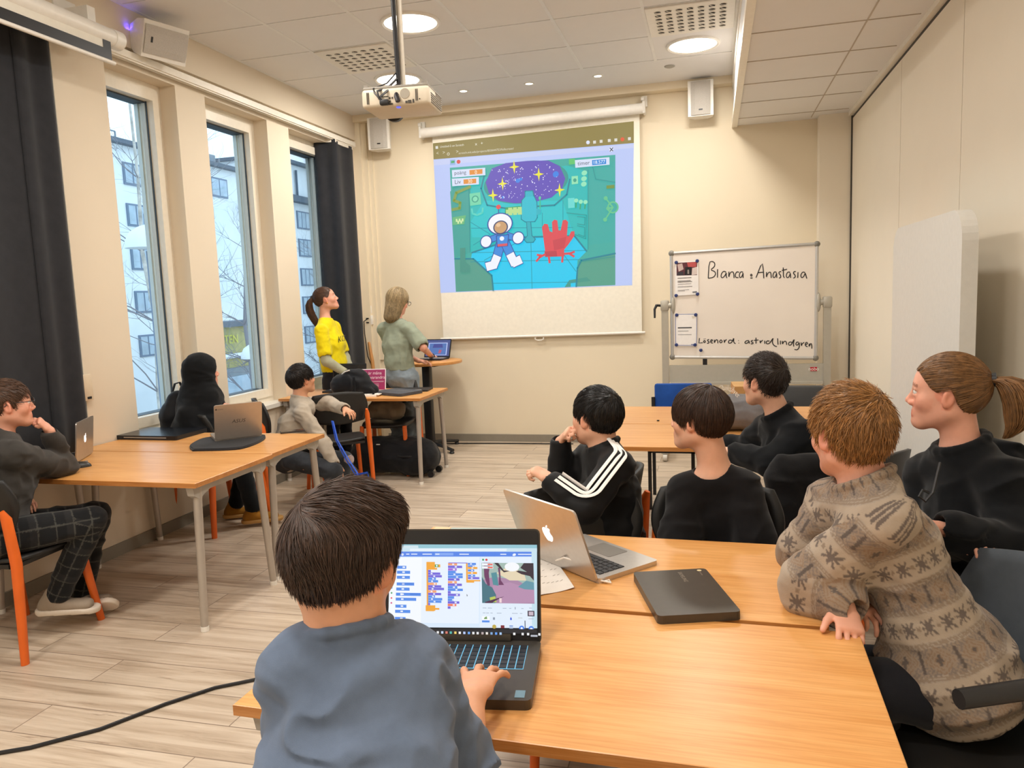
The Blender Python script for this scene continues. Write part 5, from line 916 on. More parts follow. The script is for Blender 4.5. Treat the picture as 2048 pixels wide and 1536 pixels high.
# ============================================================= soft bags
def blob(name,prims,k,h,mat,amp=.006,seed=3,parent=None,base=None,floor=None,it=2):
    v=Vol.around(prims,h,.04)
    for p in prims: v.add(p,k)
    I,P=v.band(.04); v.d[I]+=folds(P,amp,seed,(8,8,10))
    if floor is not None: 
        z=v.lo[2]+v.h*np.arange(v.n[2]); v.d=np.maximum(v.d,(floor-z)[None,None,:].astype(np.float32))
    V,F=v.mesh(); return fmesh(name,relax(V,F,it),F,mat,parent,None if base is None or parent is not None else base,None,base)
M_BAG=cloth('black_bag_nylon','#15161A',.7,400,.3); M_BAGG=cloth('grey_bag_nylon','#6A6768',.75,400,.3); M_KHAKI=cloth('khaki_canvas','#6E6150',.9,400,.35); M_JKT=cloth('black_jacket','#121214',.75,300,.35)
X=(1,0,0)
# black backpack lying on the back left table
b=np.array([-3.02,6.06,.735]); pr=[('e',b+(-.13,-.02,.09),b+(.02,.02,.11),(0,1,0),.10,.095,.11,.10),('e',b+(.02,.0,.10),b+(.15,.02,.045),(0,1,0),.10,.075,.08,.045),('c',b+(-.05,-.02,.17),b+(.03,0,.17),.055,.05)]
o=blob('backpack',pr,.05,.008,M_BAG,.012,5,None,b,.737); tag(o,'black backpack lying on the back left table in front of the magenta sign','backpack')
m=MB(); m.tube([(-.02,-.10,.19),(.02,-.125,.15),(.03,-.14,.08),(.0,-.145,.02),(-.03,-.15,-.03),(.0,-.155,-.065),(.04,-.15,-.02),(.05,-.13,.06),(.04,-.12,.17)],.011,8,0,None,True,.35); m.build('shoulder_strap',M_BAG,o)
m=MB(); m.tube([(.17,-.08,.08),(.21,-.09,.05),(.2,-.1,.01),(.16,-.11,.006)],.012,8,0,None,True,.4); m.build('side_strap',M_BAG,o)
m=MB(); m.tube([(-.10,-.06,.19),(-.06,-.075,.215),(-.02,-.07,.225)],.006,6); m.build('white_print',M_WPL,o)
# large black rolling bag under the back left table
b=np.array([-2.72,6.22,0.0]); pr=[('e',b+(-.30,-.02,.17),b+(.22,-.02,.17),(0,1,0),.17,.155,.17,.15),('e',b+(-.30,.0,.20),b+(.12,.04,.21),(0,1,0),.15,.12,.15,.12),('e',b+(.18,-.04,.12),b+(.24,-.02,.16),(0,1,0),.17,.13,.16,.13)]
o=blob('rolling_bag',pr,.06,.011,M_BAG,.014,8,None,b,.012); tag(o,'large black rolling bag on the floor under the back left table','bag')
m=MB(); m.tube([(.05,-.165,.2),(.1,-.19,.2),(.2,-.19,.2)],.010,8); m.build('handle',M_BLK,o); m=MB(); m.rbox((-.12,-.175,.30),(.035,.01,.008),.002,1); m.build('tag',M_WPL,o)
m=MB(); m.rbox((.345,-.08,.17),(.02,.05,.06),.006,2); m.build('buckle',M_GPL,o)
for y in (-.1,.1): MB().tube([(.33,y-.015,.03),(.33,y+.015,.03)],.03,14).build('wheel',M_BLK,o)
# khaki bag on the chair and black jacket under the table
b=np.array([-2.87,6.33,.46]); o=blob('canvas_bag',[('e',b+(-.08,0,.1),b+(.08,0,.1),(0,1,0),.13,.09,.13,.09),('e',b+(-.05,-.05,.17),b+(.05,-.05,.16),(0,1,0),.09,.05,.08,.05)],.04,.009,M_KHAKI,.014,12,None,b,.478); tag(o,'khaki canvas bag on the chair under the back left table','bag')
# backpack hanging on the chair by the left window
b=np.array([-3.60,4.60,.50]); o=blob('backpack',[('e',b+(0,0,.12),b+(.0,0,.30),X,.10,.14,.10,.14),('e',b+(.02,-.02,.30),b+(.02,.0,.42),X,.09,.13,.06,.09),('e',b+(.06,-.03,.08),b+(.06,-.03,.2),X,.06,.11,.06,.10)],.04,.009,M_BAG,.008,14,None,b,.5); tag(o,'black backpack standing upright by the left window beside the hooded person','backpack')
o.location=tuple(b+np.array((-.02,-.1,.01))); m=MB(); m.tube([(.0,-.03,.47),(.0,.0,.52),(.0,.05,.525),(.0,.08,.46)],.010,8,0,None,True,.5); m.build('grab_handle',M_BAG,o); m=MB(); m.tube([(.09,.05,.02),(.12,.09,.06),(.12,.13,.05),(.1,.16,0)],.008,8); m.build('strap',M_BAG,o)
# grey backpack with white print and cardboard box on the middle table
b=np.array([.21,4.52,.735]); o=blob('backpack',[('e',b+(-.14,0,.08),b+(.12,0,.09),(0,1,0),.14,.085,.13,.09),('e',b+(-.10,.02,.14),b+(.06,.0,.13),(0,1,0),.11,.06,.10,.06)],.05,.008,M_BAGG,.012,17,None,b,.737); tag(o,'grey backpack with white lettering on the middle right table','backpack')
q0,q1=np.array((0.018,4.395,0.976)),np.array((0.153,4.395,0.924)); qd=unit(q1-q0); qn=np.array((-qd[2],0,qd[0])); vs,fs=text_mesh('Quiksilver',.048); m=MB(); m.add([tuple(q0+qd*x*.62+qn*(y-2.6*(x-.1)**2+.02)-b) for x,y,z in vs],fs); m.build('white_lettering',M_WPL,o)
t=thing('cardboard_box','brown cardboard box behind the grey backpack','box',(.235,5.0,.735),.05)
MB().box((-.12,-.13,0),(.12,.13,.20)).build('carton',plain('cardboard','#B58A55',.85),t); MB().box((-.12,-.13,.20),(.12,.0,.203)).box((-.12,.001,.2),(.12,.13,.2035)).build('flap',plain('cardboard_light','#C59A63',.85),t)
tag(MB().lathe([(.0005,0),(.008,.0),(.008,.006),(.0005,.007)],10,0,None,False).build('bottle_cap',M_BLK,None,tuple(Vector((-0.337,4.778,0.736)))),'tiny dark cap lying alone on the middle right table','cap')
b=np.array((0.103,4.867,0.735)); o=blob('pouch',[('e',b+(-.09,0,.025),b+(.05,.02,.025),(0,1,0),.05,.022,.045,.02)],.03,.006,M_BAG,.004,31,None,b,.737); tag(o,'small black and yellow pouch between the two boys on the middle right table','pouch')
m=MB(); m.tube([(-.13,-.045,.02),(-.06,-.052,.034),(.02,-.045,.036),(.08,-.02,.03)],.008,8,0,None,True,.6); m.build('yellow_trim',cloth('yellow_trim','#D9A52E',.8),o)
# coat on the chair of the boy in the dark zip sweater
b=np.array([.36,3.38,.45]); pr=[('e',b+(-.10,-.10,.30),b+(.24,-.02,.30),(0,0,1),.10,.055,.10,.055),('e',b+(-.12,-.12,.12),b+(.24,-.04,.12),(0,0,1),.16,.05,.16,.05),('e',b+(-.16,-.11,-.10),b+(.22,-.05,-.1),(0,0,1),.16,.05,.16,.05)]
o=blob('coat',pr,.05,.009,M_JKT,.014,21,None,b); tag(o,'black quilted coat hanging over the chair behind the boy in the black t-shirt','coat')
# blue strap hanging on the chair
m=MB(); 
for off in (0,.012): m.tube([*[(p[0]+off*q,p[1],p[2]) for p,q in zip(((-2.685,4.964,0.693),(-2.634,4.91,0.564),(-2.549,4.866,0.446),(-2.465,4.825,0.349),(-2.409,4.811,0.281),(-2.38,4.79,0.216)),(.7,1,1.7,2,0,0))]],[.013,.013,.014,.017,.02,.02],8,0,None,True,.2,(1,0,0))
m.tube([(-2.451,4.826,0.331),(-2.368,4.84,0.347),(-2.358,4.836,0.294),(-2.344,4.823,0.244)],[.014,.014,.012,.010],8,0,None,True,.25,(1,0,0))
o=m.build('lanyard_strap',cloth('blue_strap','#2456C8',.7,600,.2),None); tag(o,'blue fabric strap hanging from the empty chair by the beige sweater','strap')
# ============================================================= people
def axes(face,roll=0):
    f=unit(face); r=unit(np.cross(f,(0,0,1))); u=np.cross(r,f); c,s=math.cos(roll),math.sin(roll); return np.stack([r*c+u*s,f,u*c-r*s])
SHORT=[(.090,.050),(.066,.034),(.052,.012),(.032,.004),(.024,-.030),(.010,-.030),(.006,.006),(-.004,.018),(-.020,.008),(-.027,-.018),(-.036,-.045),(-.050,-.070),(-.072,-.086),(-.15,-.086),(-.16,.05),(-.1,.16),(.05,.16),(.14,.1),(.13,.05)]
FRINGE=[(.13,.018),(.088,.014),(.062,.006),(.036,.0),(.026,-.022),(.012,-.022),(.006,.006),(-.004,.018),(-.020,.008),(-.027,-.018),(-.036,-.045),(-.050,-.070),(-.072,-.084),(-.15,-.084),(-.16,.05),(-.1,.16),(.05,.16),(.15,.1)]
LONG=[(.092,.050),(.070,.03),(.055,.0),(.045,-.06),(.030,-.2),(-.2,-.2),(-.2,.16),(.05,.16),(.14,.1)]
TAIL=[(.082,.062),(.062,.042),(.045,.018),(.022,.0),(.012,.004),(.004,.020),(-.010,.018),(-.024,-.010),(-.040,-.045),(-.060,-.066),(-.16,-.066),(-.17,.06),(-.1,.17),(.05,.17),(.12,.1)]
SKIN={'a':skin_mat('skin_fair','#E5B093'),'b':skin_mat('skin_warm','#DDA27F'),'c':skin_mat('skin_rosy','#E3A78E')}
def hair(S,o,base,c,A,k):
    h=S['hair']; t=h.get('t',(.010,.012,.016)); og=h.get('o',(0,-.014,.018)); poly=h['poly']; rad=(.073+t[0],.095+t[1],.086+t[2])
    ex=[(('e',c+k*(A.T@np.array(a)),c+k*(A.T@np.array(b)),A[0],*[k*q for q in r]),kk) for a,b,r,kk in h.get('extra',[])]
    def surf(P):
        d=skull(P,c,A,k,rad,og)
        for p,kk in ex: d=smin(d,ev(p,P),kk)
        return d
    pad=h.get('pad',.15); lo,hi=c-pad*1.15,c+pad*1.15
    if ex: lo=np.minimum(lo,np.min([bounds(p)[0] for p,_ in ex],0)-.02); hi=np.maximum(hi,np.max([bounds(p)[1] for p,_ in ex],0)+.02)
    v=Vol(lo,hi,h.get('h',.004)); sl,P=v.blk(lo,hi); P=P[:v.n[0],:v.n[1],:v.n[2]]
    d=surf(P); L=((P-c.astype(np.float32))@A.T.astype(np.float32))/k; pd=poly2(L[...,1],L[...,2],poly)*k
    d=-smin(-d,-pd,.010); d=d+.0022*vnoise(P,(70,70,30),5)
    # hollow: keep the cap off the face
    v.d=d.astype(np.float32); V,F=v.mesh(); V=relax(V,F,1); r=np.random.default_rng(h.get('seed',1))
    capT=np.full((len(V),3),.62); parts=[(V,F,capT)]
    n=h.get('n',1500); roots=V[r.integers(0,len(V),n)]; Lr=((roots-c)@A.T)/k; keep=surf(roots)<.004; keep&=surf(roots)>-.004; roots=roots[keep]
    wh=np.array(h.get('whorl',(0,-.07,.09))); sw=np.array(h.get('sweep',(0,0,0))); g=h.get('grav',.5); tie=h.get('tie')
    def dirf(P):
        q=((P-c)@A.T)/k
        if tie is not None: D=np.array(tie)-q; D/=np.linalg.norm(D,axis=-1,keepdims=True)+1e-6
        else:
            D=q-wh; D/=np.linalg.norm(D,axis=-1,keepdims=True)+1e-6; top=np.clip((q[:,2]-.02)/.06,0,1)[:,None]; D=D*h.get('rad',1.0)+sw*top+np.array((0,0,-g))*(1-.6*top)
        W=D@A+h.get('wave',0)*np.stack([np.sin(P[:,2]*60+P[:,0]*25),np.cos(P[:,2]*50),np.sin(P[:,0]*55)],-1); return W
    Lr=((roots-c)@A.T)/k; ls=np.interp(Lr[:,2],[-.06,.0,.06],[h.get('side',.45),h.get('side',.45)*1.15,1.0]) if tie is None else 1.0
    parts.append(strands(roots,dirf,surf,h.get('len',.05)*k*ls,h.get('seg',6),h.get('r0',.0016),h.get('lift',.001),h.get('grow',.006),h.get('seed',1)+1,h.get('jit',.25),1.0,h.get('rc',(.7,1.25))))
    if 'tail' in h:
        T=np.array([c+k*(A.T@np.array(p[:3])) for p in h['tail']]); R=np.array([p[3] for p in h['tail']])*k; N=h.get('tn',700); m=9; s=np.linspace(0,1,m); ti=np.linspace(0,1,len(T)); C_=np.stack([np.interp(s,ti,T[:,i]) for i in range(3)],-1); Rr=np.interp(s,ti,R)
        for _ in range(2): C_[1:-1]=.5*C_[1:-1]+.25*(C_[2:]+C_[:-2])
        a=r.uniform(0,6.28,N); q=np.sqrt(r.uniform(0,1,N)); tg=unit(T[-1]-T[0]); u=unit(np.cross(tg,(.3,.5,.2))); w=np.cross(tg,u)
        ph=r.uniform(0,.9,N)[:,None]*.25; off=(np.cos(a)*q)[:,None,None]*u+(np.sin(a)*q)[:,None,None]*w; path=C_[None]+off*Rr[None,:,None]+.004*np.sin(s*9+6*ph)[...,None]*u
        path+=r.normal(0,.0015,(N,1,3)); parts.append(tubes(path,.0026*k*r.uniform(.6,1.3,N),r,.9,(.75,1.3)))
    Vs,Fs,Ts=[],[],[]; off=0
    for V,F,T in parts: Vs.append(V); Fs.append(F+off); Ts.append(T); off+=len(V)
    ho=fmesh('hair',np.concatenate(Vs),np.concatenate(Fs),hair_mat('hair_'+h['col'].strip('#'),h['col'],h.get('rough',.42)),o,None,np.concatenate(Ts),base)
    if 'tie' in h:
        p=c+k*(A.T@np.array(h['tail'][0][:3])); dr=unit(np.array(A.T@(np.array(h['tail'][1][:3])-np.array(h['tail'][0][:3])))); m=MB(); m.tube([tuple(p-base-dr*.010),tuple(p-base+dr*.012)],h['tail'][0][3]*k+.005,14); m.build('hair_tie',M_BLK,o)
def ring(c,n,r,th,side,q=1.0,m=14):
    n=unit(n); s=unit(np.asarray(side)-n*(np.asarray(side)@n)); w=np.cross(n,s); P=[c+r*(math.cos(a)*s+q*math.sin(a)*w) for a in [2*math.pi*i/m for i in range(m+1)]]; return [(('c',P[i],P[i+1],th,th),.004) for i in range(m)]
def torso(S,off,g=1.0):
    J=S['J']; sd=unit(J['shR']-J['shL']); hw=np.linalg.norm(J['shR']-J['shL'])/2; pd=unit(J['hipR']-J['hipL']); q=S.get('dep',1.0); ms=(J['shR']+J['shL'])/2; w=S.get('wid',1.0)
    return [(('e',J['pelvis'],J['waist'],pd,hw*.86*w+off,hw*.66*q+off,hw*.78*w+off,hw*.56*q+off),.03),(('e',J['waist'],J['chest'],sd,hw*.78*w+off,hw*.56*q+off,hw*.90*w+off,hw*.64*q+off),.04),(('e',J['chest'],ms*.85+J['neck']*.15,sd,hw*.90*w+off,hw*.62*q+off,hw*.66+off,hw*.36*q+off),.04),
        (('c',J['neck']-unit(J['neck']-J['chest'])*.03,J['shR'],.052+off*.8,.044+off*.8),.03),(('c',J['neck']-unit(J['neck']-J['chest'])*.03,J['shL'],.052+off*.8,.044+off*.8),.03)]
def person(S):
    J={a:np.array(b,float) for a,b in S['J'].items()}; S['J']=J; k=S.get('k',.95); A=axes(S['face'],S.get('roll',0)); c=np.array(S['head'],float); a_=S.get('arm',1.0)
    if 'hipL' not in J:
        s=unit((J['shR']-J['shL'])*np.array((1,1,0))); J['hipR']=J['pelvis']+s*.075; J['hipL']=J['pelvis']-s*.075
    base=np.array([J['pelvis'][0],J['pelvis'][1],S.get('zb',0.0)]); up,dn,dt,ears,g=head_prims((c,A),k)
    nk=[(('c',g(0,-.028,-.045),J['neck'],.048*k*S.get('nk',1),.055*k*S.get('nk',1)),.03)]
    limb=[]
    for s in 'LR':
        limb+=[(('c',J['sh'+s],J['el'+s],.043*a_,.036*a_),.02),(('c',J['el'+s],J['wr'+s],.036*a_,.024*a_),.02)]
        limb+=[(('c',J['hip'+s],J['kn'+s],.072,.050),.03),(('c',J['kn'+s],J['an'+s],.049,.032),.02)]
    hands=[]
    for s in 'LR':
        H=S.get('hand'+s)
        if H is None: H=dict(d=J['wr'+s]-J['el'+s],n=(0,0,-1))
        d=unit(H['d']); fw=unit(S.get('body',S['face'])); hs=H.get('side'); 
        if hs is None: hs=np.cross(np.asarray(H['n'],float),d)*(1 if s=='L' else -1)
        hands+=hand_prims(J['wr'+s]+d*.0,d,np.asarray(H['n'],float),np.asarray(hs,float),k*H.get('k',.95),H.get('curl',(25,30,20)),H.get('spread',.10),H.get('thumb',(.75,.6,.25)),H.get('tc',.3))
    allp=up+dn+dt+ears+nk+torso(S,0)+limb+hands
    B=[p for p in up+nk+torso(S,0)+limb+hands]
    v=Vol.around([p[0] for p in B],S.get('h',.005),.03)
    for p,kk in torso(S,0)+limb+up: v.add(p,kk)
    for p,kk in dn: v.add(p,kk,'d')
    for p,kk in dt: v.add(p,kk)
    for e in ears: v.add(e[0],e[1],e[2])
    for p,kk in nk+hands: v.add(p,kk)
    V,F=v.mesh(); V=relax(V,F,1,.4)
    q=((V-c)@A.T)/k; T=np.ones((len(V),3)); near=np.linalg.norm(q,axis=1)<.16
    def blend(m,col): T[:]=T*(1-m[:,None])+np.array(col)*m[:,None]
    def soft(d,w): return np.clip(1-d/w,0,1)*near
    blend(.55*soft(np.maximum(np.abs(np.abs(q[:,0])-.035)-.012,0)+np.maximum(np.abs(q[:,2]+.035)-.012,0)+(q[:,1]<.03)*9,.03),(1.05,.78,.74)); blend(.5*((np.abs(q[:,0])>.069)&near&(np.abs(q[:,2]+.012)<.04)),(1.08,.74,.68))
    blend(.9*((np.abs(q[:,0])<.021)&(q[:,1]>.077)&(q[:,2]>-.085)&(q[:,2]<-.060)&near),(.92,.58,.56)); bx=np.abs(q[:,0]); blend(.8*((bx>.014)&(bx<.047)&(q[:,1]>.055)&(np.abs(q[:,2]-.020+.12*np.maximum(bx-.03,0))<.0045)&near),S.get('brow',(.38,.30,.26)))
    o=fmesh('person',V,F,SKIN[S.get('skin','a')],None,tuple(base),T,base); tag(o,S['label'],'person')
    def g2(*p): return g(*p)-base
    if S.get('eyes',True):
        for s in (-1,1):
            m=MB(); e=g2(s*.031,.0770,-.003); Me=Matrix.Translation(Vector(e))@Matrix(((A[0][0],A[1][0],A[2][0],0),(A[0][1],A[1][1],A[2][1],0),(A[0][2],A[1][2],A[2][2],0),(0,0,0,1))); m.sphere((0,0,0),.0118*k,8,0,Me); m.lathe([(.0005,.0122*k),(.005*k,.0112*k)],12,1,Me@rotx(-math.pi/2),False); m.build('eye',[plain('eye_white','#E8E2DC',.2),plain('iris_dark','#3A2A20',.1)],o)
    # ---- top
    for C in S['cloth']:
        off=C.get('off',.014); mat=C['mat']; P=[]
        if C['kind']=='top':
            P+=torso(S,off) if C.get('body',True) else []
            sl=C.get('sleeve',.95)
            for s in 'LR':
                e=J['el'+s]; w=J['wr'+s]; sh=J['sh'+s]; sr=C.get('sr',(.052,.046,.036))
                if sl<=.0: continue
                if sl<.5: P.append((('c',sh,sh+(e-sh)*sl*2,sr[0]+off*.4,sr[0]+off*1.2),.03)); 
                else: P.append((('c',sh,e,sr[0]+off*.5,sr[1]+off*.5),.03)); P.append((('c',e,e+(w-e)*(sl*2-1 if sl<.9 else sl),sr[1]+off*.5,sr[2]+off*.4),.02))
            P+=[(x,C.get('ek',.02)) for x in C.get('extra',[])]; nd=unit(c+A[2]*-.05-J['neck']); sd=unit(J['shR']-J['shL']); CR=ring(J['neck']+nd*C.get('cz',.006),nd,C.get('cr',.064)*k/.95,C.get('ct',.006),sd,.95) if C.get('ct',0)>.008 else []; P+=CR
        elif C['kind']=='trousers':
            pd=unit(J['hipR']-J['hipL']); hw=np.linalg.norm(J['shR']-J['shL'])/2*S.get('wid',1.0); P.append((('e',J['pelvis']-np.array((0,0,.01)),J['pelvis']*.45+J['waist']*.55,pd,hw*.86+.014,hw*.66+.014,hw*.8+.010,hw*.58+.010),.02))
            tr2=C.get('r',(.088,.066,.052))
            for s in 'LR': P.append((('c',J['hip'+s],J['kn'+s],tr2[0],tr2[1]),.03)); P.append((('c',J['kn'+s],J['kn'+s]+(J['an'+s]-J['kn'+s])*C.get('leg',.93),tr2[1],tr2[2]),.02))
        hh=C.get('h',S.get('h',.005)); v=Vol.around([p[0] for p in P],hh,.04)
        for p,kk in P: v.add(p,kk)
        I,Q=v.band(.035); f=folds(Q,C.get('fold',.006),C.get('seed',11),C.get('fsc',(9,9,20)))*np.clip((np.linalg.norm(Q-J['neck'],axis=1)-.06)/.09,.08,1); v.d[I]+=f.astype(np.float32)
        if C['kind']=='top':
            nd=unit(c-A[2]*.05-J['neck']); cr=C.get('cr',.064)*k/.95
            v.add(('c',J['neck']+nd*C.get('nd',.035)+np.asarray(C.get('nf',(0,0,0))),J['neck']+nd*.14,cr*.90,cr*1.0),.006,'d')
            for p,kk in CR: v.add(p,kk)
            for s in 'LR':
                sl=C.get('sleeve',.95)
                if 0<sl<.5: a=J['sh'+s]; b=J['el'+s]; p=a+(b-a)*sl*2; d=unit(b-a); v.add(('c',p-d*.005,p+d*.12,.043*a_+.012,.043*a_+.02),.004,'d'); continue
                if sl<=0: continue
                a=J['el'+s]; b=J['wr'+s]; p=a+(b-a)*(sl*2-1 if sl<.9 else sl); d=unit(b-a); v.add(('c',p+d*.012,p+d*.10,.030*a_,.034),.004,'d')
            for p in C.get('cut',[]): v.add(p,.01,'d')
            if 'hem' in C: zz=v.lo[2]+v.h*np.arange(v.n[2]); v.d=np.maximum(v.d,(C['hem']-zz)[None,None,:].astype(np.float32))
        else:
            for s in 'LR': a=J['kn'+s]; b=J['an'+s]; d=unit(b-a); p=a+(b-a)*C.get('leg',.93); v.add(('c',p+d*.01,p+d*.12,.035,.05),.004,'d')
        V,F=v.mesh(); V=relax(V,F,C.get('it',2),.5); tint=C['tint'](V,S) if 'tint' in C else None
        fmesh(C['name'],V,F,mat,o,None,tint,base)
    # ---- shoes
    sh=S.get('shoe')
    if sh:
        for s in 'LR':
            a=J['an'+s]; d=unit(S.get('toe'+s,S.get('body',S['face']))); dn_=unit(S.get('sole'+s,(0,0,-1))); dn_=unit(dn_-d*(dn_@d)); sd=np.cross(d,dn_); h0=a+dn_*.038
            P=[(('e',h0-d*.045,h0+d*.14,sd,.036,.040,.044,.026),.02),(('c',a-d*.015,a-d*.01-dn_*.02,.044,.042),.03)]
            v=Vol.around([p[0] for p in P],.006,.03)
            for p,kk in P: v.add(p,kk)
            pl=h0+dn_*.030; G=np.stack(np.meshgrid(*[v.lo[i]+v.h*np.arange(v.n[i]) for i in range(3)],indexing='ij'),-1); cutd=((G-pl)@dn_).astype(np.float32); v.d=np.maximum(v.d,cutd); V,F=v.mesh(); so=fmesh('shoe',relax(V,F,2),F,sh[0],o,None,None,base)
            v=Vol.around([(('e',h0-d*.05+dn_*.018,h0+d*.148+dn_*.018,sd,.041,.05,.049,.05))],.006,.03); v.add(('e',h0-d*.05+dn_*.02,h0+d*.148+dn_*.02,sd,.041,.05,.049,.05),.001); G=np.stack(np.meshgrid(*[v.lo[i]+v.h*np.arange(v.n[i]) for i in range(3)],indexing='ij'),-1); z=((G-pl)@dn_).astype(np.float32); v.d=np.maximum(v.d,np.maximum(z-.008,-z-.020)); V,F=v.mesh(); fmesh('sole',relax(V,F,1),F,sh[1],so,None,None,base)
    if 'hair' in S: hair(S,o,base,c,A,k)
    return o,base,g2,A,k
def glasses(o,g2,A,k):
    m=MB(); Z=.0
    for s in (-1,1):
        cc=g2(s*.033,.106,-.004); P=[tuple(cc+k*(.023*math.cos(a)*A[0]+.018*math.sin(a)*A[2])) for a in [2*math.pi*i/18 for i in range(19)]]; m.tube(P,.0022,6); m.tube([tuple(g2(s*.056,.104,.002)),tuple(g2(s*.072,.085,.003)),tuple(g2(s*.079,-.005,.004)),tuple(g2(s*.078,-.022,-.010))],.002,6)
    m.tube([tuple(g2(-.010,.108,0)),tuple(g2(.010,.108,0))],.002,6); m.build('glasses',plain('glasses_black','#1A1A1E',.3),o)
SEAT=lambda p,z=.53:(p[0],p[1],z)
def seated(p,z=.53): return (p[0],p[1],z)
# ---- the boy in blue in the foreground
M_BLUET=cloth('slate_blue_cotton','#616E83',.9,900,.2); M_DARKP=cloth('dark_trousers','#1B1C22',.9)
S6=dict(label='boy seen from behind in a slate blue t-shirt typing on the large dark laptop',head=(-0.54,1.008,1.171),face=(.05,.96,-.28),k=.93,h=.0038,nk=1.0,arm=.98,skin='b',wid=1.2,dep=1.12,
 J=dict(neck=(-0.528,0.978,1.063),shL=(-0.576,0.939,1.022),shR=(-0.456,1.04,0.987),elR=(-0.384,1.069,0.722),wrR=(-0.441,1.277,0.806),elL=(-0.634,1.046,0.737),wrL=(-0.623,1.24,0.766),chest=(-0.519,0.966,0.947),waist=(-0.49,0.897,0.83),pelvis=(-.50,.80,.535),knL=(-.62,1.18,.50),knR=(-.36,1.18,.50),anL=(-.64,1.12,.08),anR=(-.34,1.12,.08)),
 handR=dict(d=(-.10,.98,.02),n=(.05,-.05,-1),side=(-1,-.1,0),curl=(5,20,14),spread=.28,thumb=(.70,.85,-.05),tc=.15,k=1.14),handL=dict(d=(.35,.9,-.1),n=(0,0,-1),side=(1,0,0),curl=(25,30,20)),body=(.1,1,0),
 cloth=[dict(kind='top',name='t_shirt',mat=M_BLUET,off=.016,sleeve=.34,fold=.013,it=1,sr=(.054,.046,.036),h=.004,seed=31,fsc=(13,13,24),cr=.064,nd=.045,ct=.0085,cz=.010,extra=[('e',(-0.512,0.955,0.97),(-0.469,0.864,0.857),(1,.15,0),.135,.10,.145,.11)]),dict(kind='trousers',name='trousers',mat=M_DARKP,h=.008)],shoe=(plain('dark_shoe','#222226',.6),plain('shoe_sole','#CFC8BC',.6)),
 hair=dict(poly=SHORT,col='#47342A',extra=[((.0,.03,.085),(.045,.045,.070),(.035,.030,.035,.030),.04)],t=(.012,.013,.016),n=6500,len=.062,r0=.0010,lift=.000,grow=.007,whorl=(-.035,-.075,.085),sweep=(.75,.35,.12),grav=.75,wave=.35,seed=3,h=.004,seg=7,rc=(.6,1.5)))
person(S6)
# ---- boy with glasses at the left edge
M_GREYH=cloth('dark_grey_fleece','#3B3835',.95,700,.25); 
M_PLAID=cloth('plaid_trousers','#17181A',.9,900,.2,.1,True)
def plaid(V,S):
    J=S['J']; T=np.ones((len(V),3))
    for s in 'LR':
        for a,b in (('hip','kn'),('kn','an')):
            p,q=J[a+s],J[b+s]; d=unit(q-p); L=np.linalg.norm(q-p); t=(V-p)@d; r=V-p-t[:,None]*d; near=(np.linalg.norm(r,axis=1)<.11)&(t>-.02)&(t<L+.02); u=unit(np.cross(d,(0,0,1))+1e-6); ang=np.arctan2(r@np.cross(d,u),r@u)
            m=near&((np.mod(t,.075)<.005)|(np.mod(ang+.4,1.1)<.09)); T[m]=(7,6.5,5); m=near&(np.mod(t+.03,.15)<.03); T[m&(T[:,0]==1)]=(1.9,1.8,1.7)
    return T
S1=dict(label='boy with glasses in a dark grey sweater resting his chin on his fist',head=(-3.236,2.86,1.136),face=(.62,.78,.02),k=.97,skin='c',
 J=dict(neck=(-3.27,2.834,0.991),shR=(-3.109,2.742,0.912),shL=(-3.535,2.919,0.898),elR=(-3.196,3.098,0.772),wrR=(-3.165,3.006,0.975),elL=(-3.579,3.002,0.654),wrL=(-3.299,2.92,0.646),chest=(-3.313,2.796,0.777),waist=(-3.3,2.744,0.658),pelvis=(-3.291,2.701,0.539),hipR=(-3.151,2.645,0.545),hipL=(-3.412,2.76,0.52),knR=(-2.935,2.972,0.538),anR=(-3.107,2.882,0.172),knL=(-3.072,3.141,0.513),anL=(-3.155,3.07,0.103)),
 handR=dict(d=np.array((-3.188,2.93,1.087))-np.array((-3.165,3.006,0.975)),n=(-.5,-.1,-.6),side=(-.5,-.3,.6),curl=(75,85,50),spread=.0,thumb=(.8,.2,.3)),body=(.55,.83,0),toeR=(.85,.5,-.08),toeL=(.9,.42,.0),soleL=(.35,-.6,-.6),
 cloth=[dict(kind='top',name='sweater',mat=M_GREYH,off=.022,sleeve=.93,fold=.010,sr=(.054,.052,.036),seed=41,cr=.070,ct=.014,cz=.0,extra=[('e',(-3.256,2.766,1.004),(-3.256,2.814,0.967),(.8,-.5,0),.085,.045,.07,.04)]),dict(kind='trousers',name='trousers',mat=M_PLAID,tint=plaid,r=(.088,.068,.056),fold=.007)],shoe=(cloth('beige_sneaker','#9A8C7C',.85),plain('sneaker_sole','#D9CDBE',.6)),
 hair=dict(poly=SHORT,col='#5A4030',t=(.011,.015,.016),n=2800,len=.040,r0=.0013,lift=.001,grow=.005,whorl=(0,-.08,.08),sweep=(0,.8,.1),grav=.5,seed=9))
o,b,g2,A,k=person(S1); glasses(o,g2,A,k)
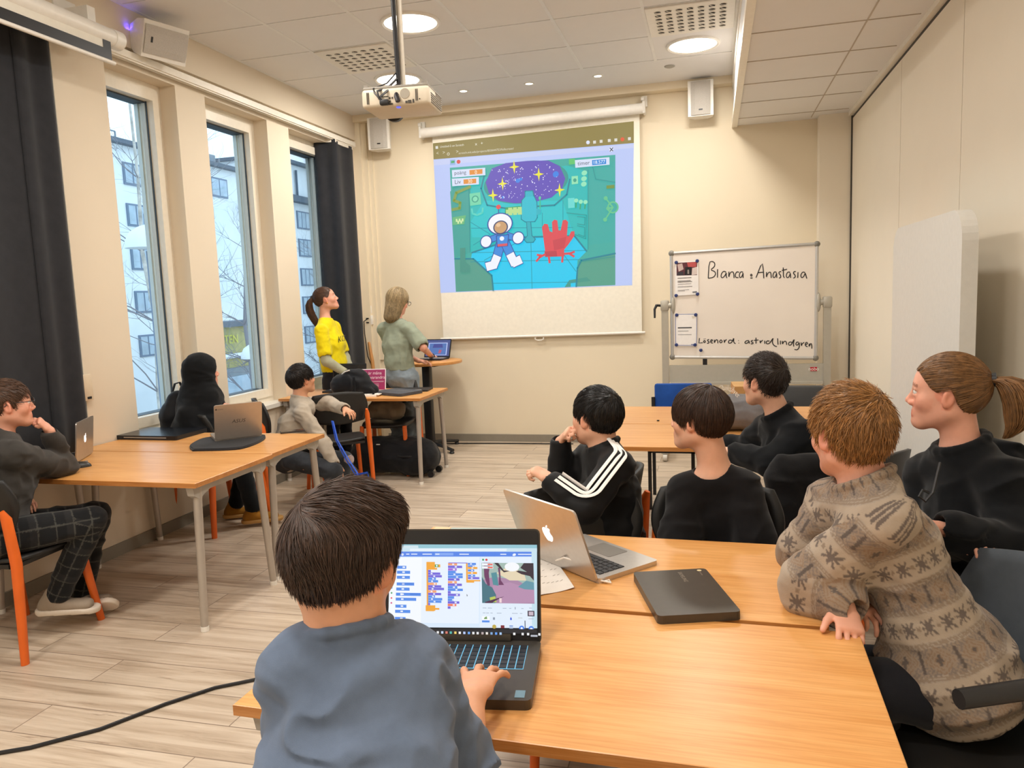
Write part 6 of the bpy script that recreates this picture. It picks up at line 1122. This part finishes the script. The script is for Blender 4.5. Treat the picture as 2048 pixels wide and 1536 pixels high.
# ---- hooded person by the window
M_BLKH=cloth('black_fleece','#0D0F12',.95,700,.25)
hc=np.array((-3.427,4.557,1.111)); hA=axes((.62,.78,.02)); hk=.95
def hl(x,y,z): return hc+hk*(hA.T@np.array((x,y,z)))
S2=dict(label='person in a black hoodie with the hood up sitting by the windows',head=tuple(hc),face=(.62,.78,.02),k=hk,skin='c',h=.006,
 J=dict(neck=(-3.456,4.527,0.93),shR=(-3.431,4.365,0.826),shL=(-3.47,4.698,0.822),elR=(-3.328,4.342,0.667),wrR=(-3.291,4.504,0.804),elL=(-3.431,4.761,0.651),wrL=(-3.329,4.669,0.791),chest=(-3.464,4.498,0.706),waist=(-3.485,4.478,0.586),pelvis=(-3.5,4.463,0.494),hipR=(-3.453,4.372,0.501),hipL=(-3.531,4.577,0.475),knR=(-3.207,4.587,0.443),knL=(-3.333,4.831,0.415),anR=(-3.151,4.612,0.099),anL=(-3.402,4.752,0.087)),
 handR=dict(d=(.5,.3,.7),n=(-.3,.8,-.3),side=(-.3,-.3,.8),curl=(50,60,40)),handL=dict(d=(.1,-.2,.6),n=(.3,-.7,-.2),side=(0,0,1),curl=(40,50,30)),body=(.62,.78,0),toeR=(.85,.5,0),toeL=(.85,.5,0),
 cloth=[dict(kind='top',name='hoodie',mat=M_BLKH,off=.026,sleeve=.95,fold=.006,sr=(.060,.056,.044),seed=51,h=.006,ek=.055,cr=.02,nd=.2,extra=[('b',hl(0,-.022,.010),hA,(.102,.122,.122)),('c',hl(0,-.035,-.06),np.array((-3.456,4.522,0.892)),.098,.13),('e',np.array((-3.439,4.528,0.898)),np.array((-3.441,4.506,0.719)),(.6,-.8,0),.15,.15,.20,.19)],cut=[('b',hl(0,.085,-.025),hA,(.066,.070,.092))]),dict(kind='trousers',name='trousers',mat=M_BLKH,h=.007)],shoe=(cloth('mustard_suede','#9A6A22',.9),plain('gum_sole','#B98F52',.6)))
person(S2)
# ---- boy in the beige sweater
M_BEIGE=cloth('beige_melange','#B2A594',.95,700,.3); M_JEANG=cloth('charcoal_denim','#34373C',.9,900,.3,.25,True)
def rip(V,S):
    T=np.ones((len(V),3)); k=S['J']['knL']; d=np.linalg.norm((V-(k+np.array((.05,-.02,.01))))*np.array((1,1,1.6)),axis=1); T[d<.05]=(9.5,6.4,5.0); return T
S3=dict(label='boy in a beige sweater with an arm over the backrest looking at the screen',head=(-3.054,5.213,0.979),face=(.50,.85,.14),k=.98,h=.006,skin='b',
 J=dict(neck=(-3.066,5.192,0.831),shR=(-2.967,5.05,0.73),shL=(-3.087,5.353,0.745),elR=(-2.777,4.991,0.517),wrR=(-2.673,4.931,0.39),elL=(-2.911,5.33,0.772),wrL=(-2.672,5.152,0.752),chest=(-3.11,5.165,0.618),waist=(-3.139,5.112,0.5),pelvis=(-3.139,5.069,0.404),hipR=(-3.038,4.971,0.404),hipL=(-3.144,5.19,0.385),knR=(-2.659,4.897,0.338),knL=(-2.703,5.159,0.361),anR=(-2.733,4.87,0.016),anL=(-2.782,5.117,0.012)),
 handR=dict(d=np.array((-2.604,4.904,0.279))-np.array((-2.673,4.931,0.39)),n=(-.5,.3,-.6),side=(.5,.5,.3),curl=(18,22,15)),handL=dict(d=np.array((-2.533,5.08,0.712))-np.array((-2.672,5.152,0.752)),n=(-.1,.1,-1),side=(-.3,-.7,-.2),curl=(25,30,20),spread=.14),body=(.75,.65,0),
 cloth=[dict(kind='top',name='sweater',mat=M_BEIGE,off=.018,sleeve=.95,fold=.009,sr=(.05,.046,.036),seed=61,h=.006,ct=.009),dict(kind='trousers',name='jeans',mat=M_JEANG,tint=rip,r=(.080,.060,.048),fold=.008)],shoe=(plain('dark_shoe','#222226',.6),plain('shoe_sole','#CFC8BC',.6)),
 hair=dict(poly=FRINGE,col='#1D1512',t=(.014,.014,.018),n=2400,len=.055,r0=.0017,lift=.001,grow=.006,whorl=(0,-.08,.09),sweep=(-.1,.8,.1),grav=.6,seed=13))
o,b,g2,A,k=person(S3); J=S3['J']; d=unit(J['wrL']-J['elL']); p=J['wrL']-b-d*.012
m=MB(); m.tube([tuple(p-d*.014),tuple(p+d*.014)],.034,16); m.rbox(tuple(p+np.array((0,0,.034))),(.036,.036,.012),.005,2); m.build('wristwatch',plain('watch_black','#16171B',.35),o)
# ---- woman in the yellow t-shirt
M_YEL=cloth('yellow_cotton','#E8D312',.85,900,.15); M_SAGEU=cloth('grey_green_undershirt','#A8A78E',.9); 
hp=np.array((-3.482,6.592,0.829))
S4=dict(label='woman in a yellow t-shirt with a long ponytail looking up at the screen',head=(-3.582,6.656,1.588),face=(.86,.46,.30),k=1.02,h=.006,skin='c',nk=.92,arm=.9,
 J=dict(neck=(-3.589,6.631,1.393),shR=(-3.547,6.463,1.287),shL=(-3.573,6.77,1.305),elR=(-3.48,6.406,1.009),wrR=(-3.315,6.456,0.89),elL=(-3.477,6.77,1.005),wrL=(-3.311,6.589,0.866),chest=(-3.535,6.615,1.144),waist=(-3.513,6.602,0.982),pelvis=tuple(hp),hipR=tuple(hp+(-.02,-.08,-.02)),hipL=tuple(hp+(.02,.08,-.02)),knR=(hp[0]-.02,hp[1]-.09,.48),knL=(hp[0]+.02,hp[1]+.09,.48),anR=(hp[0]-.04,hp[1]-.09,.085),anL=(hp[0],hp[1]+.1,.085)),body=(.87,.5,0),dep=1.12,
 cloth=[dict(kind='top',name='t_shirt',mat=M_YEL,off=.014,sleeve=.36,fold=.0045,sr=(.052,.046,.036),seed=71,h=.0055,hem=.895),dict(kind='top',name='undershirt',mat=M_SAGEU,body=False,off=.004,sleeve=.95,fold=.003,h=.006,seed=72,nd=.3),dict(kind='trousers',name='trousers',mat=M_DARKP)],shoe=(plain('dark_shoe','#222226',.6),plain('shoe_sole','#CFC8BC',.6)),
 hair=dict(poly=TAIL,col='#553A2A',t=(.006,.008,.010),n=1600,len=.06,r0=.0016,lift=.0005,grow=.001,tie=(0,-.115,.045),jit=.06,seed=15,tail=[(0,-.112,.045,.018),(0,-.165,.03,.03),(0,-.185,-.06,.036),(0,-.165,-.15,.034),(0,-.155,-.25,.022),(0,-.150,-.31,.008)],tn=800))
o,b,g2,A,k=person(S4); m=MB(); m.sphere(tuple(g2(.081,.0,-.046)),.006,8); m.build('earring',plain('gold','#D9A441',.3,.9),o)
J=S4['J']; fr=unit(np.cross((0,0,1),J['shR']-J['shL'])); 
vs,fs=text_mesh('KOD',.085); cpt=J['chest']-b+np.array((0,0,.03)); lat=unit(J['shR']-J['shL']); m=MB(); m.add([tuple(cpt+fr*(.128-.5*max(0,abs(x-.09))**2*4)-lat*(x-.09)+np.array((0,0,z))) for x,z,_ in vs],fs); m.build('chest_print',M_BLK,o)
# ---- woman in the sage t-shirt at the standing table
M_SAGE=cloth('sage_cotton','#8E9582',.9,900,.2); M_JEANL=cloth('pale_grey_denim','#828D95',.9,900,.35,.2)
hp=np.array((-2.838,6.639,0.836))
S5=dict(label='woman with shoulder length blonde hair in a sage green t-shirt at the standing table',head=(-2.868,6.737,1.547),face=(.50,.80,-.34),k=1.02,h=.006,skin='c',nk=.92,arm=.95,eyes=True,
 J=dict(neck=(-2.887,6.71,1.36),shL=(-3.035,6.744,1.277),shR=(-2.735,6.636,1.275),elR=(-2.581,6.573,1.104),wrR=(-2.85,7.499,0.945),elL=(-2.976,6.838,1.068),wrL=(-2.745,6.865,0.955),chest=(-2.88,6.683,1.126),waist=(-2.86,6.65,0.977),pelvis=tuple(hp),hipL=tuple(hp+(-.085,.02,-.02)),hipR=tuple(hp+(.085,-.02,-.02)),knL=(hp[0]-.06,hp[1]+.06,.48),knR=(hp[0]+.09,hp[1]+.0,.48),anL=(hp[0]-.10,hp[1]-.02,.085),anR=(hp[0]+.06,hp[1]-.05,.085)),
 handR=dict(d=(.75,.6,-.15),n=(0,-.1,-1),side=(-.5,.7,0),curl=(18,22,15)),handL=dict(d=(.9,.3,-.1),n=(0,0,-1),side=(.3,-1,0)),body=(.35,.94,0),
 cloth=[dict(kind='top',name='t_shirt',mat=M_SAGE,off=.016,sleeve=.40,fold=.007,sr=(.056,.046,.036),seed=81,h=.006,fsc=(14,14,5),hem=.895),dict(kind='trousers',name='jeans',mat=M_JEANL,r=(.096,.068,.052),fold=.007,seed=82)],shoe=(plain('dark_shoe','#222226',.6),plain('shoe_sole','#CFC8BC',.6)),
 hair=dict(poly=LONG,col='#A08A66',t=(.010,.012,.013),n=3000,len=.22,seg=10,r0=.0022,lift=.001,grow=.004,whorl=(0,-.02,.13),grav=1.6,rad=.5,jit=.10,seed=17,rc=(.6,1.35),extra=[((0,-.030,.0),(0,-.030,-.165),(.084,.088,.078,.066),.03)]))
o,b,g2,A,k=person(S5); glasses(o,g2,A,k); J=S5['J']; d=unit(J['wrR']-J['elR']); p=J['wrR']-b-d*.02; m=MB(); m.tube([tuple(p-d*.008),tuple(p+d*.008)],.033,14); m.build('bracelet',M_BLK,o)
# ---- boy in the striped tracksuit top
M_TRK=cloth('black_track_jersey','#0E0E10',.6,900,.15)
S7=dict(label='boy in a black tracksuit top with three white stripes holding his cheek',head=(-0.436,2.87,1.084),face=(-.84,.54,.03),k=.97,h=.0048,skin='a',
 J=dict(neck=(-0.404,2.863,0.955),shL=(-0.341,2.75,0.918),shR=(-0.489,2.978,0.888),elL=(-0.443,2.604,0.796),wrL=(-0.571,2.642,0.879),elR=(-0.594,2.919,0.809),wrR=(-0.582,2.901,0.971),chest=(-0.383,2.848,0.787),waist=(-0.365,2.838,0.663),pelvis=(-0.359,2.825,0.545),knL=(-0.599,2.621,0.589),knR=(-0.673,2.906,0.526),anL=(-0.597,2.604,0.272),anR=(-0.67,2.885,0.176)),
 handR=dict(d=np.array((-0.518,2.824,1.062))-np.array((-0.582,2.901,0.971)),n=(.7,-.3,.1),side=(.2,-.3,.8),curl=(55,70,45),spread=.05),handL=dict(d=np.array((-0.638,2.65,0.92))-np.array((-0.571,2.642,0.879)),n=(-.2,.2,-1),side=(-.4,.8,.3),curl=(55,70,40),spread=.05),body=(-.95,-.1,0),
 cloth=[dict(kind='top',name='tracksuit_top',mat=M_TRK,off=.016,sleeve=.93,fold=.007,sr=(.050,.048,.036),seed=91,h=.005,cr=.062,ct=.011,cz=.016),dict(kind='trousers',name='trousers',mat=M_DARKP,h=.008)],shoe=(plain('dark_shoe','#222226',.6),plain('shoe_sole','#CFC8BC',.6)),
 hair=dict(poly=FRINGE,col='#15110F',t=(.010,.014,.015),n=3200,len=.055,r0=.0012,lift=.0005,grow=.004,whorl=(0,-.08,.085),sweep=(.1,.8,0),grav=.7,seed=19,rough=.35))
o,b,g2,A,k=person(S7); J=S7['J']
def arm_ribbon(name,a0,offs,w):
    n_,s_,e_,w_=[J[q]-b for q in ('neck','shL','elL','wrL')]; ax=unit(e_-s_); cam_d=unit(np.array((0,0,1.552))-J['shL']); out=unit(cam_d-ax*(cam_d@ax)+np.array((0,0,.5))); tn=np.cross(ax,out); ax2=unit(w_-e_); out2=unit(out-ax2*(out@ax2)); tn2=np.cross(ax2,out2)
    for f in offs:
        P=[]; 
        for t,pp in ((0,n_*.42+s_*.58),(.3,n_*.18+s_*.82)): P.append(pp+np.array((0,0,.066))+tn*f*.8)
        for t in (0,.15,.4,.65,.9): P.append(s_+(e_-s_)*t+out*(.068-.006*t)+tn*f)
        for t in (.15,.5,.85): P.append(e_+(w_-e_)*t+out2*(.060-.012*t)+tn2*f)
        m=MB(); m.tube([tuple(p) for p in smooth_path([tuple(p) for p in P],2)],w,6,0,None,True,.3,tuple(np.cross(tn,ax))); m.build(name,plain('stripe_white','#EDE9E4',.7),o)
arm_ribbon('sleeve_stripe',0,(-.021,0,.021),.0072)
# ---- boy in the plain black t-shirt
M_BLKT=cloth('black_cotton','#131214',.9,900,.2)
S8=dict(label='boy with a brown bowl haircut in a plain black t-shirt turning to the screen',head=(-0.05,2.704,1.105),face=(-.90,.42,.03),k=.96,h=.0048,skin='a',
 J=dict(neck=(0.002,2.706,0.917),shR=(-0.096,2.67,0.843),shL=(0.095,2.682,0.863),elR=(-0.119,2.593,0.686),wrR=(-0.044,2.444,0.665),elL=(0.134,2.618,0.673),wrL=(0.062,2.46,0.648),chest=(0.005,2.696,0.749),waist=(0.004,2.702,0.629),pelvis=(0.003,2.709,0.516),knR=(-0.077,2.335,0.525),knL=(0.089,2.378,0.518),anR=(-0.093,2.467,0.186),anL=(0.101,2.518,0.178)),nk=1.05,
 body=(0,-1,0),cloth=[dict(kind='top',name='t_shirt',mat=M_BLKT,off=.016,sleeve=.44,fold=.007,sr=(.056,.046,.036),seed=101,h=.0048,cr=.068,nf=(0,-.024,-.02),nd=.045),dict(kind='trousers',name='trousers',mat=M_DARKP,h=.008)],shoe=(plain('dark_shoe','#222226',.6),plain('shoe_sole','#CFC8BC',.6)),
 hair=dict(poly=[(.14,.002),(.090,.0),(.066,-.006),(.040,-.010),(.022,-.012),(.010,-.004),(.002,.004),(-.008,.010),(-.020,.002),(-.027,-.018),(-.036,-.045),(-.050,-.070),(-.072,-.080),(-.15,-.080),(-.16,.05),(-.1,.16),(.05,.16),(.15,.1)],col='#3D2A20',t=(.014,.016,.017),n=3600,len=.085,seg=8,r0=.0013,lift=.001,grow=.004,whorl=(0,-.04,.10),grav=.9,jit=.12,seed=23,rc=(.65,1.4)))
person(S8)
# ---- boy in the dark zip sweater
S9=dict(label='boy with cropped brown hair in a black zip sweater leaning on the middle table',head=(0.224,3.654,1.12),face=(-.74,.67,.02),k=.99,h=.005,skin='a',
 J=dict(neck=(0.285,3.652,0.968),shL=(0.379,3.521,0.886),shR=(0.238,3.814,0.863),elL=(0.25,3.493,0.771),wrL=(0.094,3.631,0.785),elR=(0.154,3.902,0.741),wrR=(0.058,3.931,0.764),chest=(0.358,3.645,0.755),waist=(0.388,3.638,0.624),pelvis=(0.396,3.627,0.517),knL=(0.153,3.478,0.51),knR=(0.12,3.804,0.436),anL=(0.152,3.467,0.164),anR=(0.119,3.812,0.075)),body=(-.85,.3,0),dep=1.05,
 cloth=[dict(kind='top',name='zip_sweater',mat=M_BLKH,off=.024,sleeve=.95,fold=.010,sr=(.058,.056,.040),seed=111,h=.006,cr=.070,ct=.013,cz=.01),dict(kind='trousers',name='trousers',mat=M_DARKP,h=.008)],shoe=(plain('dark_shoe','#222226',.6),plain('shoe_sole','#CFC8BC',.6)),
 hair=dict(poly=SHORT,col='#33261E',t=(.009,.014,.024),o=(0,-.012,.020),n=3200,side=.25,len=.045,r0=.0012,lift=.001,grow=.010,whorl=(0,-.09,.06),sweep=(0,.9,.5),grav=.5,seed=25,jit=.3))
person(S9)
# ---- ginger boy in the patterned jumper
M_KNIT=cloth('patterned_wool','#9F9284',.95,500,.45,.08,True)
def knit(V,S):
    J=S['J']; T=np.ones((len(V),3)); sp=unit(J['neck']-J['pelvis']); sd=unit(J['shR']-J['shL']); fd=np.cross(sp,sd)
    def seg(p,q): d=q-p; t=np.clip(((V-p)@d)/(d@d),0,1); return np.linalg.norm(V-p-t[:,None]*d,axis=1),t*np.linalg.norm(d)
    dT,_=seg(J['pelvis'],J['neck']); U=(V-J['pelvis'])@sp; R=V-J['pelvis']-U[:,None]*sp; a=np.arctan2(R@fd,R@sd)*.165; u=U.copy(); w=a.copy(); best=dT-.075
    for s in 'LR':
        o=0
        for p,q in (('sh','el'),('el','wr')):
            dd,t=seg(J[p+s],J[q+s]); m=(dd<best); d=unit(J[q+s]-J[p+s]); e1=unit(np.cross(d,(0.1,.2,1))); e2=np.cross(d,e1); r=V-J[p+s]; aa=np.arctan2(r@e2,r@e1)*.065; u=np.where(m,.31-(t+o),u); w=np.where(m,aa,w); best=np.where(m,dd,best); o+=np.linalg.norm(J[q+s]-J[p+s])
    per=.145; y=np.mod(u,per); dark=np.array((.42,.40,.42)); mid=np.array((.72,.66,.60)); lite=np.array((1.12,1.08,1.02)); brown=np.array((.70,.56,.46))
    # wide band of crosses and a narrower band of lozenges, thin lines between
    A1=y<.062; yy=y-.031; x1=np.mod(w,.058)-.029; cross=(np.maximum(np.abs(x1),np.abs(yy))<.019)&((np.abs(np.abs(x1)-np.abs(yy))<.0042)|(np.abs(x1)<.0028)|(np.abs(yy)<.0028)); T[A1]=lite; T[A1&cross]=dark; dot=A1&(np.abs(np.mod(w+.029,.058)-.029)<.005)&(np.abs(yy)<.005); T[dot]=mid
    B=(y>.074)&(y<.132); zz=y-.103; x2=np.mod(w,.095)-.0475; r=np.abs(x2)/.038+np.abs(zz)/.028; T[B]=mid*1.12; T[B&(np.mod(r*3.2,1)<.38)&(r<1.05)]=brown; ck=((np.floor(w/.0055)+np.floor(y/.0055)).astype(int)%2==0); T[B&(r>1.15)&ck]=dark*1.4; T[B&(np.abs(x2)<.004)&(np.abs(zz)<.013)]=dark*.8; T[B&(np.abs(zz)<.004)&(np.abs(x2)<.009)]=dark*.8; x3=np.abs(np.abs(x2)-.0475); T[B&(x3<.0042)&(np.abs(zz)<.024)]=dark*.75
    for l in (.066,.071,.136,.141): T[np.abs(y-l)<.0018]=mid*1.05
    return T
S10=dict(label='ginger haired boy in a patterned grey brown jumper leaning on the front table',head=(0.33,2.053,1.178),face=(-.50,.86,-.04),k=1.0,h=.0042,skin='c',
 J=dict(neck=(0.364,2.037,1.053),shL=(0.393,1.932,0.985),shR=(0.309,2.136,0.959),elL=(0.234,1.981,0.792),wrL=(0.3,1.903,0.777),elR=(0.245,2.184,0.81),wrR=(0.325,2.052,0.746),chest=(0.42,2.032,0.891),waist=(0.504,2.014,0.728),pelvis=(0.566,2.012,0.577),hipL=(0.516,1.953,0.544),hipR=(0.58,2.113,0.52),knL=(0.357,1.915,0.575),knR=(0.393,2.144,0.494),anL=(0.424,2.088,0.221),anR=(0.444,2.291,0.136)),
 handL=dict(d=(.05,-.85,-.35),n=(-.2,-.2,-1),side=(-1,.2,0),curl=(25,32,20),spread=.06),handR=dict(d=(.6,-.6,-.2),n=(0,0,-1)),body=(-.9,.35,0),dep=1.12,wid=1.02,
 cloth=[dict(kind='top',name='patterned_jumper',mat=M_KNIT,off=.027,sleeve=.93,fold=.012,sr=(.058,.062,.046),seed=121,h=.0042,cr=.072,ct=.011,cz=.008,tint=knit,extra=[('b',(0.567,1.992,0.581),I3,(.155,.155,.15)),('b',(0.54,2.012,0.634),I3,(.15,.15,.14))],fsc=(8,8,13)),dict(kind='trousers',name='trousers',mat=M_DARKP,h=.007)],shoe=(plain('dark_shoe','#222226',.6),plain('shoe_sole','#CFC8BC',.6)),
 hair=dict(poly=SHORT,col='#9A6C3C',t=(.016,.016,.022),n=5000,len=.042,r0=.0011,lift=.001,grow=.010,whorl=(.01,-.06,.085),sweep=(-.15,.45,.25),grav=.45,seed=27,jit=.32,rc=(.65,1.4)))
person(S10)
# ---- woman with ponytail in the black hoodie
S11=dict(label='woman with a light brown ponytail in a black hoodie at the right edge',head=(0.693,2.591,1.207),face=(-.95,.31,.02),k=1.0,h=.0046,skin='c',
 J=dict(neck=(0.738,2.593,1.041),shR=(0.692,2.732,0.909),shL=(0.82,2.459,0.955),elL=(0.819,2.333,0.78),wrL=(0.632,2.293,0.854),elR=(0.671,2.701,0.696),wrR=(0.691,2.365,0.807),chest=(0.782,2.59,0.834),waist=(0.819,2.572,0.682),pelvis=(0.836,2.56,0.55),knL=(0.558,2.23,0.675),knR=(0.597,2.562,0.575),anL=(0.582,2.249,0.346),anR=(0.617,2.555,0.211)),body=(-.9,-.35,0),dep=1.1,
 cloth=[dict(kind='top',name='hoodie',mat=M_BLKH,off=.028,sleeve=.95,fold=.013,sr=(.062,.060,.046),seed=131,h=.0052,cr=.072,ct=.015,cz=.004,extra=[('e',(0.823,2.674,1.006),(0.892,2.606,0.983),(.3,-.6,.2),.06,.05,.07,.05)]),dict(kind='trousers',name='trousers',mat=M_DARKP,h=.008)],shoe=(plain('dark_shoe','#222226',.6),plain('shoe_sole','#CFC8BC',.6)),
 hair=dict(poly=TAIL,col='#7A5633',t=(.011,.013,.017),n=4200,len=.07,r0=.0011,lift=.0005,grow=.0015,tie=(0,-.122,.040),jit=.05,seed=29,seg=7,rc=(.6,1.4),tail=[(0,-.118,.040,.016),(0,-.155,.047,.030),(0,-.190,.010,.040),(0,-.200,-.05,.042),(0,-.185,-.105,.030),(0,-.165,-.130,.010)],tn=1500))
o,b,g2,A,k=person(S11)
m=MB(); m.tube([tuple(np.array((0.641,2.439,1.015))-b),tuple(np.array((0.609,2.38,0.94))-b),tuple(np.array((0.587,2.371,0.915))-b),tuple(np.array((0.57,2.369,0.931))-b),tuple(np.array((0.58,2.373,0.948))-b),tuple(np.array((0.598,2.377,0.94))-b)],.004,6); m.build('drawstring',M_BLK,o)
# ============================================================= outside the windows
struct('ground_outside',MB().box((-60,-20,-5.2),(XL-.5,80,-5.0)),plain('snowy_ground','#9A9A94',.9,0,.3,.5))
M_FAC=plain('white_facade','#EEF2F4',.9,0,.04,1); M_WGL=plain('facade_window_glass','#AEBFCC',.15,0,.15,2); M_WFR=plain('facade_window_frame','#77869A',.6); M_ROOF=plain('dark_roof_edge','#5F6B78',.6)
def building(label,x,y0,y1,ztop,wins,depth=12):
    t=thing('apartment_building',label,'building',(x,(y0+y1)/2,-5)); yc=(y0+y1)/2
    MB().box((-depth,y0-yc,0),(0,y1-yc,ztop+5)).build('facade_wall',M_FAC,t)
    MB().box((-depth-.2,y0-yc-.2,ztop+5),(.35,y1-yc+.2,ztop+5.18)).build('roof_edge',M_ROOF,t)
    for (a,b,c,d) in wins:
        m=MB(); m.box((-.02,a-yc,c+5),(.06,b-yc,d+5)); n=3 if b-a>1.2 else 2
        f=m.build('window',M_WFR,t); g=MB(); w=(b-a-.08*(n+1))/n
        for i in range(n): g.box((.06,a-yc+.08+i*(w+.08),c+5.08),(.075,a-yc+.08+i*(w+.08)+w,d+5-.08))
        g.build('pane',M_WGL,f)
    return t
wA=[]
for y in (19,23.4,27.8): 
    for z in (6.83,5.1,3.25,1.4,-.5): wA.append((y,y+1.5,z,z+(.93 if z>6 else .95)))
wA+=[(33.0,35.0,7.0,7.95),(31.2,32.4,3.3,4.2),(33.5,35,-.4,.6)]
bA=building('white apartment building with dark windows seen through the left windows',-24,8,37,8.45,wA)
m=MB(); m.box((-.05,13.4,11.5),(.6,14.4,11.75)); m.build('balcony_ledge',M_ROOF,bA)
m=MB()
for y in (4.3,6.0,11.5,12.4,13.2): m.tube([(-.8,y,13.6),(-.8,y,14.2)],.04,6)
m.tube([(-.8,4.3,14.2),(-.8,6.0,14.2)],.03,6).box((-1.6,11.9,13.6),(-.8,12.9,14.3)); m.build('roof_railing',plain('rail_grey','#8E979F',.5),bA)
wB=[]
for z in (6.0,4.35,2.6,.9,-.9): wB+=[(41.7,43.15,z,z+1.05),(45.5,47.0,z,z+1.05)]
bB=building('pale apartment building with dark roof seen through the far window',-24,39,55,9.7,wB)
MB().box((0,-8,12.5),(.5,8,12.85)).build('ledge',M_ROOF,bB); MB().tube([(.12,-5.2,12.9),(.12,-5.2,14.4)],.07,8).build('downpipe',M_ROOF,bB)
# yellow brick kiosk with sign below the second window
t=thing('kiosk','low yellow building with a lettered sign seen through the middle window','building',(-17,24.2,-5))
MB().box((-.8,-2.2,4.3),(0,2.2,5.8)).box((-.9,-2.6,0),(.1,2.6,4.3),1).build('wall',[plain('yellow_brick','#B7AE78',.8,0,.1,6),plain('grey_base','#8E9498',.8)],t); MB().box((-1.0,-2.4,5.8),(.2,2.4,6.0)).build('roof',M_ROOF,t); MB().box((0.1,-2,3.2),(.15,2,4.0)).build('window',M_WGL,t)
vs,fs=text_mesh('RAVATEN',.45); m=MB(); m.add([(.06,y-1.5,5.2+z) for y,z,_ in vs],fs); m.build('sign_letters',plain('sign_letters_yellow','#D8D24A',.5),t)
MB().tube([(.15,-2.2,4.75),(.15,2.2,4.75)],.09,8).build('rail',M_FAC,t)
# bare trees
M_BARK=plain('birch_bark','#B9B4AC',.9,0,.35,6); M_TWIG=plain('dark_twig','#77747A',.9)
def tree(label,x,y,h,seed,r0=.14,bark=None,up=.62):
    r=random.Random(seed); t=thing('bare_tree',label,'tree',(x,y,-5),0,'bare trees outside'); tr0=MB(); tw=MB()
    P=[(0,0,0)]
    for k in range(1,9): P.append((P[-1][0]+r.uniform(-.12,.12),P[-1][1]+r.uniform(-.12,.12),h*k/8))
    tr0.tube(P,[r0*(1-k/9.5) for k in range(9)],8)
    def br(p,d,L,rad,lev):
        pts=[p]; q=Vector(p); v=Vector(d)
        for k in range(4):
            v=(v+Vector((r.uniform(-.3,.3),r.uniform(-.3,.3),r.uniform(-.16,.22)))).normalized(); q=q+v*L/4; pts.append(tuple(q))
            if lev<3 and k>0:
                for _ in range(2 if lev<2 else 1):
                    w=(v+Vector((r.uniform(-.9,.9),r.uniform(-.9,.9),r.uniform(-.5,.7)))).normalized(); br(tuple(q),w,L*r.uniform(.4,.6),rad*.5,lev+1)
        tw.tube(pts,[rad*.8*(1-i/5.5) for i in range(5)],4 if lev<2 else 3,0,None,False)
    for k in range(3,9):
        for _ in range(4):
            a=r.uniform(0,6.28); br(P[k],(math.cos(a),math.sin(a),r.uniform(.3,1.0)*up*1.6),h*r.uniform(.13,.22)*(1.25-k/11),r0*.34*(1.15-k/9),1)
    tr0.build('trunk',bark or M_BARK,t); tw.build('branches',M_TWIG,t)
M_TWIG=plain('pale_twig','#8C8A90',.9)
tree('tall birch in front of the white building in the left window',-12,14.4,12.5,1,.09)
tree('slender birch behind the tall birch in the left window',-14,17.2,11,2,.075)
tree('bare tree above the yellow building in the middle window',-14,21.2,9.5,3,.12,M_TWIG)
tree('bare tree with tangled branches low in the far window',-13.5,25.5,8.0,4,.13,M_TWIG)
tree('bare tree nearest the corner in the far window',-9.5,19.2,6.2,5,.10,M_TWIG)
def slamp(label,p,h):
    t=thing('street_lamp',label,'lamp',(p[0],p[1],-5),0,'white dome street lamps'); z=p[2]+5
    MB().tube([(0,0,0),(0,0,z-.1)],.05,10).build('post',M_WFR,t)
    MB().lathe([(.36,z-.05),(.35,z+.06),(.28,z+.2),(.15,z+.29),(.04,z+.33),(.0005,z+.33)],24,0,None,False).lathe([(.0005,z-.06),(.36,z-.05)],24,0,None,False).build('dome',M_FAC,t); MB().tube([(0,0,z+.3),(0,0,z+.5)],.04,8).build('cap',M_WFR,t)
slamp('white dome street lamp seen low in the middle window',(-11,16.701,0.293),0)
slamp('white dome street lamp seen in the left window before the white building',(-9,10.857,2.604),0)
o=MB().rbox((0,0,.75),(1.8,4.2,.9),.3,3).rbox((0,-.2,1.35),(1.6,2.2,.6),.25,3).build('parked_car',plain('car_grey','#6F7C88',.3),None,(-13,20.6,-5)); tag(o,'grey parked car at the bottom of the middle window','car'); m=MB(); m.rbox((0,-.2,1.4),(1.64,2.0,.35),.1,2); m.build('windows',M_WGL,o)
m=MB()
for sx in (-.85,.85):
    for y in (-1.3,1.3): m.tube([(sx-.1,y,.33),(sx+.1,y,.33)],.33,16)
m.build('wheels',M_BLK,o)
# floor cable in the foreground
o=MB().tube([(-2.517,1.954,0.008),(-2.381,2.032,0.008),(-2.218,2.183,0.008),(-2.096,2.384,0.008),(-1.978,2.534,0.008),(-1.843,2.63,0.008),(-1.557,2.633,0.008),(-1.234,2.503,0.008)],.007,8).build('floor_cable',M_BLK,None); tag(o,'thick black cable snaking over the floor at the lower left','cable')
